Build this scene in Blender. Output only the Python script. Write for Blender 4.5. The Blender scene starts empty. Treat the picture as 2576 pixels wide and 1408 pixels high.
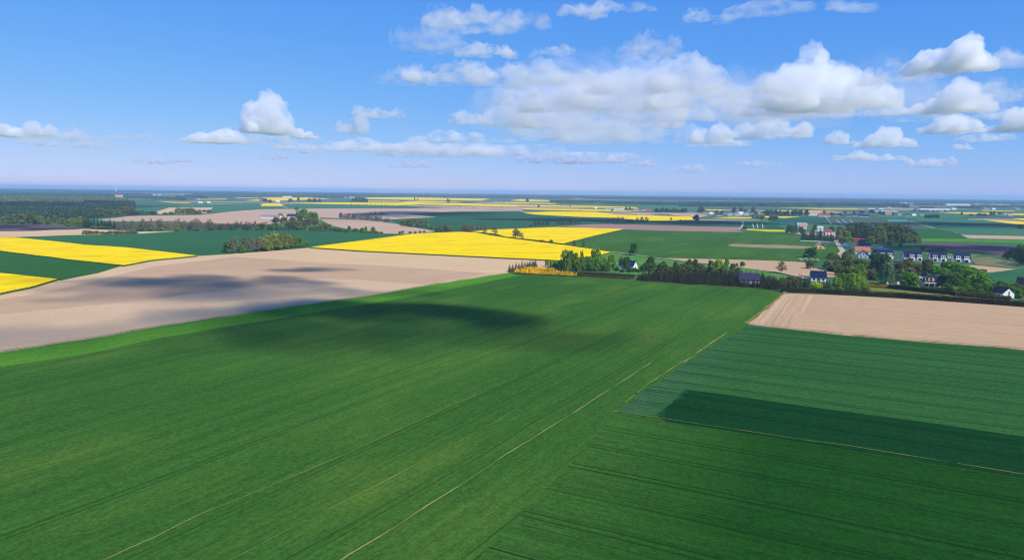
import bpy, bmesh, math, random
import numpy as np
from mathutils import Vector, Matrix, noise as mnoise

scene = bpy.context.scene
RAD = math.radians
random.seed(7)

# ------------------------------------------------------------------ camera (drone, 60 m up, 24 mm lens)
cam_d = bpy.data.cameras.new('camera')
cam_d.sensor_width = 36.0
cam_d.lens = 24.055
cam_d.clip_start = 1.0
cam_d.clip_end = 120000.0
cam = bpy.data.objects.new('camera', cam_d)
scene.collection.objects.link(cam)
_p, _r = math.atan(339 / 2640), RAD(0.65)
_fw = Vector((0, math.cos(_p), -math.sin(_p))); _up0 = Vector((0, math.sin(_p), math.cos(_p))); _r0 = Vector((1, 0, 0))
_rt = _r0 * math.cos(_r) + _up0 * math.sin(_r); _up = _up0 * math.cos(_r) - _r0 * math.sin(_r)
cam.matrix_world = Matrix(((_rt.x, _up.x, -_fw.x, 0), (_rt.y, _up.y, -_fw.y, 0), (_rt.z, _up.z, -_fw.z, 60.0), (0, 0, 0, 1)))
scene.camera = cam

# ------------------------------------------------------------------ sky and sun
SUN_EL, SUN_AZ = RAD(45), RAD(136)          # sun on the right, a little behind the camera
world = bpy.data.worlds.new('World'); scene.world = world
world.use_nodes = True
wn = world.node_tree
for n in list(wn.nodes): wn.nodes.remove(n)
w_out = wn.nodes.new('ShaderNodeOutputWorld'); w_bg = wn.nodes.new('ShaderNodeBackground'); w_sky = wn.nodes.new('ShaderNodeTexSky')
w_sky.sky_type = 'NISHITA'; w_sky.sun_disc = False
w_sky.sun_elevation = SUN_EL; w_sky.sun_rotation = SUN_AZ
w_sky.altitude = 0; w_sky.air_density = 1.0; w_sky.dust_density = 0.0; w_sky.ozone_density = 6.0
w_bg.inputs['Strength'].default_value = 0.1
# colour grade of the whole dome (the photograph is developed with a deep, even blue)
_sep = wn.nodes.new('ShaderNodeSeparateColor'); _cmb = wn.nodes.new('ShaderNodeCombineColor')
wn.links.new(w_sky.outputs[0], _sep.inputs[0])
for _i, (_gain, _pow) in enumerate(((0.56, 1.06), (0.63, 0.62), (0.99, 0.20))):
    _a = wn.nodes.new('ShaderNodeMath'); _a.operation = 'MULTIPLY'; _a.inputs[1].default_value = 0.1275
    _b = wn.nodes.new('ShaderNodeMath'); _b.operation = 'POWER'; _b.inputs[1].default_value = _pow
    _c = wn.nodes.new('ShaderNodeMath'); _c.operation = 'MULTIPLY'; _c.inputs[1].default_value = _gain / 0.1275
    wn.links.new(_sep.outputs[_i], _a.inputs[0]); wn.links.new(_a.outputs[0], _b.inputs[0]); wn.links.new(_b.outputs[0], _c.inputs[0]); wn.links.new(_c.outputs[0], _cmb.inputs[_i])
wn.links.new(_cmb.outputs[0], w_bg.inputs[0]); wn.links.new(w_bg.outputs[0], w_out.inputs[0])
sun_d = bpy.data.lights.new('sun', 'SUN'); sun_d.energy = 4.5; sun_d.angle = RAD(0.53); sun_d.color = (1.0, 0.935, 0.83)
sun = bpy.data.objects.new('sun', sun_d); scene.collection.objects.link(sun)
sun_dir = Vector((math.sin(SUN_AZ) * math.cos(SUN_EL), math.cos(SUN_AZ) * math.cos(SUN_EL), math.sin(SUN_EL)))
sun.rotation_euler = sun_dir.to_track_quat('Z', 'Y').to_euler()

# ------------------------------------------------------------------ exposure and render settings
vs = scene.view_settings
vs.view_transform = 'Standard'; vs.look = 'None'; vs.exposure = 0.28; vs.gamma = 1.0; vs.use_curve_mapping = False
scene.render.engine = 'CYCLES'
cy = scene.cycles
cy.use_denoising = True
cy.denoiser = 'OPENIMAGEDENOISE'; cy.denoising_input_passes = 'RGB_ALBEDO_NORMAL'; cy.denoising_prefilter = 'ACCURATE'; cy.denoising_quality = 'HIGH'
cy.filter_width = 1.2
cy.max_bounces = 14; cy.diffuse_bounces = 3; cy.glossy_bounces = 2; cy.transmission_bounces = 4; cy.volume_bounces = 12; cy.transparent_max_bounces = 16
cy.caustics_reflective = False; cy.caustics_refractive = False
cy.use_adaptive_sampling = True; cy.adaptive_threshold = 0.01
cy.sample_clamp_indirect = 8.0

# ------------------------------------------------------------------ survey of the fields, in metres (x to the right, y away from the camera)
FIELDS = [
    ('wheat_field', 'wheat_main', 0.45, [(-182.5, 205.1), (-170.2, 222.2), (-154.1, 239.6), (-142.8, 264.9), (-127.6, 288.8), (-100.2, 325.0), (-55.3, 386.7), (5.4, 489.6), (15.7, 496.1), (46.9, 484.1), (85.7, 467.9), (109.6, 451.7), (139.4, 439.6), (160.1, 432.0), (164.6, 411.7), (110.2, 314.5), (108.1, 309.4), (61.1, 236.3), (28.6, 181.3), (15.1, 149.1), (-0.6, 115.7), (-8.3, 96.1), (-15.1, 77.0), (-78.7, 76.0)]),
    ('grass_strip_field', 'grass_bright', 0.4, [(-182.7, 205.3), (-170.4, 222.4), (-154.3, 239.8), (-142.9, 265.1), (-127.7, 289.1), (-100.3, 325.2), (-55.3, 387.0), (5.4, 490.1), (-2.7, 503.5), (-8.3, 499.2), (-13.0, 490.1), (-51.7, 434.7), (-78.9, 389.1), (-108.3, 351.5), (-133.4, 317.7), (-154.5, 288.8), (-168.6, 262.6), (-185.0, 242.0), (-197.1, 222.0)]),
    ('wheat_field', 'wheat_right', 0.452, [(108.0, 309.4), (145.6, 289.1), (202.3, 264.5), (242.2, 244.5), (152.4, 150.8), (129.7, 166.5), (53.9, 204.6), (39.4, 180.0), (28.6, 181.3), (61.1, 236.2)]),
    ('wheat_field', 'wheat_dark', 0.456, [(53.9, 204.6), (129.7, 166.5), (152.4, 150.8), (131.2, 128.6), (110.7, 140.8), (72.6, 159.8), (41.6, 174.7), (39.4, 180.0)]),
    ('wheat_field', 'wheat_low', 0.46, [(28.6, 181.3), (39.4, 179.9), (41.6, 174.7), (72.6, 159.8), (110.7, 140.8), (131.2, 128.6), (83.3, 78.6), (-15.1, 77.0), (-8.3, 96.1), (-0.6, 115.7), (15.1, 149.1)]),
    ('ploughed_field', 'soil_right', 0.06, [(168.6, 418.5), (204.9, 410.4), (253.8, 390.8), (284.4, 375.3), (343.0, 349.6), (243.8, 246.1), (203.6, 266.2), (146.5, 291.0), (109.6, 313.9)]),
    ('ploughed_field', 'soil_head', 0.07, [(167.7, 414.2), (184.0, 410.4), (155.9, 358.7), (128.7, 308.7), (119.3, 312.0), (111.2, 316.0), (136.2, 360.5)]),
    ('ploughed_field', 'soil_light', 0.05, [(-290.7, 362.3), (-288.3, 380.9), (-289.9, 407.5), (-294.0, 439.4), (-293.1, 481.5), (-302.7, 525.9), (-301.2, 566.0), (-292.4, 591.7), (-281.9, 609.9), (-263.3, 632.4), (-243.7, 656.5), (-224.5, 687.0), (-211.4, 711.4), (-152.5, 682.3), (-99.1, 661.9), (-48.6, 640.5), (-6.3, 623.8), (43.9, 603.6), (27.0, 548.7), (-2.7, 507.7), (-8.3, 502.1), (-15.8, 503.3), (-102.1, 546.4), (-159.5, 563.7), (-221.3, 595.5), (-249.7, 606.2), (-276.6, 520.7), (-268.9, 432.6), (-268.0, 384.4), (-277.1, 345.0)]),
    ('ploughed_field', 'soil_dark', 0.054, [(-221.3, 595.5), (-159.5, 563.7), (-102.1, 546.4), (-15.8, 503.3), (-56.7, 438.6), (-102.8, 458.5), (-123.9, 461.0), (-139.1, 443.9), (-157.0, 420.7), (-183.7, 387.7), (-205.4, 354.9), (-225.0, 336.3), (-241.7, 318.2), (-249.4, 309.8), (-277.0, 345.0), (-268.0, 384.4), (-268.9, 432.6), (-276.6, 520.7), (-249.7, 606.1)]),
    ('ploughed_field', 'soil_grey', 0.058, [(-249.3, 309.8), (-241.6, 318.2), (-225.0, 336.2), (-205.4, 354.8), (-183.7, 387.7), (-157.0, 420.7), (-139.1, 443.9), (-123.9, 460.9), (-102.8, 458.5), (-56.7, 438.5), (-15.8, 503.2), (-8.3, 502.1), (-13.1, 492.9), (-52.0, 437.2), (-79.4, 391.3), (-108.9, 353.5), (-134.1, 319.6), (-155.4, 290.5), (-169.6, 264.1), (-186.1, 243.4), (-198.2, 223.3)]),
    ('rapeseed_field', 'rape', 1.3, [(-676.5, 836.8), (-595.6, 794.3), (-576.6, 792.2), (-498.0, 744.1), (-439.3, 702.5), (-384.0, 677.9), (-278.1, 601.8), (-287.5, 581.0), (-297.4, 558.9), (-296.9, 519.9), (-361.7, 557.4), (-471.5, 627.3), (-545.7, 673.7)]),
    ('wheat_field', 'wheat_mid', 0.47, [(-553.4, 683.2), (-478.1, 636.2), (-366.8, 565.3), (-301.1, 527.3), (-301.7, 524.3), (-291.8, 479.2), (-291.3, 437.4), (-355.9, 471.8), (-406.4, 499.9)]),
    ('rapeseed_field', 'rape', 1.3, [(-400.7, 492.9), (-350.9, 465.2), (-292.0, 436.0), (-285.3, 401.1), (-283.6, 374.7), (-285.4, 355.8)]),
    ('wheat_field', 'wheat_blue', 0.474, [(-631.1, 809.8), (-590.3, 807.8), (-551.4, 853.0), (-486.9, 896.4), (-466.9, 958.7), (-368.8, 996.4), (-280.7, 996.0), (-184.6, 953.3), (-133.5, 949.0), (-181.8, 814.4), (-212.5, 715.2), (-244.7, 659.3), (-262.2, 629.9), (-281.6, 609.3), (-389.4, 687.5), (-445.5, 712.4), (-505.0, 754.5), (-584.7, 803.3)]),
    ('rapeseed_field', 'rape', 1.3, [(-209.2, 704.0), (-179.3, 803.1), (-140.0, 936.5), (-116.6, 971.3), (-76.2, 1004.1), (-53.2, 988.4), (-29.5, 928.0), (7.4, 854.6), (3.8, 865.1), (27.9, 822.7), (56.1, 776.1), (85.0, 719.3), (98.9, 686.9), (86.6, 658.4), (43.3, 595.5), (-6.2, 614.6), (-47.8, 630.2), (-97.3, 650.2), (-149.8, 670.3)]),
    ('rapeseed_field', 'rape', 1.3, [(-62.0, 1012.0), (-34.1, 1072.5), (9.4, 1111.6), (38.4, 1143.2), (73.9, 1174.3), (124.4, 1162.0), (184.6, 1133.4), (117.3, 961.2), (58.6, 794.9), (28.8, 850.9), (-9.4, 906.2), (-23.6, 965.2), (-46.5, 999.7)]),
    ('ploughed_field', 'soil_purple', 0.06, [(77.7, 1235.3), (119.4, 1295.0), (162.2, 1334.1), (240.2, 1332.1), (362.9, 1281.8), (423.4, 1276.8), (381.9, 1166.3), (371.8, 1105.3), (275.0, 1114.6), (187.5, 1150.8), (127.0, 1186.5)]),
    ('wheat_field', 'wheat_main', 0.478, [(184.6, 1133.2), (280.9, 1105.5), (368.3, 1094.7), (394.5, 1143.0), (422.4, 1148.7), (410.2, 1114.1), (449.3, 1121.8), (380.4, 904.9), (409.3, 869.6), (359.2, 745.5), (341.3, 712.2), (280.0, 621.6), (258.8, 619.2), (232.8, 628.3), (199.7, 634.0), (140.7, 642.7), (101.2, 699.0), (86.5, 732.0), (58.7, 796.5), (118.3, 970.0)]),
    ('fallow_strip', 'straw', 0.6, [(253.2, 806.8), (266.3, 829.3), (303.2, 822.0), (321.6, 821.6), (351.4, 798.3), (348.9, 766.6), (317.7, 767.8), (285.7, 773.1), (268.6, 782.1), (253.0, 787.2)]),
    ('meadow', 'grass_mid', 0.2, [(88.0, 668.5), (100.1, 694.9), (120.1, 660.7), (134.3, 635.0), (154.4, 603.1), (167.9, 587.5), (185.5, 561.6), (199.5, 537.6), (204.1, 518.0), (210.2, 504.7), (189.6, 471.4), (175.5, 507.7), (112.0, 492.7), (78.7, 514.4), (40.3, 552.5), (43.9, 603.9)]),
    ('ploughed_field', 'soil_right', 0.064, [(141.6, 647.2), (200.4, 636.4), (233.9, 631.6), (232.7, 627.8), (259.4, 620.6), (264.3, 610.5), (252.1, 572.0), (251.3, 553.2), (261.4, 540.0), (239.0, 505.5), (213.3, 512.3), (206.7, 524.6), (201.5, 542.5), (189.3, 573.2), (170.9, 598.4), (154.5, 621.6)]),
    ('shaded_wheat_field', 'wheat_far_shaded', 0.48, [(-252.8, 1426.6), (-172.1, 1590.1), (-283.6, 1811.0), (-155.0, 2039.5), (17.4, 2141.3), (34.4, 2011.5), (61.3, 1841.2), (156.9, 1706.6), (246.2, 1666.9), (296.0, 1464.3), (410.8, 1558.2), (526.2, 1578.7), (424.1, 1276.0), (362.6, 1280.9), (240.0, 1331.5), (162.1, 1333.5), (77.6, 1234.1), (-11.8, 1122.6), (9.5, 1133.4), (-34.8, 1093.4), (-78.1, 1028.4), (-116.5, 1034.1), (-200.9, 1224.7)]),
    ('ploughed_field', 'soil_far', 0.066, [(-400.0, 1421.3), (-313.9, 1409.3), (-258.6, 1336.9), (-201.1, 1225.8), (-116.8, 1036.0), (-135.0, 960.0), (-186.7, 964.4), (-249.6, 1050.3), (-315.0, 1180.0)]),
    ('ploughed_field', 'soil_far', 0.07, [(-770.1, 1266.3), (-812.6, 1460.4), (-713.0, 1572.2), (-751.2, 1835.2), (-755.2, 2046.5), (-621.0, 2209.4), (-416.6, 2334.1), (-183.5, 2415.6), (17.7, 2190.5), (-157.6, 2074.3), (-286.8, 1831.6), (-174.0, 1607.3), (-256.4, 1446.6), (-384.2, 1481.4), (-421.8, 1499.2), (-380.2, 1350.9), (-432.7, 1170.0), (-505.2, 1189.6), (-627.7, 1260.5), (-711.6, 1229.3)]),
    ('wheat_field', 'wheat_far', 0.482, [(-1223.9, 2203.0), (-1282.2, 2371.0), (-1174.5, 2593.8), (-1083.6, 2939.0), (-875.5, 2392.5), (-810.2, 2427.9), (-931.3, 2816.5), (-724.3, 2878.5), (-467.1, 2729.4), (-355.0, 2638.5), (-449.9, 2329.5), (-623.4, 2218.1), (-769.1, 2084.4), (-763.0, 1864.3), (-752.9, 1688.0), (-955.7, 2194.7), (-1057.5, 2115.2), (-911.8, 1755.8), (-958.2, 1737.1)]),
    ('ploughed_field', 'soil_light', 0.072, [(-910.3, 1752.8), (-1059.3, 2118.8), (-957.1, 2198.1), (-748.9, 1678.7), (-782.2, 1620.1), (-830.3, 1602.9)]),
    ('ploughed_field', 'soil_violet', 0.074, [(-865.6, 1072.4), (-791.3, 1057.2), (-763.1, 1083.6), (-742.6, 1088.5), (-700.4, 1065.6), (-622.8, 993.9), (-640.0, 968.8), (-650.7, 928.9), (-685.4, 914.8), (-745.0, 922.0)]),
    ('ploughed_field', 'soil_light', 0.076, [(-745.0, 922.0), (-685.4, 914.8), (-650.7, 928.9), (-640.0, 968.8), (-621.3, 991.4), (-569.6, 970.3), (-512.7, 944.2), (-471.1, 967.4), (-491.2, 904.4), (-556.3, 860.5), (-595.4, 814.8), (-635.4, 815.3)]),
    ('ploughed_field', 'soil_far', 0.078, [(-486.1, 2864.8), (-213.6, 2811.3), (22.3, 2783.0), (106.7, 2846.2), (299.1, 2813.7), (308.4, 2679.7), (125.4, 2624.6), (26.8, 2397.7), (37.5, 2198.4), (-23.4, 2173.3), (17.9, 2213.8), (-185.7, 2443.9), (-362.1, 2691.1)]),
    ('ploughed_field', 'soil_far', 0.08, [(325.3, 2826.8), (385.7, 2785.0), (379.1, 2680.3), (280.0, 2633.6)]),
    ('ploughed_field', 'soil_far', 0.082, [(357.9, 2168.8), (422.3, 2140.5), (401.0, 1944.7), (352.3, 1928.1)]),
    ('ploughed_field', 'soil_far', 0.084, [(460.7, 2144.5), (559.6, 2090.8), (561.0, 1956.1), (471.3, 1759.3), (483.4, 1835.3), (454.0, 1904.0)]),
    ('ploughed_field', 'soil_far', 0.0845, [(-3055.1, 6307.6), (-2977.1, 6298.7), (-2393.5, 5062.6), (-2486.0, 5131.4)]),
    ('rapeseed_field', 'rape', 1.3, [(-1047.6, 2887.3), (-989.4, 2927.7), (-812.9, 2438.4), (-879.4, 2401.4)]),
    ('rapeseed_field', 'rape', 1.3, [(-993.1, 2951.5), (-878.5, 3300.2), (-580.7, 3393.9), (-540.7, 3455.9), (-263.2, 3463.0), (25.4, 3177.1), (22.3, 2782.7), (-175.1, 2854.0), (-401.9, 2987.7), (-466.9, 2728.3), (-719.4, 2859.1)]),
    ('rapeseed_field', 'rape', 1.3, [(-825.1, 3918.7), (-645.6, 3942.8), (-604.4, 3690.6), (-752.2, 3572.1)]),
    ('rapeseed_field', 'rape', 1.3, [(-596.8, 3815.0), (-553.4, 4114.3), (-383.4, 4034.7), (-274.7, 3836.0), (-485.7, 3496.6), (-557.3, 3256.9)]),
    ('rapeseed_field', 'rape', 1.3, [(-1198.2, 5576.5), (-936.0, 6278.0), (-184.9, 5749.4), (-211.3, 4519.6), (-602.4, 4479.1), (-976.5, 4638.5)]),
    ('rapeseed_field', 'rape', 1.3, [(-1771.6, 4866.8), (-1562.3, 5163.0), (-1205.6, 4581.5), (-1203.9, 3708.3), (-1230.4, 3476.2)]),
    ('rapeseed_field', 'rape', 1.3, [(-108.9, 3925.6), (103.7, 3933.2), (99.0, 3750.6), (-102.9, 3709.3)]),
    ('rapeseed_field', 'rape', 1.3, [(-34.3, 3165.6), (336.4, 3167.5), (524.8, 2949.0), (499.0, 2735.8), (305.4, 2874.2), (-30.9, 2852.3)]),
    ('rapeseed_field', 'rape', 1.3, [(-24.0, 4744.3), (63.6, 5778.2), (266.6, 5131.2), (243.6, 4559.1), (82.1, 4472.1)]),
    ('rapeseed_field', 'rape', 1.3, [(-41.6, 3825.6), (237.4, 3813.7), (220.8, 3545.8), (-39.3, 3619.8)]),
    ('rapeseed_field', 'rape', 1.3, [(38.7, 2484.0), (229.0, 2497.9), (454.1, 2337.6), (302.2, 2227.3), (175.1, 2270.8), (36.5, 2339.8)]),
    ('rapeseed_field', 'rape', 1.3, [(30.4, 1944.3), (118.1, 2141.5), (259.5, 2142.7), (277.8, 2046.2), (286.3, 1902.4), (467.9, 1796.3), (411.8, 1566.4), (293.0, 1449.3), (243.8, 1650.7), (155.4, 1690.2), (60.7, 1824.1)]),
    ('rapeseed_field', 'rape', 1.3, [(760.7, 2726.3), (798.9, 2590.9), (739.4, 2455.6), (725.8, 2573.6)]),
    ('rapeseed_field', 'rape', 1.3, [(497.7, 1734.6), (577.2, 1808.7), (634.0, 1804.6), (607.0, 1727.1), (543.1, 1701.5)]),
    ('rapeseed_field', 'rape', 1.3, [(697.1, 1900.2), (794.0, 1892.0), (707.2, 1784.4), (657.0, 1790.2)]),
    ('rapeseed_field', 'rape', 1.3, [(1008.1, 2666.4), (1218.2, 2598.2), (1210.6, 2542.0), (1035.0, 2434.9), (966.4, 2536.0)]),
    ('rapeseed_field', 'rape', 1.3, [(1199.5, 3150.0), (1632.7, 3279.9), (1568.7, 3114.2), (1327.4, 3021.2)]),
    ('rapeseed_field', 'rape', 1.3, [(1618.0, 2636.1), (1755.0, 2662.5), (1978.3, 2500.8), (1841.6, 2327.5), (1597.3, 2422.5)]),
    ('rapeseed_field', 'rape', 1.3, [(1239.8, 1817.7), (1250.5, 1679.5), (1271.0, 1603.8), (1096.8, 1382.8), (1095.6, 1470.5)]),
    ('rapeseed_field', 'rape', 1.3, [(1421.2, 1962.1), (1547.6, 1954.6), (1411.1, 1781.5), (1333.6, 1791.8)]),
    ('rapeseed_field', 'rape', 1.3, [(2152.4, 3175.5), (2244.1, 3077.9), (2146.1, 2943.2), (2074.2, 3040.1)]),
    ('rapeseed_field', 'rape', 1.3, [(1744.2, 2533.2), (1930.5, 2440.3), (1841.6, 2327.5), (1667.7, 2371.2)]),
    ('rapeseed_field', 'rape', 1.3, [(-1734.2, 3808.2), (-1696.7, 4079.9), (-1584.8, 3810.5), (-1649.0, 3644.2)]),
    ('rapeseed_field', 'rape', 1.3, [(-1917.9, 4746.3), (-1743.8, 4733.4), (-1647.5, 4471.6), (-1803.1, 4494.4)]),
    ('rapeseed_field', 'rape', 1.3, [(-1369.0, 3513.5), (-1468.9, 3986.3), (-1268.9, 3442.6)]),
    ('rapeseed_field', 'rape', 1.3, [(-1572.1, 3040.5), (-1320.1, 2824.6), (-1281.5, 2724.8), (-1380.9, 2780.4)]),
    ('rapeseed_field', 'rape', 1.3, [(1849.2, 3404.9), (1841.1, 3318.3), (1756.2, 3181.6)]),
    ('mustard_field', 'rape_dull', 0.9, [(409.8, 1198.3), (435.3, 1184.1), (468.8, 1168.9), (448.2, 1117.1), (412.9, 1121.6), (392.5, 1147.1)]),
    ('clover_field', 'grass_bright', 0.3, [(583.9, 981.1), (655.4, 988.8), (771.8, 970.4), (717.4, 901.4), (613.9, 925.6), (550.9, 925.2)]),
    ('ploughed_field', 'soil_violet', 0.086, [(493.8, 840.8), (520.6, 869.4), (553.3, 882.9), (628.1, 860.4), (599.0, 795.9), (511.3, 708.9), (502.3, 731.2), (499.5, 768.8), (485.2, 801.6)]),
    ('ploughed_field', 'soil_far', 0.088, [(716.9, 1094.7), (851.2, 1071.0), (785.7, 988.0), (672.3, 1010.1)]),
    ('ploughed_field', 'soil_right', 0.09, [(399.6, 607.7), (412.0, 604.8), (425.5, 574.2), (382.8, 546.8), (394.4, 581.0)]),
    ('wheat_field', 'wheat_blue', 0.486, [(376.2, 540.7), (400.4, 555.7), (435.5, 579.4), (472.7, 591.1), (337.7, 419.9), (340.1, 450.5), (340.3, 476.9)]),
    ('dry_grass_field', 'straw_green', 0.3, [(451.5, 672.4), (480.7, 691.8), (478.6, 660.4), (461.5, 621.0), (429.9, 592.3), (413.6, 607.2)]),
    ('wheat_field', 'wheat_far_shaded', 0.488, [(702.1, 1818.8), (797.5, 1900.3), (879.5, 1933.8), (661.5, 1424.4), (596.0, 1502.2), (528.1, 1437.1)]),
    ('orchard_field', 'orchard', 0.3, [(884.7, 1932.8), (1006.0, 1931.7), (966.3, 1765.3), (1011.8, 1758.9), (802.8, 1300.4), (752.7, 1289.7), (677.9, 1302.6), (668.6, 1387.0), (660.1, 1419.3)]),
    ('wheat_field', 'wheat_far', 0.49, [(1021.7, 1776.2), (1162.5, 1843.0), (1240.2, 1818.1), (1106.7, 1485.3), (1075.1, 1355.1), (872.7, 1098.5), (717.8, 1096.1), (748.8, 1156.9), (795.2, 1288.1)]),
    ('wheat_field', 'wheat_far_shaded', 0.492, [(990.5, 1687.2), (1064.6, 1611.6), (1131.3, 1426.4), (1040.6, 1311.4), (880.8, 1331.9), (804.6, 1297.2)]),
    ('wheat_field', 'wheat_mid', 0.494, [(740.8, 1265.9), (790.2, 1279.9), (765.0, 1195.8), (667.8, 1005.4), (587.7, 987.5), (672.1, 1142.1)]),
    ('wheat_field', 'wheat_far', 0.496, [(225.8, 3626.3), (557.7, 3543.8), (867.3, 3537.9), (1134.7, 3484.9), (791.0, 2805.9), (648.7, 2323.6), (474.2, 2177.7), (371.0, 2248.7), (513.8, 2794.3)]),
    ('wheat_field', 'wheat_far_shaded', 0.4975, [(519.8, 1549.2), (563.0, 1534.2), (507.3, 1286.9), (474.1, 1193.2), (446.5, 1213.7), (415.1, 1213.6)]),
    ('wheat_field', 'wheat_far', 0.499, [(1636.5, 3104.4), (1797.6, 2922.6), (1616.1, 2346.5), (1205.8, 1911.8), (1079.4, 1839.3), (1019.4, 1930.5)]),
    ('meadow', 'grass_mid', 0.22, [(454.1, 788.5), (481.3, 795.1), (496.6, 764.2), (499.4, 726.9), (452.1, 673.3), (436.3, 709.6), (427.2, 751.1)]),
    ('meadow', 'grass_olive', 0.18, [(176.5, 422.2), (203.3, 417.9), (215.7, 410.6), (235.1, 404.0), (256.4, 392.3), (286.9, 376.7), (302.7, 427.7), (290.1, 444.8), (265.5, 457.3), (241.2, 460.3)]),
    ('plantation_floor', 'floor', 0.1, [(86.1, 472.3), (110.6, 455.9), (140.6, 443.6), (162.2, 435.1), (167.9, 424.3), (187.0, 466.6), (181.7, 488.1), (167.0, 504.6), (141.6, 521.3), (114.4, 539.1), (96.8, 516.9)]),
    ('nursery_floor', 'floor', 0.105, [(0.2, 506.9), (25.3, 495.1), (46.7, 488.1), (85.7, 475.6), (89.4, 496.7), (49.2, 515.6), (32.2, 538.5), (7.4, 544.7)]),
    ('garden_lawn', 'lawn', 0.11, [(261.1, 532.8), (267.2, 513.9), (232.9, 445.4), (257.8, 438.1), (275.2, 419.7), (306.2, 432.9), (379.4, 544.2), (401.6, 616.3), (363.9, 630.1), (339.7, 646.3), (303.4, 605.6)]),
]
ROADS = [
    ('dirt_track', 3.2, [(100.6, 702.0), (121.1, 666.2), (135.4, 640.1), (155.4, 606.9), (168.9, 591.2), (186.4, 564.2), (200.5, 540.1), (205.5, 531.7), (209.8, 518.9), (211.9, 503.5), (210.9, 480.2)]),
    ('village_road', 5.5, [(554.0, 1187.0), (493.5, 1050.4), (426.5, 900.3), (388.1, 811.1), (364.4, 754.4), (356.0, 735.4), (332.9, 693.5), (316.9, 654.6), (303.7, 615.4), (288.7, 572.5), (269.4, 518.1)]),
    ('field_track', 4.0, [(886.7, 1949.7), (764.9, 1667.2), (665.7, 1435.8)]),
    ('field_track', 3.0, [(969.1, 1675.6), (872.4, 1462.8), (799.6, 1298.2), (771.4, 1205.7), (723.7, 1105.2), (671.7, 1009.1)]),
    ('field_track', 3.2, [(523.5, 1556.6), (434.6, 1299.3), (385.9, 1168.2)]),
    ('field_track', 3.0, [(-830.9, 2492.4), (-728.2, 2215.7), (-695.0, 2138.4)]),
    ('access_road', 4.0, [(362.4, 642.2), (371.1, 634.7), (382.1, 625.0), (400.0, 626.9), (407.4, 621.3)]),
    ('access_road', 4.0, [(247.4, 471.0), (243.1, 467.5)]),
    ('white_crop_tunnel_row', 1.5, [(495.5, 1416.9), (430.8, 1226.4)]),
    ('white_crop_tunnel_row', 1.5, [(505.7, 1419.4), (439.5, 1228.3)]),
    ('white_crop_tunnel_row', 1.5, [(517.2, 1422.2), (449.3, 1230.4)]),
    ('white_crop_tunnel_row', 1.6, [(800.6, 1701.1), (680.2, 1417.3)]),
    ('white_crop_tunnel_row', 1.6, [(819.1, 1706.3), (695.3, 1420.8)]),
    ('white_crop_tunnel_row', 1.6, [(839.3, 1711.9), (711.8, 1424.7)]),
]
TRACKS = [
    (0.3, [(94.0, 292.6), (80.1, 270.0), (66.8, 247.3), (61.5, 238.0)], 'bare_line'),
    (0.24, [(49.8, 237.4), (14.9, 176.8), (-1.0, 149.8), (-6.0, 140.8), (-19.9, 116.4), (-26.4, 105.7), (-31.6, 96.0)], 'bare_line'),
    (0.22, [(2.4, 216.8), (-18.0, 183.1), (-32.5, 157.7), (-43.8, 139.0), (-53.2, 124.9), (-56.7, 119.9), (-60.7, 111.6), (-64.5, 104.9), (-69.7, 95.1)], 'thin_line'),
    (0.22, [(2.2, 183.5), (-10.8, 160.4), (-25.8, 134.9), (-35.6, 119.2), (-39.5, 113.1), (-44.2, 105.3), (-49.6, 97.1)], 'thin_line'),
    (0.3, [(62.3, 241.0), (42.9, 209.1), (32.8, 190.1)], 'thin_line'),
    (0.3, [(29.9, 182.0), (41.9, 176.1), (49.1, 172.6), (62.7, 166.3), (73.3, 161.3), (81.6, 157.9), (96.4, 150.2), (111.7, 142.1), (124.8, 135.0)], 'thin_line'),
    (0.5, [(28.3, 182.1), (29.9, 182.0)], 'bare_line'),
    (0.4, [(72.8, 161.4), (73.9, 160.9)], 'bare_line'),
    (1.6, [(170.8, 422.6), (139.2, 365.7), (111.4, 317.8), (109.5, 313.7)], 'grass_olive'),
    (0.9, [(109.5, 313.7), (125.9, 305.1), (146.9, 291.7), (181.6, 277.1), (204.1, 266.9), (244.1, 246.4)], 'grass_olive'),
    (0.8, [(-198.4, 223.5), (-186.2, 243.6), (-169.7, 264.4), (-155.6, 290.8), (-134.3, 319.9), (-109.0, 353.9), (-79.5, 391.7), (-52.1, 437.6), (-13.1, 493.3)], 'grass_olive'),
    (1.2, [(-2.7, 505.6), (15.8, 498.0), (47.1, 485.9), (86.0, 469.8), (110.1, 453.6), (140.0, 441.4), (160.8, 433.8)], 'grass_olive'),
]
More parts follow.
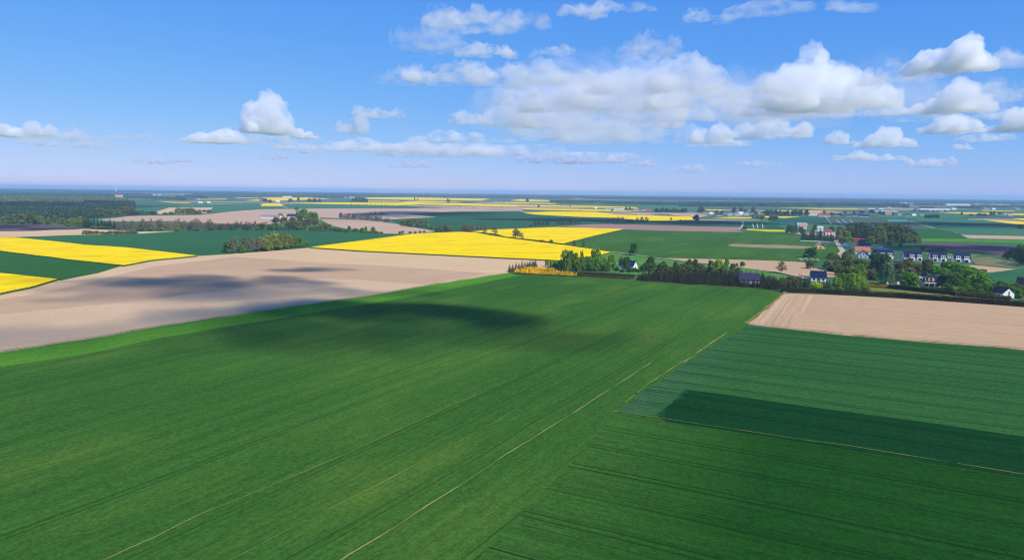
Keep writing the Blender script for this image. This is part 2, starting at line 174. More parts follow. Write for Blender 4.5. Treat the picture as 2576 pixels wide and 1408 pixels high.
# ------------------------------------------------------------------ small node helpers
def new_mat(name):
    m = bpy.data.materials.new(name); m.use_nodes = True
    nt = m.node_tree
    for n in list(nt.nodes): nt.nodes.remove(n)
    out = nt.nodes.new('ShaderNodeOutputMaterial')
    return m, nt, out
def N(nt, t, **kw):
    n = nt.nodes.new(t)
    for k, v in kw.items():
        if k.startswith('i_'): n.inputs[k[2:].replace('_', ' ')].default_value = v
        else: setattr(n, k, v)
    return n
def math_n(nt, op, a, b=None, clamp=False):
    n = nt.nodes.new('ShaderNodeMath'); n.operation = op; n.use_clamp = clamp
    for i, x in enumerate((a, b)):
        if x is None: continue
        if isinstance(x, (int, float)): n.inputs[i].default_value = x
        else: nt.links.new(x, n.inputs[i])
    return n.outputs[0]
def mix_n(nt, fac, a, b, blend='MIX'):
    n = nt.nodes.new('ShaderNodeMix'); n.data_type = 'RGBA'; n.blend_type = blend
    for s, x in (('Factor', fac), ('A', a), ('B', b)):
        i = [q for q in n.inputs if q.name == s and (q.type == 'RGBA' if s != 'Factor' else q.type == 'VALUE')][0]
        if isinstance(x, (int, float)): i.default_value = x
        elif isinstance(x, tuple): i.default_value = (*x, 1)
        else: nt.links.new(x, i)
    return [o for o in n.outputs if o.type == 'RGBA'][0]
def ramp_n(nt, x, lo, hi):
    n = nt.nodes.new('ShaderNodeMapRange'); n.inputs['From Min'].default_value = lo; n.inputs['From Max'].default_value = hi
    nt.links.new(x, n.inputs['Value']); return n.outputs[0]
def noise_n(nt, vec, scale, detail=3.0, rough=0.55):
    n = nt.nodes.new('ShaderNodeTexNoise'); n.inputs['Scale'].default_value = scale; n.inputs['Detail'].default_value = detail; n.inputs['Roughness'].default_value = rough
    nt.links.new(vec, n.inputs['Vector']); return n.outputs['Fac']
def stretch_n(nt, vec, rot, sx, sy):
    r = nt.nodes.new('ShaderNodeVectorRotate'); r.rotation_type = 'Z_AXIS'; r.inputs['Angle'].default_value = -rot
    nt.links.new(vec, r.inputs['Vector'])
    m = nt.nodes.new('ShaderNodeVectorMath'); m.operation = 'MULTIPLY'; m.inputs[1].default_value = (sx, sy, 0)
    nt.links.new(r.outputs[0], m.inputs[0]); return m.outputs[0], r.outputs[0]
def bsdf_n(nt, out, col, rough=0.9, spec=0.15, bump=None, bump_d=0.2):
    b = nt.nodes.new('ShaderNodeBsdfPrincipled')
    if isinstance(col, tuple): b.inputs['Base Color'].default_value = (*col, 1)
    else: nt.links.new(col, b.inputs['Base Color'])
    b.inputs['Roughness'].default_value = rough; b.inputs['Specular IOR Level'].default_value = spec
    if bump is not None:
        bp = nt.nodes.new('ShaderNodeBump'); bp.inputs['Strength'].default_value = 1.0; bp.inputs['Distance'].default_value = bump_d
        nt.links.new(bump, bp.inputs['Height']); nt.links.new(bp.outputs[0], b.inputs['Normal'])
    nt.links.new(b.outputs[0], out.inputs['Surface'])
    return b

# ------------------------------------------------------------------ field materials
def crop_mat(name, ca, cb, rot, streak=0.35, tram=None, tram_col=(0.012, 0.045, 0.012), patch=60.0, bump_d=0.25, cc=None, fine=1.0, rows=0.6, head=None, cc_amt=0.6):
    """ca/cb: the two crop colours that drift in patches; rot: sowing direction; tram: wheel tracks (spacing, half gauge, width, amount);
    head: (colour, from, to) thinner headland crop measured along the rows"""
    m, nt, out = new_mat(name)
    pos = N(nt, 'ShaderNodeNewGeometry').outputs['Position']
    sv, rv = stretch_n(nt, pos, RAD(rot), 0.004, 0.16)
    pv, _ = stretch_n(nt, pos, RAD(rot), 1.0 / (patch * 2.6), 1.0 / patch)
    big = noise_n(nt, pv, 1.0, 3.0, 0.5)
    st = noise_n(nt, sv, 1.0, 4.0, 0.65)
    fn = noise_n(nt, pos, 1.2, 5.0, 0.85)
    fac = math_n(nt, 'ADD', math_n(nt, 'MULTIPLY', ramp_n(nt, big, 0.3, 0.7), 1 - streak), math_n(nt, 'MULTIPLY', ramp_n(nt, st, 0.3, 0.7), streak), True)
    col = mix_n(nt, fac, ca, cb)
    if cc:
        sp = noise_n(nt, pv, 2.1, 3.0, 0.55)
        col = mix_n(nt, math_n(nt, 'MULTIPLY', ramp_n(nt, sp, 0.52, 0.78), cc_amt, True), col, cc)
    sep = nt.nodes.new('ShaderNodeSeparateXYZ'); nt.links.new(rv, sep.inputs[0])
    if head:
        col = mix_n(nt, ramp_n(nt, math_n(nt, 'ADD', sep.outputs['X'], math_n(nt, 'MULTIPLY', noise_n(nt, rv, 0.08, 2.0), 14.0)), head[2] + 7, head[1] + 7), col, head[0])
    sv2, _ = stretch_n(nt, pos, RAD(rot), 0.0035, 0.75); st2 = noise_n(nt, sv2, 1.0, 2.0, 0.7)
    sv3, _ = stretch_n(nt, pos, RAD(rot), 0.12, 0.9); st3 = noise_n(nt, sv3, 1.0, 4.0, 0.7)
    v = math_n(nt, 'ADD', math_n(nt, 'MULTIPLY', ramp_n(nt, fn, 0.25, 0.75), 1.2 * fine), 1 - 0.6 * fine)
    v = math_n(nt, 'MULTIPLY', v, math_n(nt, 'ADD', math_n(nt, 'MULTIPLY', ramp_n(nt, st3, 0.25, 0.75), 0.28 * fine), 1 - 0.14 * fine))
    v = math_n(nt, 'MULTIPLY', v, math_n(nt, 'ADD', math_n(nt, 'MULTIPLY', ramp_n(nt, st2, 0.25, 0.75), 0.6 * rows), 1 - 0.30 * rows))
    col = mix_n(nt, 1.0, col, v, 'MULTIPLY')
    if tram:
        wb = math_n(nt, 'MULTIPLY', noise_n(nt, rv, 0.018, 1.0), 2.2)
        y = math_n(nt, 'ADD', sep.outputs['Y'], wb)
        brk = ramp_n(nt, noise_n(nt, sv, 2.3, 3.0), 0.30, 0.52)
        for sp_, half, wid, amt in tram:
            t = math_n(nt, 'MULTIPLY', math_n(nt, 'ABSOLUTE', math_n(nt, 'SUBTRACT', math_n(nt, 'FRACT', math_n(nt, 'DIVIDE', y, sp_)), 0.5)), sp_)
            d = math_n(nt, 'ABSOLUTE', math_n(nt, 'SUBTRACT', t, half))
            line = math_n(nt, 'SUBTRACT', 1.0, math_n(nt, 'DIVIDE', d, wid), True)
            col = mix_n(nt, math_n(nt, 'MULTIPLY', math_n(nt, 'MULTIPLY', line, brk), amt, True), col, tram_col)
    bsdf_n(nt, out, col, 0.9, 0.0, math_n(nt, 'ADD', fn, st3), bump_d)
    return m
def soil_mat(name, ca, cb, rot, streak=0.4, patch=45.0, cc=None, rows=1.0):
    m, nt, out = new_mat(name)
    pos = N(nt, 'ShaderNodeNewGeometry').outputs['Position']
    sv, rv = stretch_n(nt, pos, RAD(rot), 0.005, 0.22)
    pv, _ = stretch_n(nt, pos, RAD(rot), 1.0 / (patch * 2), 1.0 / patch)
    big = noise_n(nt, pv, 1.0, 4.0, 0.6); st = noise_n(nt, sv, 1.0, 4.0, 0.6); fn = noise_n(nt, pos, 1.2, 5.0, 0.85)
    fac = math_n(nt, 'ADD', math_n(nt, 'MULTIPLY', ramp_n(nt, big, 0.3, 0.7), 1 - streak), math_n(nt, 'MULTIPLY', ramp_n(nt, st, 0.3, 0.7), streak), True)
    col = mix_n(nt, fac, ca, cb)
    if cc:
        sg, _ = stretch_n(nt, pos, RAD(rot), 0.06, 0.5); sp = noise_n(nt, sg, 1.0, 5.0, 0.7)
        col = mix_n(nt, math_n(nt, 'MULTIPLY', ramp_n(nt, sp, 0.55, 0.70), math_n(nt, 'MULTIPLY', ramp_n(nt, big, 0.42, 0.6), 0.6), True), col, cc)
    sv2, _ = stretch_n(nt, pos, RAD(rot), 0.006, 0.8); st2 = noise_n(nt, sv2, 1.0, 3.0, 0.7)
    sv3, _ = stretch_n(nt, pos, RAD(rot), 0.15, 0.6); st3 = noise_n(nt, sv3, 1.0, 5.0, 0.75)
    v = math_n(nt, 'ADD', math_n(nt, 'MULTIPLY', ramp_n(nt, fn, 0.25, 0.75), 0.55), 0.725)
    v = math_n(nt, 'MULTIPLY', v, math_n(nt, 'ADD', math_n(nt, 'MULTIPLY', ramp_n(nt, st3, 0.25, 0.75), 0.24), 0.88))
    v = math_n(nt, 'MULTIPLY', v, math_n(nt, 'ADD', math_n(nt, 'MULTIPLY', ramp_n(nt, st2, 0.25, 0.75), 0.30 * rows), 1 - 0.15 * rows))
    col = mix_n(nt, 1.0, col, v, 'MULTIPLY')
    bsdf_n(nt, out, col, 0.95, 0.0, math_n(nt, 'ADD', fn, st3), 0.14)
    return m
MATS = {}
GRN = (0.014, 0.06, 0.016)
MATS['wheat_main'] = crop_mat('winter wheat', (0.028, 0.094, 0.014), (0.056, 0.140, 0.020), 59.5, 0.35, [(24.0, 0.9, 0.40, 0.7), (41.0, 3.0, 0.3, 0.5)], (0.010, 0.045, 0.008), cc=(0.100, 0.172, 0.022), cc_amt=0.65, rows=0.45)
MATS['wheat_right'] = crop_mat('blue green wheat', (0.020, 0.086, 0.019), (0.036, 0.120, 0.026), -27, 0.5, [(13.0, 0.95, 0.6, 0.95), (31.0, 4.0, 0.5, 0.8)], (0.004, 0.030, 0.011), rows=0.7, head=((0.042, 0.108, 0.042), -62, -34))
MATS['wheat_dark'] = crop_mat('dense dark wheat', (0.004, 0.036, 0.009), (0.009, 0.052, 0.012), -27, 0.6, [(13.0, 0.95, 0.5, 0.9)], (0.001, 0.012, 0.004), rows=0.8, head=((0.024, 0.09, 0.026), -49, -45))
MATS['wheat_low'] = crop_mat('dark sown wheat', (0.008, 0.052, 0.006), (0.017, 0.076, 0.009), -27, 0.5, [(13.0, 0.95, 0.42, 0.8), (29.0, 5.0, 0.34, 0.6)], (0.004, 0.025, 0.004), bump_d=0.3, rows=0.8, head=((0.042, 0.118, 0.018), -54, -14))
MATS['wheat_mid'] = crop_mat('wheat mid green', (0.020, 0.088, 0.020), (0.034, 0.118, 0.026), 20, 0.4)
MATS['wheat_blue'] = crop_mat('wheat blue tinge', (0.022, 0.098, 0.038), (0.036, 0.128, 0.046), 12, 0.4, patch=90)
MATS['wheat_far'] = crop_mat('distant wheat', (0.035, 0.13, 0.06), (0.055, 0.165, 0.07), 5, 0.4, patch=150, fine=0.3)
MATS['wheat_far_shaded'] = crop_mat('distant wheat in painted shade', (0.018, 0.085, 0.04), (0.030, 0.11, 0.05), 5, 0.4, patch=150, fine=0.3)  # cloud shadow on far wheat, painted in as a darker crop colour
MATS['grass_bright'] = crop_mat('fresh grass', (0.058, 0.190, 0.014), (0.090, 0.240, 0.020), 59.5, 0.4, [(14, 0.9, 0.3, 0.4)], (0.03, 0.12, 0.01), rows=0.4)
MATS['grass_mid'] = crop_mat('meadow grass', (0.06, 0.18, 0.03), (0.10, 0.23, 0.045), 30, 0.3, patch=25)
MATS['grass_olive'] = crop_mat('rough grass', (0.13, 0.15, 0.030), (0.20, 0.20, 0.045), 0, 0.3, patch=9)
MATS['lawn'] = crop_mat('garden grass', (0.040, 0.105, 0.022), (0.085, 0.15, 0.035), 0, 0.2, patch=12, cc=(0.15, 0.14, 0.06))
MATS['straw'] = crop_mat('dry fallow stalks', (0.23, 0.17, 0.09), (0.33, 0.24, 0.15), -10, 0.3, patch=8, cc=(0.12, 0.14, 0.05))
MATS['straw_green'] = crop_mat('dry rough grass', (0.20, 0.17, 0.08), (0.11, 0.15, 0.05), 0, 0.3, patch=14)
MATS['orchard'] = crop_mat('young orchard rows', (0.045, 0.10, 0.06), (0.10, 0.11, 0.085), 62, 0.5, [(9.0, 0.0, 1.6, 0.6)], (0.02, 0.06, 0.025), fine=0.4)
MATS['floor'] = crop_mat('needle litter and weeds', (0.035, 0.045, 0.014), (0.060, 0.070, 0.022), 0, 0.3, patch=8)
MATS['rape'] = crop_mat('rapeseed in flower', (0.74, 0.50, 0.001), (0.88, 0.64, 0.001), 15, 0.5, [(22.0, 1.0, 0.7, 0.6)], (0.30, 0.26, 0.008), patch=30, cc=(0.46, 0.33, 0.003), bump_d=0.12, fine=0.6, rows=0.6, cc_amt=0.85)
MATS['rape_dull'] = crop_mat('rapeseed going over', (0.42, 0.40, 0.015), (0.55, 0.50, 0.02), 15, 0.4, patch=40)
MATS['rape_stem'] = crop_mat('rapeseed stems', (0.05, 0.085, 0.014), (0.09, 0.14, 0.022), 0, 0.3, patch=6)
MATS['soil_right'] = soil_mat('harrowed clay', (0.40, 0.262, 0.146), (0.48, 0.325, 0.185), -27, 0.5, cc=(0.20, 0.18, 0.06), rows=1.5)
MATS['soil_light'] = soil_mat('dry pale soil', (0.51, 0.350, 0.185), (0.58, 0.410, 0.225), 30, 0.4)
MATS['soil_head'] = soil_mat('turned headland soil', (0.36, 0.235, 0.132), (0.53, 0.36, 0.21), 63, 0.7, rows=1.8)
MATS['soil_dark'] = soil_mat('freshly tilled soil', (0.41, 0.270, 0.155), (0.48, 0.325, 0.195), 32, 0.4)
MATS['soil_grey'] = soil_mat('greyish tilled soil', (0.48, 0.335, 0.195), (0.55, 0.390, 0.235), 32, 0.4)
MATS['soil_purple'] = soil_mat('moist ploughed soil', (0.25, 0.145, 0.120), (0.34, 0.21, 0.165), -5, 0.4, patch=120)
MATS['soil_violet'] = soil_mat('dark ploughed peat', (0.085, 0.055, 0.062), (0.13, 0.085, 0.085), -10, 0.4, patch=80)
MATS['soil_far'] = soil_mat('distant ploughland', (0.41, 0.27, 0.175), (0.49, 0.34, 0.225), 10, 0.4, patch=160)
MATS['track'] = soil_mat('dirt track', (0.36, 0.29, 0.21), (0.45, 0.37, 0.28), 0, 0.2, patch=5)
MATS['tunnel'] = soil_mat('crop fleece', (0.42, 0.44, 0.44), (0.5, 0.52, 0.52), 0, 0.2)
MATS['bare_line'] = soil_mat('bare wheel track', (0.16, 0.19, 0.05), (0.36, 0.30, 0.13), 59, 0.2, patch=5, cc=(0.08, 0.16, 0.03))
MATS['thin_line'] = soil_mat('thinned crop line', (0.10, 0.17, 0.025), (0.20, 0.22, 0.06), 59, 0.2, patch=6)

def link(o, parent=None):
    scene.collection.objects.link(o)
    if parent is not None: o.parent = parent
    return o
def tag(o, label=None, category=None, group=None, kind=None):
    for k, v in (('label', label), ('category', category), ('group', group), ('kind', kind)):
        if v: o[k] = v
    return o
def mesh_obj(name, verts, faces, mats, mi=None, parent=None, smooth=False):
    me = bpy.data.meshes.new(name)
    me.from_pydata([tuple(v) for v in verts], [], faces)
    for m in (mats if isinstance(mats, (list, tuple)) else [mats]): me.materials.append(m)
    if mi is not None: me.polygons.foreach_set('material_index', np.asarray(mi, dtype=np.int32))
    if smooth: me.polygons.foreach_set('use_smooth', np.ones(len(me.polygons), dtype=bool))
    me.update()
    return link(bpy.data.objects.new(name, me), parent)

# ------------------------------------------------------------------ ground: one sheet to the horizon
def ground_mat():
    m, nt, out = new_mat('distant farmland')
    pos = N(nt, 'ShaderNodeNewGeometry').outputs['Position']
    sv, _ = stretch_n(nt, pos, RAD(25), 1 / 420.0, 1 / 230.0)
    vo = nt.nodes.new('ShaderNodeTexVoronoi'); vo.feature = 'F1'; vo.distance = 'CHEBYCHEV'; vo.inputs['Scale'].default_value = 1.0
    nt.links.new(sv, vo.inputs['Vector'])
    sep = nt.nodes.new('ShaderNodeSeparateColor'); nt.links.new(vo.outputs['Color'], sep.inputs[0])
    col = mix_n(nt, sep.outputs[0], (0.034, 0.100, 0.030), (0.058, 0.142, 0.042))
    col = mix_n(nt, math_n(nt, 'GREATER_THAN', sep.outputs[1], 0.86), col, (0.33, 0.23, 0.17))
    fn = noise_n(nt, pos, 0.4, 4.0, 0.7)
    v = math_n(nt, 'ADD', math_n(nt, 'MULTIPLY', ramp_n(nt, fn, 0.25, 0.75), 0.4), 0.8)
    bsdf_n(nt, out, mix_n(nt, 1.0, col, v, 'MULTIPLY'), 0.9, 0.1)
    return m
g = mesh_obj('ground', [(-26000, -26000, 0), (26000, -26000, 0), (26000, 26000, 0), (-26000, 26000, 0)], [(0, 1, 2, 3)], ground_mat())
tag(g, kind='structure')

# ------------------------------------------------------------------ fields: slabs as tall as their crop
def wob(x, y):
    d = math.hypot(x, y)
    if d > 1500: return x, y
    v = mnoise.noise_vector(Vector((x * 0.05, y * 0.05, 3.1)))
    w = mnoise.noise_vector(Vector((x * 0.35, y * 0.35, 9.7)))
    return x + 0.9 * v.x + 0.3 * w.x, y + 0.9 * v.y + 0.3 * w.y
def densify(pts, closed=True, amp=1.0):
    out = []
    n = len(pts)
    for i in range(n if closed else n - 1):
        a, b = pts[i], pts[(i + 1) % n]
        d = math.hypot(b[0] - a[0], b[1] - a[1]); dist = math.hypot(*a)
        step = (1.2 if not closed else 3.0) if dist < 500 else (8.0 if dist < 900 else 60.0)
        k = max(1, min(300, int(d / step)))
        for j in range(k): out.append((a[0] + (b[0] - a[0]) * j / k, a[1] + (b[1] - a[1]) * j / k))
    if not closed: out.append(pts[-1])
    return [wob(*q) if amp else q for q in out]
for i, (name, mat, h, pts) in enumerate(FIELDS):
    ring = densify(pts); n = len(ring); z = h + i * 0.0015
    vs_ = [(x, y, z) for x, y in ring] + [(x, y, 0.0) for x, y in ring]
    area = sum(ring[k][0] * ring[(k + 1) % n][1] - ring[(k + 1) % n][0] * ring[k][1] for k in range(n))
    if area < 0:
        ring = ring[::-1]; vs_ = [(x, y, z) for x, y in ring] + [(x, y, 0.0) for x, y in ring]
    fs = [tuple(range(n))] + [(k, n + k, n + (k + 1) % n, (k + 1) % n) for k in range(n)]
    side = 'rape_stem' if mat == 'rape' else mat
    o = mesh_obj(name, vs_, fs, [MATS[mat], MATS[side]], [0] + [1] * n)
    tag(o, kind='structure')
def strip(name, pts, w, z, mat, kind='structure', ragged=0.0):
    c = densify(pts, False, 0.0 if ragged else 1.0); L, R_ = [], []
    if ragged:
        c = [(x + 0.25 * mnoise.noise(Vector((x * .07, y * .07, 2.0))) + 0.1 * mnoise.noise(Vector((x * .5, y * .5, 5.0))), y + 0.2 * mnoise.noise(Vector((x * .07, y * .07, 8.0)))) for x, y in c]
    for k in range(len(c)):
        a, b = c[max(0, k - 1)], c[min(len(c) - 1, k + 1)]
        dx, dy = b[0] - a[0], b[1] - a[1]; l = math.hypot(dx, dy) or 1
        ww = w * max(0.04 if ragged else 1.0, 1 + ragged * 1.6 * mnoise.noise(Vector((c[k][0] * .09, c[k][1] * .09, 0))) + ragged * 0.5 * mnoise.noise(Vector((c[k][0] * .4, c[k][1] * .4, 3.0))))
        L.append((c[k][0] - dy / l * ww / 2, c[k][1] + dx / l * ww / 2, z)); R_.append((c[k][0] + dy / l * ww / 2, c[k][1] - dx / l * ww / 2, z))
    m = len(c)
    keep = [k for k in range(m - 1) if not ragged or ragged > 0.8 or mnoise.noise(Vector((c[k][0] * .045, c[k][1] * .045, 7.0))) + 0.45 * mnoise.noise(Vector((c[k][0] * .3, c[k][1] * .3, 1.0))) > -0.7]
    o = mesh_obj(name, L + R_, [(k, m + k, m + k + 1, k + 1) for k in keep], mat)
    tag(o, kind=kind); return o
for i, (name, w, pts) in enumerate(ROADS):
    strip(name, pts, w, 0.56 + i * 0.003 if 'tunnel' not in name else 0.9, MATS['tunnel'] if 'tunnel' in name else MATS['track'])
for i, (w, pts, mat) in enumerate(TRACKS):
    strip('bare_wheel_track', pts, w, 0.60 + i * 0.003, MATS[mat], ragged=0.9 if mat == 'bare_line' else 0.7)
YARD = [(527.5, 1247.1), (519.4, 1164.6), (497.1, 1078.2)]
PLUM_HOUSE = (160.3, 458.2)

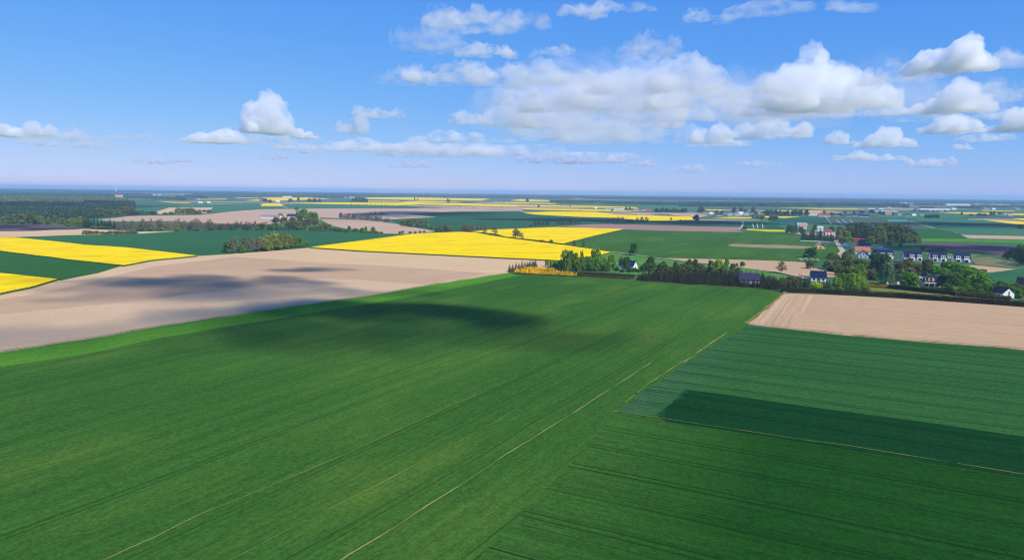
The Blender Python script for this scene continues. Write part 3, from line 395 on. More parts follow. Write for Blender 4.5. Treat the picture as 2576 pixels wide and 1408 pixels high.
# ------------------------------------------------------------------ survey of plants and buildings, in metres
# plants: name, category, group, label, species, tint, [(x, y, height, spread)]
PLANTS = [
    ('spruce_tree', 'tree', 'dark spruce in the clump at the corner of the bare field', 'dark spruce in the clump at the corner of the bare field', 'spruce', 0, [(-1.9, 514.6, 5.7, 3.4), (-1.2, 509.6, 3.0, 2.7), (0.4, 513.7, 6.1, 3.4), (3.0, 524.0, 6.4, 3.7), (5.3, 528.3, 5.7, 3.3), (7.7, 532.7, 6.9, 3.5), (10.0, 537.2, 5.4, 3.3), (11.9, 539.6, 5.4, 3.6), (13.1, 537.5, 4.9, 3.3), (14.3, 544.2, 6.4, 3.6), (16.6, 546.6, 6.3, 3.6), (17.5, 542.3, 5.4, 3.4), (18.8, 549.1, 6.6, 3.7)]),
    ('golden_conifer', 'shrub', 'golden conifer in the front nursery row beside the wheat', 'golden conifer in the front nursery row beside the wheat', 'thuja', 0, [(2.4, 505.9, 2.7, 1.6), (3.7, 506.1, 2.2, 1.8), (4.6, 505.5, 3.5, 1.5), (6.1, 504.6, 3.0, 1.3), (7.0, 503.6, 2.9, 1.7), (8.2, 504.4, 3.2, 1.6), (9.0, 504.1, 3.4, 1.5), (10.4, 502.3, 3.1, 1.8), (11.2, 502.1, 2.7, 1.9), (12.7, 502.6, 2.3, 1.4), (13.8, 501.7, 3.0, 1.4), (14.6, 501.5, 2.6, 1.6), (15.7, 500.2, 3.1, 1.8), (16.9, 499.6, 3.0, 1.3), (18.0, 499.3, 3.4, 1.6), (19.0, 500.0, 3.3, 1.6), (19.8, 499.9, 3.3, 1.9), (20.7, 498.5, 2.7, 1.3), (21.9, 498.1, 3.3, 1.2), (23.3, 498.6, 3.1, 1.4), (24.4, 496.8, 2.8, 1.9), (25.2, 497.9, 2.9, 1.2), (26.2, 497.0, 2.9, 1.3), (27.1, 495.9, 2.5, 1.8), (28.7, 496.1, 2.7, 1.5), (29.6, 495.4, 2.9, 1.6), (30.9, 495.0, 2.7, 1.7), (31.5, 495.1, 3.4, 1.5), (32.8, 495.1, 2.7, 1.6), (33.4, 493.9, 3.0, 1.2), (34.9, 493.6, 3.0, 1.4), (35.9, 492.8, 2.1, 1.2), (36.9, 492.0, 2.4, 1.5), (38.0, 492.6, 2.6, 1.4), (38.9, 491.8, 2.5, 1.4), (40.2, 492.2, 2.9, 1.7), (41.0, 491.6, 3.2, 1.3), (41.9, 490.9, 3.0, 1.3), (43.0, 490.6, 3.2, 1.5), (44.4, 490.4, 2.5, 1.6), (45.4, 489.6, 2.4, 1.3), (46.3, 489.6, 3.2, 1.7)]),
    ('golden_conifer', 'shrub', 'golden conifer in the middle nursery row', 'golden conifer in the middle nursery row', 'thuja', 0, [(3.6, 520.1, 3.2, 1.7), (5.2, 519.4, 2.2, 1.5), (6.4, 519.1, 2.5, 1.5), (7.3, 518.5, 3.3, 1.4), (8.2, 517.4, 3.2, 1.9), (9.7, 516.8, 3.3, 1.4), (11.1, 516.5, 2.9, 1.6), (12.0, 516.9, 2.3, 1.3), (13.4, 516.5, 3.1, 1.3), (14.8, 515.4, 3.3, 1.9), (15.9, 515.1, 2.0, 1.8), (16.6, 515.3, 2.9, 1.6), (17.9, 513.8, 2.9, 1.5), (19.0, 513.5, 2.7, 1.8), (20.3, 514.1, 2.7, 1.8), (21.3, 512.8, 3.3, 1.8), (22.9, 513.4, 2.9, 1.8), (23.5, 512.8, 2.4, 1.6), (25.0, 512.0, 3.1, 1.2), (25.9, 512.2, 2.2, 1.3), (27.6, 510.4, 2.1, 1.6), (28.4, 510.9, 2.5, 1.7), (29.7, 510.4, 2.3, 1.5), (30.5, 509.8, 3.0, 1.5), (31.7, 509.9, 2.5, 1.7), (33.3, 509.0, 3.1, 1.7), (34.2, 508.7, 2.7, 1.7), (35.3, 507.8, 2.6, 1.4), (36.5, 507.3, 2.1, 1.5), (37.6, 506.7, 3.2, 1.5), (39.0, 506.3, 2.3, 1.5), (39.7, 506.0, 2.9, 1.8), (41.3, 505.6, 3.0, 1.6), (41.9, 505.5, 2.0, 1.3), (43.6, 505.8, 2.1, 1.3), (44.8, 505.1, 2.0, 1.8)]),
    ('golden_conifer', 'shrub', 'golden conifer in the back nursery row', 'golden conifer in the back nursery row', 'thuja', 0, [(7.7, 536.2, 2.7, 1.9), (9.6, 536.1, 2.9, 1.3), (10.7, 535.9, 2.8, 1.4), (12.0, 534.7, 2.0, 1.5), (13.1, 534.6, 2.2, 1.4), (14.2, 534.6, 2.8, 1.6), (15.5, 534.5, 2.3, 1.6), (16.6, 534.0, 3.1, 1.6), (18.4, 534.0, 2.8, 1.8), (19.6, 533.1, 2.5, 1.8), (21.0, 533.2, 2.0, 1.8), (22.3, 532.2, 2.4, 1.8), (23.0, 532.4, 2.1, 1.7), (24.3, 532.0, 2.7, 2.0), (25.6, 530.8, 2.4, 1.9), (27.1, 531.1, 2.1, 1.3), (28.2, 530.5, 2.1, 1.5), (29.3, 529.5, 2.0, 2.0), (30.7, 529.4, 2.5, 1.9), (32.2, 529.0, 2.5, 1.8)]),
    ('birch_tree', 'tree', 'fresh green birch in the grove left of the blue roofed house', 'fresh green birch in the grove left of the blue roofed house', 'birch', 0, [(28.6, 556.9, 5.6, 3.7), (32.2, 546.0, 6.1, 5.1), (35.4, 542.0, 5.6, 4.6), (38.4, 538.0, 6.7, 5.3), (41.3, 531.9, 15.3, 6.6), (42.5, 523.8, 9.5, 5.6), (45.2, 528.2, 15.2, 7.0), (49.4, 527.8, 13.6, 5.6), (51.0, 524.6, 7.6, 5.1), (54.8, 537.5, 14.3, 3.1), (54.9, 527.1, 11.2, 4.7), (58.2, 528.6, 10.7, 7.0), (61.3, 525.7, 9.5, 5.8), (65.3, 533.5, 16.5, 9.0), (66.3, 526.2, 10.5, 7.5), (71.2, 529.9, 10.0, 6.6), (73.6, 524.8, 7.8, 5.8), (76.9, 529.3, 12.1, 6.8)]),
    ('birch_tree', 'tree', 'birch hiding the middle of the blue roofed house', 'birch hiding the middle of the blue roofed house', 'birch', 1, [(88.5, 526.3, 11.2, 5.6)]),
    ('birch_tree', 'tree', 'green tree rising behind the blue roofed house', 'green tree rising behind the blue roofed house', 'oak', 1, [(90.7, 565.8, 7.5, 5.0)]),
    ('garden_shrub', 'shrub', 'dark shrub around the blue roofed house', 'dark shrub around the blue roofed house', 'bush', 1, [(81.2, 527.6, 3.7, 3.7), (84.2, 519.9, 2.8, 3.7), (90.3, 520.5, 3.3, 4.2), (94.2, 524.0, 3.5, 6.0), (97.5, 523.2, 2.5, 5.1), (100.4, 524.7, 5.8, 4.7), (104.2, 529.9, 7.7, 5.6)]),
    ('lone_tree', 'tree', 'lone double crowned tree beside the dirt track in green wheat', 'lone double crowned tree beside the dirt track in green wheat', 'oak', 2, [(118.6, 664.7, 11.7, 9.7)]),
    ('bare_tree', 'tree', 'leafless tree at the tip of the green field beside the rape', 'leafless tree at the tip of the green field beside the rape', 'bare', 0, [(69.9, 771.4, 7.0, 6.5), (78.8, 755.7, 9.1, 6.3)]),
    ('round_bush', 'shrub', 'round green bush on the bank between the two rape fields', 'round green bush on the bank between the two rape fields', 'bush', 0, [(45.6, 806.9, 5.2, 6.1)]),
    ('low_shrub', 'shrub', 'brown spreading shrub on the bank between the two rape fields', 'brown spreading shrub on the bank between the two rape fields', 'bush', 5, [(34.6, 827.7, 3.1, 10.2)]),
    ('budding_tree', 'tree', 'thin budding tree between the two rape fields', 'thin budding tree between the two rape fields', 'sparse', 0, [(4.2, 892.1, 12.9, 9.8), (8.5, 890.5, 10.4, 8.6), (12.0, 870.5, 8.6, 5.8)]),
    ('low_bush', 'shrub', 'small bush at the foot of the budding trees', 'small bush at the foot of the budding trees', 'bush', 5, [(12.9, 868.5, 2.7, 7.3)]),
    ('budding_tree', 'tree', 'budding tree on the crest of the rape field', 'budding tree on the crest of the rape field', 'sparse', 1, [(-39.8, 978.9, 6.5, 8.6), (-25.3, 951.6, 12.4, 11.9), (3.9, 894.0, 12.6, 11.2)]),
    ('plantation_conifer', 'tree', 'dark conifer in the front row of the plantation along the wheat', 'dark conifer in the front row of the plantation along the wheat', 'spruce', 1, [(87.5, 468.9, 5.7, 3.2), (88.6, 468.7, 4.4, 2.9), (90.0, 467.0, 6.0, 2.3), (91.2, 467.5, 4.3, 2.9), (93.0, 465.8, 4.5, 3.1), (94.0, 466.0, 5.7, 2.2), (95.1, 465.0, 4.5, 2.5), (97.0, 464.4, 3.8, 2.4), (98.3, 464.1, 4.3, 2.7), (100.1, 463.4, 5.2, 2.2), (100.8, 462.7, 4.1, 3.1), (102.9, 462.6, 6.1, 2.5), (103.9, 461.2, 4.5, 2.8), (105.2, 460.6, 4.4, 2.9), (106.8, 460.1, 5.1, 2.2), (107.9, 460.1, 5.6, 2.8), (109.4, 459.7, 5.4, 2.7), (110.2, 458.3, 5.4, 2.2), (112.4, 458.4, 4.6, 2.8), (113.3, 457.4, 5.3, 2.5), (114.5, 457.4, 3.9, 2.8), (116.1, 456.2, 5.6, 2.4), (117.1, 456.0, 5.9, 2.1), (118.7, 455.5, 5.6, 2.4), (119.8, 454.8, 5.1, 2.9), (121.0, 453.7, 4.0, 2.3), (122.3, 454.1, 5.6, 2.8), (123.7, 453.4, 4.7, 2.8), (125.3, 451.9, 5.1, 2.2), (126.5, 452.1, 5.0, 2.6), (127.6, 451.6, 5.6, 2.0), (129.2, 450.0, 6.0, 2.4), (130.4, 449.9, 5.2, 3.1), (131.9, 449.6, 5.8, 2.5), (133.0, 448.6, 3.7, 2.8), (134.4, 448.3, 4.9, 2.5), (135.3, 447.8, 3.8, 2.5), (136.9, 447.2, 5.0, 3.0), (138.5, 447.0, 5.6, 2.7), (139.1, 446.4, 4.2, 2.1), (140.5, 445.0, 4.4, 2.9), (142.2, 445.4, 5.7, 2.6), (143.4, 444.0, 5.4, 2.3), (144.5, 443.3, 5.7, 2.4), (145.9, 443.3, 3.9, 2.0), (146.7, 443.3, 4.0, 2.5), (148.3, 442.1, 4.6, 2.7), (149.3, 441.8, 5.4, 2.4), (150.3, 440.8, 5.3, 2.3), (151.8, 440.6, 5.0, 2.2), (152.9, 440.6, 5.5, 2.1), (154.5, 439.9, 4.1, 2.1), (155.7, 439.4, 3.7, 2.1), (156.6, 438.6, 3.7, 2.0), (158.1, 438.0, 5.3, 2.0), (159.3, 437.5, 3.6, 3.0), (160.5, 437.4, 4.7, 2.1), (161.9, 436.4, 3.9, 2.0), (163.3, 435.9, 5.4, 2.4), (164.6, 435.3, 4.2, 2.2), (165.6, 434.5, 4.4, 2.0), (166.6, 433.6, 4.9, 1.9), (167.7, 434.3, 4.0, 2.0), (168.7, 433.1, 5.7, 2.1)]),
    ('plantation_conifer', 'tree', 'dark conifer in the second row of the plantation', 'dark conifer in the second row of the plantation', 'spruce', 1, [(91.3, 475.6, 5.6, 3.3), (93.1, 475.5, 4.4, 2.9), (94.9, 474.7, 4.3, 3.2), (95.7, 474.0, 4.4, 3.0), (98.4, 473.2, 5.4, 3.0), (100.0, 472.1, 5.8, 2.6), (101.4, 472.0, 5.5, 2.7), (103.1, 471.5, 5.3, 2.9), (105.2, 470.3, 4.7, 2.3), (107.1, 470.1, 4.7, 3.1), (108.8, 469.4, 4.1, 3.2), (110.2, 467.7, 5.6, 2.7), (112.3, 467.1, 4.4, 2.6), (113.3, 467.2, 5.8, 2.3), (115.6, 466.7, 3.7, 2.9), (117.0, 466.3, 3.9, 2.9), (119.1, 465.5, 4.1, 3.3), (120.3, 464.3, 4.5, 3.0), (122.3, 463.2, 4.8, 2.3), (123.8, 463.6, 5.5, 2.2), (125.1, 461.9, 4.0, 3.2), (127.0, 461.9, 4.0, 3.1), (129.2, 460.8, 5.3, 3.1), (130.6, 460.3, 4.6, 2.2), (132.8, 459.5, 5.4, 2.3), (134.2, 459.1, 5.2, 2.2), (135.7, 458.5, 3.7, 2.7), (137.7, 457.8, 5.0, 2.8), (138.9, 457.4, 5.8, 2.5), (140.9, 457.0, 4.0, 2.3), (142.8, 455.4, 5.5, 3.2), (144.0, 454.6, 4.7, 2.6), (146.0, 453.9, 5.7, 2.6), (147.7, 454.0, 5.8, 3.1), (148.7, 452.9, 3.9, 2.2), (151.0, 452.9, 4.6, 2.8), (151.7, 451.9, 4.1, 2.6), (153.7, 451.2, 5.2, 2.4), (155.2, 451.2, 4.4, 2.1), (156.7, 450.0, 5.0, 3.2), (159.1, 449.0, 4.3, 2.2), (160.2, 449.1, 4.6, 2.7), (161.7, 448.0, 4.1, 2.6), (163.8, 447.2, 4.1, 2.3), (165.7, 447.6, 3.7, 2.6), (166.9, 446.9, 3.5, 2.3), (168.6, 445.9, 5.6, 2.9), (170.6, 445.7, 3.8, 2.0), (171.5, 444.9, 3.5, 2.7), (172.8, 444.5, 3.9, 2.9)]),
    ('plantation_conifer', 'tree', 'dark conifer in the third row of the plantation', 'dark conifer in the third row of the plantation', 'spruce', 1, [(91.7, 482.0, 4.0, 2.6), (93.4, 480.9, 6.2, 3.1), (94.8, 481.3, 5.8, 3.1), (96.4, 479.8, 5.3, 2.4), (97.9, 480.5, 5.5, 3.2), (100.0, 479.2, 5.6, 3.2), (101.5, 478.6, 4.9, 2.7), (102.6, 478.9, 5.6, 3.3), (104.4, 478.0, 4.7, 2.6), (106.2, 477.4, 6.3, 2.3), (107.3, 477.0, 4.9, 3.1), (109.2, 475.8, 5.4, 2.1), (110.7, 476.0, 5.1, 2.4), (112.2, 475.0, 4.1, 2.9), (113.6, 475.1, 6.1, 3.2), (115.5, 475.0, 6.2, 2.3), (116.6, 473.8, 4.6, 2.4), (118.6, 473.0, 4.6, 2.5), (119.8, 473.9, 4.4, 3.2), (121.1, 473.3, 4.3, 2.2), (122.9, 472.1, 5.9, 2.8), (125.0, 472.5, 4.5, 3.2), (125.7, 471.9, 5.0, 2.4), (127.8, 471.6, 4.4, 3.2), (128.6, 470.1, 4.2, 3.2), (130.7, 469.9, 4.1, 2.1), (132.5, 470.0, 4.3, 3.0), (134.1, 469.7, 6.2, 2.7), (135.2, 469.3, 4.7, 3.2), (136.6, 468.9, 4.1, 2.2), (137.9, 467.4, 3.9, 2.3), (139.9, 466.7, 6.2, 2.3), (140.9, 466.4, 5.0, 2.9), (142.7, 467.2, 4.6, 2.9), (144.4, 465.9, 4.9, 2.7), (145.6, 465.6, 5.8, 2.3), (147.0, 464.6, 5.8, 2.3), (148.9, 464.2, 4.1, 2.4), (150.0, 465.0, 6.2, 2.5), (152.1, 464.3, 3.8, 3.1), (153.1, 462.7, 5.4, 2.6), (154.9, 463.5, 5.1, 2.6), (155.7, 462.5, 4.5, 2.6), (157.4, 462.4, 4.6, 2.7), (159.2, 461.0, 5.8, 3.0), (160.0, 460.7, 4.4, 2.2), (161.8, 460.5, 4.5, 2.8), (162.9, 459.9, 4.8, 2.6), (164.6, 459.5, 6.1, 2.6), (166.1, 459.4, 3.9, 2.5), (167.9, 458.7, 3.8, 3.0), (168.8, 458.1, 4.6, 2.3), (170.4, 457.8, 4.7, 3.0), (172.3, 457.9, 4.4, 2.6), (173.4, 457.6, 5.3, 3.0), (175.1, 457.4, 4.2, 2.4), (176.6, 457.0, 3.9, 2.4), (177.8, 456.8, 5.0, 3.1)]),
    ('plantation_conifer', 'tree', 'dark conifer in the fourth row of the plantation', 'dark conifer in the fourth row of the plantation', 'spruce', 1, [(99.6, 494.3, 5.5, 3.4), (102.3, 494.2, 5.1, 2.5), (104.3, 493.8, 4.6, 3.5), (105.7, 493.8, 5.5, 3.1), (107.6, 493.7, 4.4, 2.3), (110.6, 492.8, 4.2, 2.8), (112.2, 492.1, 5.0, 3.2), (114.2, 492.2, 5.8, 3.2), (115.7, 491.4, 5.3, 3.6), (117.9, 491.6, 4.6, 2.9), (120.7, 489.8, 4.3, 2.8), (122.4, 489.3, 4.0, 2.8), (123.9, 489.4, 3.6, 3.5), (126.5, 488.9, 3.7, 2.6), (128.4, 488.1, 4.7, 2.7), (131.1, 487.9, 4.7, 2.6), (132.2, 487.3, 3.8, 3.0), (134.9, 487.5, 5.3, 3.5), (137.0, 486.5, 3.9, 2.4), (138.7, 486.8, 3.9, 3.4), (140.3, 485.7, 5.6, 2.4), (143.3, 485.7, 4.0, 2.5), (144.2, 485.4, 4.4, 3.4), (147.4, 485.4, 4.4, 2.8), (148.5, 484.9, 4.1, 3.2), (150.8, 484.6, 4.0, 2.8), (153.0, 483.9, 5.1, 2.5), (155.0, 483.0, 3.9, 3.2), (156.7, 482.7, 4.8, 3.1), (158.9, 483.0, 5.3, 3.4), (160.7, 481.8, 4.1, 3.4), (163.1, 481.9, 5.3, 3.5), (164.3, 480.5, 4.5, 2.5), (167.1, 480.9, 5.1, 3.0), (168.2, 480.4, 5.4, 2.9), (170.5, 479.4, 4.4, 2.9), (172.6, 479.0, 3.9, 2.4), (174.9, 478.9, 4.1, 3.4), (177.0, 478.5, 5.7, 3.3), (178.9, 478.5, 3.4, 3.1)]),
    ('plantation_conifer', 'tree', 'dark conifer in the back row of the plantation', 'dark conifer in the back row of the plantation', 'spruce', 1, [(105.8, 502.6, 4.7, 2.9), (106.9, 501.7, 4.9, 2.7), (108.6, 501.5, 4.3, 3.1), (110.5, 501.2, 4.0, 2.7), (112.8, 501.1, 3.7, 2.8), (114.0, 500.1, 4.0, 2.3), (116.0, 498.9, 5.6, 2.8), (117.9, 499.7, 4.2, 2.6), (120.2, 499.0, 5.8, 2.8), (121.4, 498.5, 5.8, 2.4), (123.2, 497.6, 4.0, 2.5), (125.2, 496.6, 5.3, 3.3), (126.1, 496.5, 5.3, 2.5), (128.1, 495.5, 4.3, 3.1), (129.6, 495.6, 4.2, 2.8), (131.5, 494.8, 5.3, 2.8), (133.7, 494.9, 5.4, 2.5), (135.2, 494.2, 4.4, 2.2), (136.5, 493.8, 4.0, 3.1), (138.5, 492.7, 5.5, 3.1), (140.4, 493.6, 4.8, 3.1), (142.6, 492.8, 3.9, 3.4), (144.0, 492.0, 5.2, 2.4), (145.5, 491.3, 4.9, 2.4), (146.8, 491.0, 5.6, 2.3), (148.6, 491.3, 5.3, 2.6), (150.3, 489.5, 4.9, 2.5), (152.7, 490.3, 4.2, 3.0), (153.8, 490.0, 4.7, 2.6), (156.3, 489.2, 5.4, 2.6), (157.7, 488.3, 5.0, 2.5), (158.8, 488.0, 5.3, 2.6), (160.5, 487.6, 3.7, 2.5), (162.4, 486.9, 4.9, 2.5)]),
    ('plantation_conifer', 'tree', 'dark conifer behind the plum dark roof', 'dark conifer behind the plum dark roof', 'spruce', 1, [(169.9, 501.7, 4.6, 2.4), (171.6, 498.9, 5.6, 2.8), (172.8, 496.3, 5.0, 2.6), (174.2, 495.9, 5.7, 2.7), (175.0, 493.1, 5.1, 2.8), (177.0, 492.1, 6.1, 2.3), (177.8, 489.2, 4.0, 2.7), (179.6, 488.4, 5.9, 2.6), (180.4, 486.9, 3.7, 2.9), (182.1, 483.6, 3.7, 2.8), (183.2, 483.1, 4.3, 2.4), (184.3, 481.4, 3.8, 3.2), (185.3, 479.3, 4.0, 2.1)]),
    ('edge_tree', 'tree', 'dusky olive tree along the back of the plantation', 'dusky olive tree along the back of the plantation', 'oak', 6, [(110.4, 509.9, 8.0, 7.0), (114.1, 509.7, 7.7, 7.0), (118.6, 508.7, 5.1, 7.5), (122.1, 507.1, 7.8, 7.1), (124.6, 506.4, 7.3, 5.5), (128.0, 505.1, 5.9, 6.8), (131.7, 504.8, 7.5, 7.6), (136.9, 503.3, 5.6, 6.4), (138.7, 503.2, 7.2, 7.2), (142.8, 502.3, 5.2, 5.9), (147.0, 501.1, 8.4, 7.0), (150.2, 500.0, 4.9, 7.5), (154.7, 499.0, 7.7, 6.1), (157.2, 498.6, 5.5, 7.1), (161.5, 496.7, 5.1, 7.6), (164.9, 496.4, 6.8, 6.6)]),
    ('edge_tree', 'tree', 'brownish tree between the plantation and the dirt track', 'brownish tree between the plantation and the dirt track', 'oak', 5, [(107.4, 529.8, 5.7, 7.4), (116.2, 528.3, 6.5, 7.6), (121.2, 525.9, 4.1, 7.5), (128.2, 526.0, 5.5, 8.0), (131.7, 524.0, 6.5, 6.5), (137.3, 523.9, 6.3, 6.4), (143.8, 522.2, 6.5, 5.9), (148.4, 520.3, 4.6, 6.3), (157.9, 519.5, 3.9, 7.7), (161.2, 518.9, 6.5, 5.8), (169.3, 517.1, 4.5, 5.8)]),
    ('garden_bush', 'shrub', 'garden bush below the row of white houses', 'garden bush below the row of white houses', 'bush', 1, [(332.3, 588.4, 3.0, 5.1), (335.1, 587.6, 3.9, 5.6), (340.8, 588.9, 2.8, 4.4), (341.9, 586.9, 3.8, 6.0), (347.5, 588.3, 3.1, 4.1), (351.7, 587.7, 2.9, 6.1), (353.0, 586.2, 2.9, 5.4), (356.4, 586.0, 3.0, 4.7), (361.6, 586.3, 2.8, 4.2), (365.8, 587.2, 3.8, 4.7), (368.1, 586.4, 2.6, 4.7), (372.4, 585.9, 2.9, 4.6), (375.5, 584.9, 3.1, 5.6), (379.9, 585.9, 2.7, 5.8), (383.2, 585.2, 3.2, 5.8)]),
    ('garden_bush', 'shrub', 'garden bush along the inner hedge', 'garden bush along the inner hedge', 'bush', 2, [(250.0, 444.1, 2.1, 2.9), (253.4, 443.2, 2.2, 3.6), (256.3, 442.3, 1.9, 4.4), (258.6, 441.5, 1.8, 4.1), (262.5, 441.7, 2.3, 4.2), (266.2, 439.9, 2.7, 2.9), (268.9, 440.3, 2.5, 3.5), (272.2, 438.7, 2.7, 3.9), (275.7, 438.2, 1.7, 4.2), (277.7, 438.4, 2.6, 3.3), (281.8, 437.6, 1.9, 3.9), (283.4, 436.6, 2.7, 3.1)]),
    ('orchard_tree', 'tree', 'small orchard tree between lane and gardens', 'small orchard tree between lane and gardens', 'oak', 3, [(302.7, 621.8, 6.6, 7.6), (302.4, 616.2, 5.2, 6.8), (300.9, 607.5, 6.3, 5.5), (299.8, 600.6, 6.0, 7.0), (298.9, 596.1, 6.8, 7.5), (298.3, 589.8, 4.9, 7.6), (297.1, 582.3, 5.9, 6.9), (296.3, 576.5, 6.5, 7.1), (295.6, 570.8, 6.9, 6.9)]),
    ('belt_tree', 'tree', 'leafy tree in the green belt along the right hedge', 'leafy tree in the green belt along the right hedge', 'oak', 1, [(294.0, 420.3, 7.3, 6.3), (295.6, 419.4, 5.2, 6.8), (296.8, 416.8, 6.2, 6.4), (299.1, 415.4, 6.1, 6.4), (300.8, 414.2, 6.8, 5.6), (302.9, 412.6, 6.8, 5.2), (304.2, 411.3, 6.3, 5.6), (305.8, 410.3, 5.8, 6.6), (307.2, 409.0, 4.6, 7.6)]),
    ('belt_tree', 'tree', 'olive tree in the green belt behind the white gabled house', 'olive tree in the green belt behind the white gabled house', 'oak', 3, [(312.6, 443.0, 4.6, 7.4), (315.3, 441.4, 3.7, 6.7), (317.7, 441.2, 6.1, 6.3), (319.2, 439.5, 5.5, 6.8), (322.4, 438.0, 4.7, 5.5), (324.3, 437.2, 5.3, 6.3), (326.1, 436.8, 4.1, 5.6), (329.1, 434.5, 4.3, 7.4)]),
    ('lane_tree', 'tree', 'olive tree filling the gardens beside the lane', 'olive tree filling the gardens beside the lane', 'oak', 3, [(248.2, 518.1, 8.1, 7.1), (250.3, 513.1, 6.1, 7.1), (251.4, 508.4, 7.2, 6.7), (252.7, 505.7, 5.1, 9.3), (254.6, 500.5, 7.6, 8.2), (256.9, 497.4, 6.0, 6.4), (257.3, 494.7, 5.1, 8.5), (259.1, 490.4, 7.7, 8.2), (261.7, 486.9, 5.7, 7.1)]),
    ('yard_shrub', 'shrub', 'dark shrub in the gardens behind the modern house', 'dark shrub in the gardens behind the modern house', 'bush', 7, [(279.8, 496.5, 5.0, 6.0), (283.7, 495.6, 3.7, 5.4), (286.3, 494.8, 3.7, 5.1), (289.5, 495.1, 5.0, 4.2), (292.4, 494.0, 3.3, 5.6), (294.7, 492.7, 4.9, 5.6), (298.4, 492.0, 3.2, 6.2), (301.2, 491.2, 4.6, 5.1), (303.4, 491.2, 3.3, 6.0), (306.9, 490.2, 3.7, 4.9), (310.5, 489.6, 3.7, 5.5)]),
    ('hedge_top_bush', 'shrub', 'rough bush behind the long hedge', 'rough bush behind the long hedge', 'bush', 3, [(272.4, 413.7, 3.2, 3.8), (274.3, 411.8, 3.6, 3.7), (275.2, 411.2, 3.7, 4.4), (276.8, 410.0, 3.2, 3.9), (278.8, 408.7, 3.4, 4.6), (280.9, 407.5, 3.3, 4.9), (281.8, 406.1, 3.7, 3.2), (283.4, 404.7, 3.3, 3.7), (285.0, 404.1, 3.2, 3.6), (286.3, 402.0, 3.1, 4.5), (287.5, 401.4, 2.6, 4.7), (289.1, 399.7, 2.4, 4.6), (290.0, 399.3, 3.1, 3.2), (291.6, 397.5, 3.3, 3.7)]),
    ('plantation_conifer', 'tree', 'dark conifer at the plantation end by the grey roofed house', 'dark conifer at the plantation end by the grey roofed house', 'spruce', 1, [(164.1, 462.9, 3.9, 2.7), (156.0, 438.6, 5.7, 2.1), (156.4, 437.6, 3.7, 2.0), (165.9, 461.6, 4.7, 1.9), (158.5, 437.8, 4.9, 2.5), (167.1, 461.0, 3.8, 1.9), (159.4, 437.0, 5.4, 2.5), (160.5, 436.2, 4.3, 2.1), (169.0, 459.2, 5.9, 2.6), (170.2, 458.3, 5.5, 2.4), (161.8, 435.1, 3.6, 1.9), (162.5, 435.0, 4.0, 1.9), (171.9, 458.3, 4.0, 2.0), (164.3, 435.0, 5.9, 2.1), (173.3, 457.1, 6.2, 2.4), (165.3, 433.7, 4.0, 2.5), (166.4, 434.0, 3.7, 2.4), (174.6, 454.9, 4.3, 2.7), (167.6, 433.3, 5.5, 1.9), (176.5, 454.4, 4.0, 2.6), (168.8, 433.0, 4.4, 2.5), (177.6, 452.7, 4.7, 2.4), (170.0, 432.4, 4.1, 2.3)]),
    ('thicket_shrub', 'shrub', 'olive brown shrub in the thicket below the dirt track', 'olive brown shrub in the thicket below the dirt track', 'bush', 3, [(172.5, 469.5, 5.4, 2.5), (173.7, 468.6, 5.7, 2.3), (174.4, 467.3, 4.4, 3.3), (176.2, 466.5, 4.5, 3.1), (177.7, 464.8, 5.3, 2.7), (178.7, 463.6, 5.2, 3.5), (179.3, 462.4, 4.9, 2.6), (183.3, 462.3, 4.9, 3.2), (175.8, 442.7, 5.8, 3.4), (184.2, 461.0, 5.3, 3.3), (176.7, 441.6, 4.6, 3.6), (178.2, 441.5, 7.0, 3.6), (185.8, 460.2, 4.8, 2.8), (179.7, 441.3, 5.4, 3.5), (187.4, 459.9, 6.3, 3.8), (180.6, 440.9, 6.3, 2.4), (188.0, 458.3, 6.2, 3.7), (189.5, 457.7, 6.3, 2.7), (182.8, 441.2, 4.7, 2.7), (183.4, 441.1, 6.6, 3.7), (190.9, 457.2, 5.7, 3.3), (184.8, 440.1, 7.0, 3.3)]),
    ('field_edge_tree', 'tree', 'tree rising out of the dark plantation', 'tree rising out of the dark plantation', 'oak', 2, [(113.4, 554.4, 9.6, 7.9), (113.0, 547.7, 4.7, 6.3), (118.9, 535.5, 7.2, 6.7), (127.6, 532.2, 7.7, 3.8), (131.5, 532.6, 5.3, 4.7), (135.2, 528.9, 6.3, 4.2), (137.7, 529.1, 9.4, 6.1), (142.3, 529.6, 9.4, 5.6), (148.3, 530.2, 5.3, 5.2), (153.4, 526.6, 9.2, 4.9), (174.0, 536.8, 5.8, 5.2)]),
    ('bright_tree', 'tree', 'bright yellow green maple above the dark plantation', 'bright yellow green maple above the dark plantation', 'oak', 4, [(159.8, 527.2, 9.9, 8.4)]),
    ('field_tree', 'tree', 'small tree in the strip by the dirt track', 'small tree in the strip by the dirt track', 'oak', 1, [(163.2, 523.6, 4.7, 7.0), (177.7, 564.2, 7.4, 4.5), (188.1, 569.9, 3.1, 2.8), (192.7, 570.4, 4.4, 4.8)]),
    ('budding_tree', 'tree', 'broad budding tree at the bend of the dirt track', 'broad budding tree at the bend of the dirt track', 'sparse', 1, [(207.7, 524.6, 9.3, 10.5)]),
    ('garden_spruce', 'tree', 'dark garden spruce around the navy roofed bungalow', 'dark garden spruce around the navy roofed bungalow', 'spruce', 1, [(179.0, 439.9, 6.2, 2.7), (180.1, 438.6, 5.6, 2.7), (188.8, 447.3, 8.9, 3.0), (189.9, 446.5, 8.8, 2.8), (192.8, 447.6, 7.4, 3.2), (193.5, 445.3, 6.9, 3.4), (195.3, 445.5, 6.9, 3.2), (198.4, 445.7, 4.7, 2.4), (200.4, 443.0, 5.2, 2.4), (202.8, 441.8, 5.2, 2.6), (205.1, 442.0, 6.4, 2.8), (207.5, 443.6, 5.2, 2.4)]),
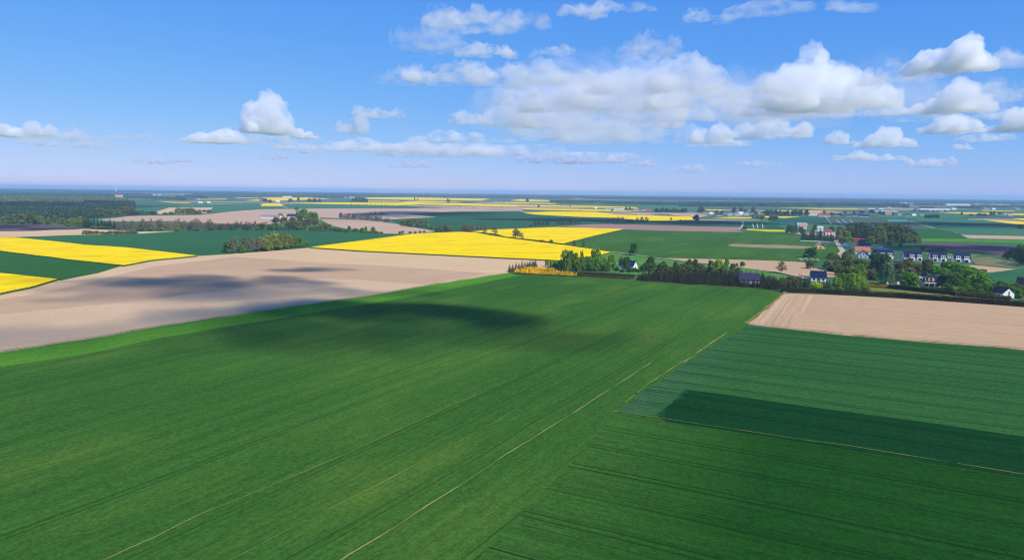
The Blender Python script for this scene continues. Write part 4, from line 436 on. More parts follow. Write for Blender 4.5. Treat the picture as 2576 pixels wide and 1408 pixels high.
    ('lime_bush', 'shrub', 'lime green bush before the navy roofed bungalow', 'lime green bush before the navy roofed bungalow', 'bush', 4, [(194.8, 434.3, 5.6, 7.9)]),
    ('hedge_bush', 'shrub', 'light green bush growing through the long hedge', 'light green bush growing through the long hedge', 'bush', 2, [(176.6, 424.8, 3.2, 3.0), (186.8, 425.6, 2.3, 3.0), (199.8, 421.4, 4.2, 4.9), (203.7, 421.7, 4.6, 5.3), (210.6, 427.5, 4.3, 4.6), (216.4, 425.3, 4.3, 4.9), (221.9, 427.0, 4.9, 6.8)]),
    ('willow_tree', 'tree', 'tall pale green willow beside the village lane', 'tall pale green willow beside the village lane', 'willow', 0, [(239.3, 467.1, 13.8, 10.8)]),
    ('willow_tree', 'tree', 'broad green willow in front of the tall pale willow', 'broad green willow in front of the tall pale willow', 'willow', 1, [(212.3, 444.0, 7.3, 6.7), (217.8, 447.3, 9.5, 9.6), (217.3, 433.3, 11.5, 10.8), (223.6, 436.6, 9.1, 7.8)]),
    ('garden_tree', 'tree', 'round dark tree behind the white blossom hedge', 'round dark tree behind the white blossom hedge', 'oak', 2, [(286.6, 653.9, 10.5, 14.2)]),
    ('blossom_shrub', 'shrub', 'white blossoming shrub in the flowering hedge', 'white blossoming shrub in the flowering hedge', 'blossom', 0, [(262.6, 621.3, 3.6, 5.8), (267.8, 621.9, 3.9, 6.3), (272.5, 621.3, 4.0, 6.3), (275.7, 617.4, 3.6, 6.0), (306.0, 627.3, 2.3, 6.1)]),
    ('garden_tree', 'tree', 'garden tree between the lane and the wheat', 'garden tree between the lane and the wheat', 'oak', 3, [(246.4, 562.2, 6.6, 8.0), (258.7, 558.9, 7.1, 7.7), (305.0, 653.0, 6.0, 9.0), (255.7, 544.8, 4.9, 6.8), (303.9, 638.3, 5.3, 6.8), (265.0, 556.5, 7.4, 7.9), (263.8, 545.6, 7.9, 7.3), (331.4, 677.8, 4.9, 7.8), (262.7, 532.3, 10.3, 9.9), (350.4, 706.8, 5.7, 7.5), (295.6, 594.7, 7.5, 7.4), (287.2, 565.4, 8.2, 8.0), (282.6, 547.5, 8.9, 7.3)]),
    ('village_tree', 'tree', 'mixed tree on the far side of the village lane', 'mixed tree on the far side of the village lane', 'oak', 3, [(419.1, 878.9, 16.0, 11.6), (488.9, 1024.8, 14.7, 10.8), (441.1, 915.2, 15.7, 11.3), (413.6, 857.5, 8.5, 8.3), (523.4, 1060.1, 13.3, 15.0), (464.9, 930.6, 14.2, 14.0), (445.7, 852.3, 10.0, 11.3), (459.6, 864.4, 10.1, 12.2)]),
    ('yellow_tree', 'tree', 'yellow green tree opposite the white wall', 'yellow green tree opposite the white wall', 'oak', 4, [(447.7, 916.3, 13.2, 13.8)]),
    ('forsythia_bush', 'shrub', 'bright yellow forsythia by the village lane', 'bright yellow forsythia by the village lane', 'forsythia', 0, [(398.6, 818.7, 4.6, 3.0), (392.8, 791.2, 1.9, 1.8)]),
    ('yard_conifer', 'tree', 'dark conifer in the yard behind the white wall', 'dark conifer in the yard behind the white wall', 'spruce', 2, [(384.4, 906.2, 13.9, 6.4), (408.1, 957.6, 12.9, 6.8), (391.7, 913.0, 11.9, 6.0), (395.3, 910.2, 14.6, 6.4), (425.9, 973.3, 14.0, 7.3), (400.5, 911.0, 15.4, 6.8), (405.7, 911.8, 13.0, 6.4), (438.0, 975.4, 14.0, 6.9), (410.9, 912.7, 14.6, 6.8), (416.1, 913.5, 10.5, 6.5), (419.4, 911.8, 9.9, 6.4), (424.6, 912.6, 10.7, 6.4), (428.0, 913.1, 9.0, 5.6)]),
    ('yard_tree', 'tree', 'broad tree at the corner of the walled yard', 'broad tree at the corner of the walled yard', 'oak', 2, [(428.5, 1057.8, 13.3, 16.8), (441.9, 1075.7, 11.6, 12.3), (440.4, 1045.0, 12.2, 9.2), (501.7, 1136.7, 11.4, 8.0), (514.4, 1105.5, 10.9, 10.7)]),
    ('wood_tree', 'tree', 'tall broadleaf tree in the round wood behind the red barn', 'tall broadleaf tree in the round wood behind the red barn', 'oak', 6, [(453.9, 868.7, 15.3, 13.0), (532.2, 1018.5, 15.6, 15.3), (500.1, 948.3, 17.1, 15.9), (459.3, 864.4, 16.3, 13.7), (556.5, 1044.0, 17.8, 17.5), (514.7, 956.8, 18.5, 16.0), (468.5, 865.8, 15.6, 13.0), (573.1, 1054.3, 19.0, 18.6), (529.5, 965.5, 19.1, 17.0), (477.6, 867.2, 14.8, 13.0), (585.5, 1056.5, 19.0, 18.6), (540.7, 967.3, 19.1, 17.1), (489.9, 874.2, 13.8, 13.1), (592.3, 1050.4, 17.9, 17.6), (548.2, 962.3, 17.8, 16.1), (502.4, 881.3, 13.5, 13.2), (593.5, 1036.3, 15.8, 16.4), (512.2, 884.9, 12.6, 13.3), (547.0, 944.0, 16.1, 15.0), (546.8, 932.2, 12.6, 12.3), (520.8, 886.2, 9.8, 11.7), (528.4, 890.5, 6.8, 7.9)]),
    ('wood_tree', 'tree', 'tree in the dark part of the wood beyond the lane', 'tree in the dark part of the wood beyond the lane', 'oak', 7, [(546.6, 1111.6, 15.0, 16.7), (576.1, 1151.3, 15.5, 18.3), (513.9, 1015.2, 14.6, 15.2), (587.4, 1153.5, 15.6, 18.3), (472.8, 920.3, 9.9, 12.2), (567.8, 1099.4, 15.8, 14.5), (503.4, 973.6, 14.0, 14.6), (485.2, 922.3, 14.9, 13.8)]),
    ('large_tree', 'tree', 'large dark tree in front of the first pair of white houses', 'large dark tree in front of the first pair of white houses', 'oak', 7, [(285.8, 535.4, 15.8, 12.8), (283.2, 519.5, 15.5, 12.5)]),
    ('willow_tree', 'tree', 'blue green drooping willow among the village gardens', 'blue green drooping willow among the village gardens', 'willow', 2, [(254.9, 462.3, 16.4, 10.3)]),
    ('garden_tree', 'tree', 'brownish garden tree below the row of white houses', 'brownish garden tree below the row of white houses', 'oak', 5, [(298.4, 524.7, 9.7, 7.0), (309.6, 533.7, 11.7, 12.3), (303.6, 517.6, 5.9, 7.8), (311.8, 522.1, 8.0, 7.4), (318.7, 522.8, 12.4, 10.7), (365.9, 573.5, 6.2, 8.1)]),
    ('chestnut_tree', 'tree', 'bright green chestnut in the middle of the gardens', 'bright green chestnut in the middle of the gardens', 'oak', 0, [(322.1, 519.3, 9.0, 10.1)]),
    ('grove_tree', 'tree', 'green tree in the grove right of the modern house', 'green tree in the grove right of the modern house', 'oak', 1, [(352.4, 554.5, 7.5, 9.8), (325.5, 512.1, 6.5, 8.2), (339.4, 524.7, 10.2, 12.6), (313.9, 476.7, 13.5, 12.3), (318.5, 473.9, 11.6, 13.9), (322.9, 471.2, 9.8, 12.2), (320.7, 461.8, 8.0, 8.6)]),
    ('round_tree', 'tree', 'round dark green tree beside the modern house', 'round dark green tree beside the modern house', 'oak', 2, [(285.3, 441.6, 10.9, 16.1)]),
    ('round_tree', 'tree', 'round bright green tree left of the modern house', 'round bright green tree left of the modern house', 'oak', 1, [(263.6, 449.7, 10.1, 13.2)]),
    ('small_tree', 'tree', 'light green tree at the edge of the grove', 'light green tree at the edge of the grove', 'oak', 1, [(280.4, 422.6, 4.6, 5.3), (291.9, 436.6, 8.4, 7.4), (285.0, 420.4, 3.8, 5.6), (298.2, 434.4, 5.2, 8.1), (289.2, 418.2, 3.8, 5.6), (306.3, 437.7, 5.6, 7.4), (314.5, 443.9, 5.3, 6.3), (316.2, 438.5, 4.8, 6.6)]),
    ('garden_shrub', 'shrub', 'shrub near the white gabled house', 'shrub near the white gabled house', 'bush', 3, [(284.1, 408.1, 3.3, 5.1), (291.5, 413.5, 3.4, 5.5), (329.2, 450.7, 2.5, 5.6), (316.7, 427.9, 4.0, 8.0), (317.6, 422.9, 5.1, 5.7)]),
    ('field_grove_tree', 'tree', 'dark tree in the grove at the right picture edge', 'dark tree in the grove at the right picture edge', 'oak', 7, [(489.8, 674.8, 7.1, 9.0), (489.1, 665.6, 11.5, 10.0), (473.9, 640.7, 10.4, 9.1), (459.7, 617.5, 16.9, 11.5), (452.2, 601.5, 15.2, 10.7), (465.0, 612.9, 15.5, 10.9)]),
    ('grey_shrub', 'shrub', 'grey green shrub in the meadow behind the white houses', 'grey green shrub in the meadow behind the white houses', 'bush', 6, [(454.8, 743.4, 5.1, 7.2), (458.8, 742.4, 5.4, 7.2), (460.8, 738.2, 5.1, 7.2), (464.1, 737.1, 6.2, 7.8)]),
    ('meadow_tree', 'tree', 'small tree in the meadow below the round wood', 'small tree in the meadow below the round wood', 'oak', 1, [(456.6, 830.0, 6.4, 6.6), (456.9, 805.5, 7.5, 6.4)]),
    ('bare_tree', 'tree', 'leafless tree in the meadow behind the white houses', 'leafless tree in the meadow behind the white houses', 'bare', 0, [(453.4, 755.4, 5.7, 7.0)]),
    ('dark_conifer', 'tree', 'dark conifer between the gardens', 'dark conifer between the gardens', 'spruce', 1, [(301.9, 537.0, 8.3, 4.3), (299.2, 528.7, 8.1, 4.2), (317.2, 522.6, 3.3, 4.2)]),
    ('purple_shrub', 'shrub', 'purple leaved shrub by the village gardens', 'purple leaved shrub by the village gardens', 'bush', 8, [(261.4, 495.5, 4.0, 4.8), (379.7, 556.3, 1.7, 3.0), (381.1, 554.7, 2.1, 3.0), (383.1, 554.1, 2.2, 2.9), (385.5, 554.3, 2.0, 2.5)]),
    ('copse_tree', 'tree', 'brown budding tree in the copse by the bare field', 'brown budding tree in the copse by the bare field', 'sparse', 2, [(-260.6, 639.6, 15.2, 11.8), (-255.2, 650.0, 14.4, 11.0), (-248.8, 650.8, 15.0, 11.5), (-243.8, 657.0, 14.1, 11.6)]),
    ('copse_tree', 'tree', 'dark tree in the copse by the bare field', 'dark tree in the copse by the bare field', 'oak', 2, [(-269.0, 642.8, 11.0, 8.1), (-255.5, 642.4, 8.3, 8.1)]),
    ('copse_tree', 'tree', 'leafy tree in the copse by the bare field', 'leafy tree in the copse by the bare field', 'oak', 3, [(-246.0, 668.1, 13.5, 11.3), (-241.1, 665.3, 9.5, 8.8), (-242.3, 674.4, 14.9, 11.4), (-239.2, 685.6, 16.7, 15.7), (-232.6, 678.1, 9.7, 10.0), (-233.1, 691.3, 15.7, 13.8), (-229.5, 699.3, 13.7, 10.8), (-226.6, 704.8, 11.2, 7.3)]),
    ('copse_tree', 'tree', 'bright green tree standing at the end of the copse', 'bright green tree standing at the end of the copse', 'oak', 1, [(-220.9, 708.1, 11.1, 9.4)]),
    ('copse_bush', 'shrub', 'small bush past the end of the copse', 'small bush past the end of the copse', 'bush', 2, [(-217.2, 713.9, 3.0, 5.3), (-217.9, 721.7, 7.0, 6.4)]),
    ('bare_row_tree', 'tree', 'leafless brown tree in the long tree row behind the green field', 'leafless brown tree in the long tree row behind the green field', 'bare', 1, [(-549.5, 954.7, 12.2, 10.3), (-541.9, 949.0, 11.6, 7.3), (-541.1, 953.1, 15.5, 8.1), (-536.7, 953.5, 12.5, 10.0), (-534.7, 954.1, 11.8, 7.1), (-530.9, 956.0, 14.9, 8.4), (-525.4, 955.0, 11.6, 7.0), (-523.9, 959.4, 11.3, 7.7), (-522.2, 962.4, 13.3, 9.7), (-517.3, 958.9, 17.3, 10.1), (-513.5, 960.3, 12.8, 9.5), (-510.3, 961.7, 14.1, 10.0), (-507.3, 961.3, 17.5, 7.2), (-502.5, 959.9, 11.2, 10.2), (-502.8, 969.6, 15.2, 7.1), (-497.8, 968.6, 17.3, 10.6), (-495.4, 968.3, 11.8, 10.1), (-493.6, 972.4, 11.6, 10.5), (-488.8, 971.2, 13.9, 9.3), (-482.2, 966.7, 13.1, 8.9), (-481.1, 974.5, 12.0, 10.5), (-475.8, 969.2, 16.5, 8.6), (-475.9, 977.6, 17.1, 8.9), (-472.1, 978.0, 12.4, 10.6), (-467.5, 975.4, 15.2, 9.2), (-463.9, 978.2, 12.2, 10.4), (-458.9, 978.0, 12.6, 10.8), (-458.6, 982.3, 15.4, 10.5), (-454.7, 984.2, 17.9, 7.8), (-447.9, 976.9, 16.5, 10.2), (-445.5, 979.0, 13.7, 7.2), (-440.3, 979.8, 11.1, 9.0), (-439.0, 986.7, 13.1, 10.4), (-433.7, 981.1, 17.0, 10.6), (-435.2, 994.9, 11.8, 9.3), (-430.7, 992.3, 9.7, 7.8), (-427.3, 995.6, 8.6, 10.9), (-423.5, 993.5, 9.9, 7.6), (-419.8, 993.0, 9.5, 10.6), (-416.3, 993.5, 9.0, 8.8), (-416.3, 1001.8, 10.9, 8.5), (-411.7, 1002.5, 9.8, 8.4), (-408.1, 1005.3, 10.4, 10.5), (-404.7, 1004.5, 13.5, 7.5), (-403.1, 1007.7, 10.6, 10.6), (-398.3, 1006.3, 12.5, 7.4), (-393.9, 1003.5, 8.6, 9.2), (-390.4, 1005.4, 12.8, 8.9), (-386.6, 1006.4, 12.0, 7.3), (-384.2, 1010.0, 10.9, 8.2), (-380.3, 1012.6, 13.2, 8.6), (-378.4, 1015.3, 8.9, 8.0)]),
    ('row_bush', 'shrub', 'green bush at the foot of the leafless tree row', 'green bush at the foot of the leafless tree row', 'bush', 2, [(-519.4, 956.5, 5.7, 9.9), (-503.1, 952.4, 6.9, 9.8), (-490.4, 954.9, 6.2, 11.2), (-473.2, 965.8, 5.8, 9.9), (-463.1, 980.5, 9.1, 8.7), (-448.5, 970.7, 5.8, 10.0), (-436.0, 991.2, 5.7, 8.7), (-428.4, 1000.7, 6.0, 7.4), (-412.1, 1004.1, 6.8, 10.3), (-391.6, 1008.3, 7.1, 11.9)]),
    ('pine_tree', 'tree', 'dark pine at the corner of the pine wood', 'dark pine at the corner of the pine wood', 'spruce', 2, [(-635.6, 1020.0, 14.1, 9.2), (-627.7, 1015.3, 12.6, 7.1), (-626.9, 1019.6, 13.4, 6.7), (-619.2, 1013.7, 15.2, 7.5), (-613.9, 1013.8, 15.8, 6.0), (-608.1, 1014.0, 13.3, 9.2), (-603.7, 1014.1, 11.0, 7.4), (-599.1, 1013.0, 11.5, 7.9), (-592.1, 1008.1, 14.6, 6.9), (-586.7, 1009.8, 11.4, 6.9)]),
    ('wood_edge_tree', 'tree', 'light green tree along the edge of the pine wood', 'light green tree along the edge of the pine wood', 'oak', 3, [(-826.6, 1111.3, 8.3, 13.1), (-796.6, 1077.2, 12.9, 15.8), (-790.0, 1085.5, 15.5, 17.6), (-777.7, 1088.4, 16.6, 17.6), (-761.3, 1085.6, 16.9, 19.1), (-755.7, 1093.7, 13.9, 16.1), (-739.3, 1090.9, 11.8, 11.2), (-754.4, 1129.2, 12.7, 10.0), (-733.6, 1116.4, 10.0, 14.8), (-678.9, 1046.9, 9.4, 12.3), (-691.2, 1075.7, 11.3, 12.7), (-650.2, 1023.3, 9.2, 12.0), (-680.1, 1078.3, 13.7, 12.7), (-656.0, 1052.1, 12.6, 12.4)]),
    ('wood_edge_bush', 'shrub', 'bush on the field side of the pine wood', 'bush on the field side of the pine wood', 'bush', 2, [(-606.2, 990.6, 5.9, 10.2), (-595.4, 984.8, 4.9, 8.7), (-587.5, 981.1, 6.6, 10.1), (-579.7, 982.7, 5.2, 8.7)]),
    ('hedge_bush', 'shrub', 'bush in the short hedge at the far end of the green field', 'bush in the short hedge at the far end of the green field', 'bush', 3, [(-545.6, 876.1, 6.1, 10.3), (-541.6, 878.9, 5.1, 7.8), (-535.7, 880.9, 5.1, 8.7), (-531.0, 885.5, 3.7, 6.4), (-525.2, 883.4, 3.2, 7.3), (-520.6, 885.1, 4.9, 7.0), (-517.5, 890.2, 4.2, 7.8), (-513.4, 889.6, 4.3, 6.4), (-507.1, 889.3, 4.0, 6.4), (-503.9, 893.6, 4.1, 6.9), (-500.7, 898.0, 4.3, 7.8), (-495.2, 896.7, 3.9, 9.0)]),
    ('copse_tree', 'tree', 'tree in the small copse on the pale ploughland', 'tree in the small copse on the pale ploughland', 'oak', 3, [(-790.7, 1561.5, 5.1, 11.5), (-778.9, 1565.6, 6.3, 13.8), (-775.0, 1595.4, 14.3, 21.1), (-749.3, 1575.8, 14.1, 19.6), (-738.4, 1579.6, 15.1, 22.0), (-729.4, 1582.7, 9.9, 16.2), (-728.0, 1597.5, 10.8, 11.7), (-779.4, 1736.0, 6.5, 12.7), (-776.1, 1754.6, 6.0, 12.9)]),
    ('wood_corner_tree', 'tree', 'tree trailing from the pine wood along the ploughland', 'tree trailing from the pine wood along the ploughland', 'oak', 6, [(-828.5, 1376.2, 17.5, 22.2), (-827.0, 1404.6, 15.8, 22.7), (-827.1, 1433.6, 13.9, 23.1), (-843.8, 1502.9, 19.1, 30.9), (-827.5, 1495.3, 13.4, 19.7), (-837.0, 1545.5, 9.0, 19.3), (-831.8, 1561.3, 7.0, 13.7), (-820.1, 1565.3, 7.5, 20.7)]),
    ('farm_tree', 'tree', 'large green tree beside the white farmstead', 'large green tree beside the white farmstead', 'oak', 1, [(-499.2, 1477.4, 9.3, 13.0), (-619.7, 1972.8, 11.2, 12.1), (-417.3, 1342.4, 19.1, 16.8), (-401.6, 1323.2, 22.2, 18.5), (-371.1, 1265.1, 19.3, 16.7), (-353.3, 1228.9, 18.4, 14.4)]),
    ('farm_tree', 'tree', 'brownish tree below the white farmstead', 'brownish tree below the white farmstead', 'oak', 5, [(-418.1, 1212.8, 10.9, 16.0), (-405.0, 1216.0, 10.9, 16.1), (-386.0, 1201.4, 11.7, 15.9), (-365.8, 1187.5, 8.9, 15.7), (-342.9, 1157.0, 12.1, 15.3), (-333.3, 1159.2, 10.4, 11.9)]),
    ('hedgerow_tree', 'tree', 'hedgerow tree between the farmstead and the green field', 'hedgerow tree between the farmstead and the green field', 'oak', 3, [(-365.8, 1000.3, 10.8, 16.9), (-360.6, 1014.7, 8.4, 11.9), (-354.2, 1024.2, 10.3, 12.0), (-346.6, 1017.6, 6.9, 12.0), (-331.5, 1012.6, 11.5, 13.4), (-323.0, 1009.0, 13.3, 13.4), (-314.6, 1010.7, 12.9, 13.4), (-307.6, 1012.1, 12.1, 10.4), (-291.3, 1002.2, 7.1, 14.7), (-281.6, 1004.2, 9.8, 11.8), (-275.9, 1005.3, 11.6, 10.4), (-267.7, 999.2, 10.2, 11.0)]),
    ('hedgerow_bush', 'shrub', 'bush in the thin hedge on the crest of the green field', 'bush in the thin hedge on the crest of the green field', 'bush', 2, [(-257.9, 1001.1, 6.0, 10.3), (-251.0, 997.3, 5.7, 10.3), (-240.4, 986.8, 5.2, 11.6), (-237.3, 994.9, 9.6, 5.9), (-224.5, 977.5, 6.6, 10.8), (-212.3, 967.8, 8.3, 10.0), (-209.0, 975.6, 9.8, 4.6), (-202.6, 962.5, 4.0, 8.5), (-196.5, 963.6, 10.4, 7.1), (-190.8, 960.0, 4.0, 7.8), (-183.6, 956.7, 3.2, 6.3), (-158.6, 961.4, 3.9, 4.2), (-155.2, 966.7, 4.6, 5.1), (-144.1, 964.1, 3.9, 5.7), (-137.9, 970.0, 3.6, 5.0), (-132.5, 983.0, 3.4, 5.1), (-128.4, 996.0, 3.0, 5.1)]),
    ('bare_row_tree', 'tree', 'grey leafless tree in the row crossing the far ploughland', 'grey leafless tree in the row crossing the far ploughland', 'bare', 2, [(-360.7, 1435.9, 13.0, 10.5), (-353.4, 1418.0, 14.1, 12.5), (-343.5, 1408.0, 11.9, 11.9), (-336.9, 1404.2, 13.6, 10.0), (-333.2, 1405.8, 12.1, 10.3), (-325.9, 1407.5, 12.0, 11.4), (-322.1, 1391.7, 12.5, 11.1), (-318.7, 1398.7, 13.3, 9.2), (-309.2, 1383.9, 10.1, 9.4), (-304.3, 1382.1, 12.5, 8.9), (-296.5, 1376.0, 11.0, 11.9), (-290.8, 1370.9, 10.1, 10.6), (-287.2, 1370.6, 13.1, 8.9), (-278.1, 1354.0, 10.4, 10.7), (-270.1, 1349.0, 10.1, 11.8), (-265.5, 1343.2, 10.0, 11.1), (-258.2, 1338.4, 10.3, 10.9), (-240.1, 1290.2, 8.1, 9.5), (-234.6, 1291.5, 9.1, 11.4)]),
    ('conifer_strip_tree', 'tree', 'dark conifer in the strip on the far ploughland', 'dark conifer in the strip on the far ploughland', 'spruce', 1, [(-357.7, 1658.7, 7.1, 5.2), (-352.9, 1663.2, 5.4, 5.2), (-349.1, 1669.3, 5.1, 6.7), (-349.8, 1694.6, 7.2, 5.6), (-345.3, 1693.4, 6.2, 5.1), (-341.0, 1693.6, 5.7, 4.9), (-341.2, 1710.2, 8.0, 6.8), (-333.4, 1705.5, 5.2, 5.8), (-329.2, 1709.1, 8.0, 7.0), (-326.7, 1717.0, 7.8, 6.0), (-327.0, 1733.8, 4.9, 5.6), (-322.5, 1743.6, 5.7, 5.2)]),
    ('slope_tree', 'tree', 'olive tree in the hedge across the dark wheat slope', 'olive tree in the hedge across the dark wheat slope', 'oak', 6, [(-193.2, 1199.2, 5.9, 8.8), (-186.0, 1175.8, 9.7, 11.2), (-175.2, 1161.1, 11.8, 11.9), (-164.6, 1146.6, 13.2, 12.6), (-153.5, 1139.2, 12.3, 10.9), (-137.1, 1098.7, 12.5, 9.7), (-128.7, 1085.5, 4.7, 7.2)]),
    ('slope_tree', 'tree', 'olive tree on the crest behind the rape field', 'olive tree on the crest behind the rape field', 'oak', 5, [(-111.5, 1009.4, 7.7, 7.4), (-106.7, 1012.9, 8.7, 8.2), (-99.4, 1014.3, 9.9, 8.2), (-94.0, 1020.5, 8.9, 7.5), (-72.9, 1019.5, 9.2, 9.0), (-66.8, 1018.1, 10.8, 10.5), (-60.0, 1029.8, 9.6, 7.6)]),
    ('bare_tree', 'tree', 'leafless tree on the crest behind the rape field', 'leafless tree on the crest behind the rape field', 'bare', 2, [(-54.2, 1049.7, 9.9, 7.7), (-47.0, 1043.0, 9.1, 6.1), (-40.5, 1052.5, 10.3, 7.7)]),
    ('bare_row_tree', 'tree', 'dusky tree in the broken row across the dark wheat', 'dusky tree in the broken row across the dark wheat', 'sparse', 3, [(30.9, 1180.1, 5.3, 6.9), (38.8, 1209.5, 9.4, 8.9), (46.0, 1211.2, 10.0, 9.8), (52.8, 1205.7, 9.8, 9.7), (61.3, 1214.6, 9.8, 9.8), (83.3, 1237.8, 10.2, 9.1), (90.7, 1239.5, 9.3, 8.2), (98.1, 1241.2, 10.6, 9.1), (105.6, 1242.9, 11.2, 10.0), (116.6, 1264.3, 11.0, 11.1), (125.2, 1285.7, 10.6, 7.6), (173.2, 1359.6, 9.2, 10.0), (182.5, 1361.9, 8.2, 8.0), (202.2, 1366.8, 11.9, 10.0), (210.6, 1368.9, 13.1, 12.1), (218.9, 1371.0, 12.7, 12.1), (234.4, 1397.3, 7.3, 10.3), (245.4, 1413.9, 7.2, 9.3), (246.3, 1377.8, 5.2, 12.1), (257.4, 1417.0, 10.6, 9.4), (269.1, 1429.4, 11.8, 12.6), (281.0, 1442.0, 10.8, 10.6)]),
    ('field_tree', 'tree', 'small tree at the lower edge of the far rape', 'small tree at the lower edge of the far rape', 'sparse', 1, [(350.9, 1521.0, 8.2, 8.0), (373.1, 1527.0, 3.7, 6.7)]),
    ('round_tree', 'tree', 'dark round tree at the corner of the far rape', 'dark round tree at the corner of the far rape', 'oak', 7, [(411.7, 1537.4, 13.6, 14.9)]),
    ('round_tree', 'tree', 'dark round tree at the head of the field track', 'dark round tree at the head of the field track', 'oak', 7, [(399.7, 1180.5, 6.7, 7.3)]),
    ('tall_tree', 'tree', 'tall grey green tree alone on the far plain', 'tall grey green tree alone on the far plain', 'oak', 6, [(583.8, 2131.6, 22.9, 22.5)]),
    ('farm_tree', 'tree', 'tree around the far farm with pink roofs', 'tree around the far farm with pink roofs', 'oak', 7, [(327.7, 2272.3, 7.5, 7.3), (425.4, 2579.9, 9.6, 7.6), (439.7, 2586.4, 10.4, 7.6), (461.4, 2211.2, 9.9, 11.7), (462.1, 2208.7, 13.8, 13.5), (472.0, 2219.8, 10.5, 13.5), (483.2, 2241.7, 11.1, 11.2), (479.6, 2198.6, 15.2, 8.8), (493.2, 2212.1, 14.1, 10.8), (501.4, 2212.1, 11.7, 10.1), (508.4, 2203.2, 10.9, 10.5), (517.2, 2205.7, 13.8, 13.0), (521.6, 2184.0, 11.8, 13.0), (534.8, 2194.8, 10.0, 9.2), (538.7, 2177.7, 14.5, 11.2), (555.0, 2211.5, 13.9, 13.8)]),
    ('village_tree', 'tree', 'tree among the white houses of the far village', 'tree among the white houses of the far village', 'oak', 6, [(619.4, 2086.0, 11.8, 12.2), (646.3, 2124.4, 9.5, 11.2), (726.1, 2256.8, 17.9, 16.5), (773.7, 2330.8, 17.4, 17.1), (782.4, 2311.3, 11.0, 13.5), (798.2, 2283.7, 19.4, 16.7), (599.6, 1713.0, 10.2, 7.5), (729.1, 2059.1, 10.8, 13.3), (598.4, 1681.1, 8.8, 9.9), (598.5, 1650.8, 9.9, 14.5), (796.5, 2178.0, 9.8, 12.8)]),
    ('hedge_tree', 'tree', 'tree by the far village and its red barn', 'tree by the far village and its red barn', 'oak', 7, [(745.7, 2016.0, 16.3, 14.2), (763.1, 2033.2, 15.6, 16.0), (613.7, 1625.6, 10.9, 16.7), (775.1, 2029.6, 15.7, 15.2), (636.9, 1661.5, 8.7, 12.2), (777.4, 2017.0, 13.1, 11.6), (786.4, 2019.9, 15.6, 10.7), (804.1, 2038.5, 12.0, 14.8), (811.8, 2030.1, 14.3, 12.5), (829.7, 2039.2, 14.1, 14.5), (842.0, 2051.1, 17.3, 15.1), (848.9, 2040.9, 14.9, 12.3), (856.1, 2040.5, 16.8, 11.1), (876.3, 2050.9, 17.6, 15.2), (1023.4, 2258.9, 11.1, 9.3), (996.4, 2150.2, 8.7, 11.3), (964.6, 2023.6, 9.1, 11.9), (1123.9, 2326.9, 7.6, 10.9), (1123.1, 2263.2, 9.5, 8.0), (1172.7, 2312.1, 10.4, 20.3), (1237.3, 2367.9, 14.9, 20.8), (1213.6, 2274.4, 11.9, 12.0), (1196.9, 2218.6, 10.9, 13.0), (1200.5, 2172.0, 9.1, 8.3)]),
    ('clump_tree', 'tree', 'dark tree in the clump on the far green plain', 'dark tree in the clump on the far green plain', 'oak', 7, [(1176.1, 1953.4, 8.8, 14.3), (1160.8, 1911.6, 10.9, 14.0), (1174.5, 1915.6, 11.5, 14.0), (1186.5, 1919.2, 10.9, 10.1)]),
    ('plain_tree', 'tree', 'tree scattered on the far plain to the right', 'tree scattered on the far plain to the right', 'oak', 7, [(1408.3, 3657.6, 13.6, 16.0), (1417.2, 3611.7, 11.9, 14.8), (1459.0, 3272.1, 11.2, 13.4), (1556.9, 2683.8, 5.6, 8.6), (1636.0, 2799.4, 9.2, 12.3), (1597.8, 2699.8, 8.5, 11.9), (1615.8, 2706.8, 8.9, 11.9), (1633.9, 2713.9, 8.1, 11.9), (1665.2, 2726.1, 6.5, 10.4), (1691.4, 2736.4, 5.7, 9.6), (1728.6, 2750.9, 7.4, 10.5), (1512.1, 2315.9, 9.7, 7.5), (1486.6, 2229.1, 6.7, 15.0), (1503.9, 2216.0, 9.3, 19.5), (1524.7, 2222.8, 8.0, 16.3), (1560.5, 2243.8, 14.4, 9.9), (1573.3, 2248.0, 14.4, 8.6), (1689.0, 2386.4, 8.9, 10.5), (982.2, 1326.1, 8.9, 11.7), (1010.0, 1350.5, 7.1, 11.9)]),
    ('far_tree', 'tree', 'tree in the copse standing out of the far rape', 'tree in the copse standing out of the far rape', 'oak', 7, [(-1120.0, 3112.2, 18.6, 27.3), (-1077.5, 3056.1, 13.7, 17.9), (-1060.8, 3281.4, 16.2, 24.0), (-1100.2, 3531.6, 21.1, 15.5), (-970.7, 3285.5, 17.2, 24.0), (-966.4, 3354.1, 18.0, 24.5), (-946.3, 3369.6, 15.1, 19.7), (-779.8, 3364.1, 20.1, 19.7), (-767.2, 3373.5, 25.2, 21.7), (-752.4, 3384.5, 23.7, 17.8), (-739.6, 3394.0, 24.3, 19.9), (-724.6, 3405.1, 20.3, 16.9), (-595.7, 4178.8, 20.6, 8.6), (-623.6, 4514.1, 12.1, 7.9), (-348.9, 3683.3, 20.3, 11.9), (-346.0, 3757.2, 15.7, 8.8), (-51.2, 3903.9, 12.8, 5.7)]),
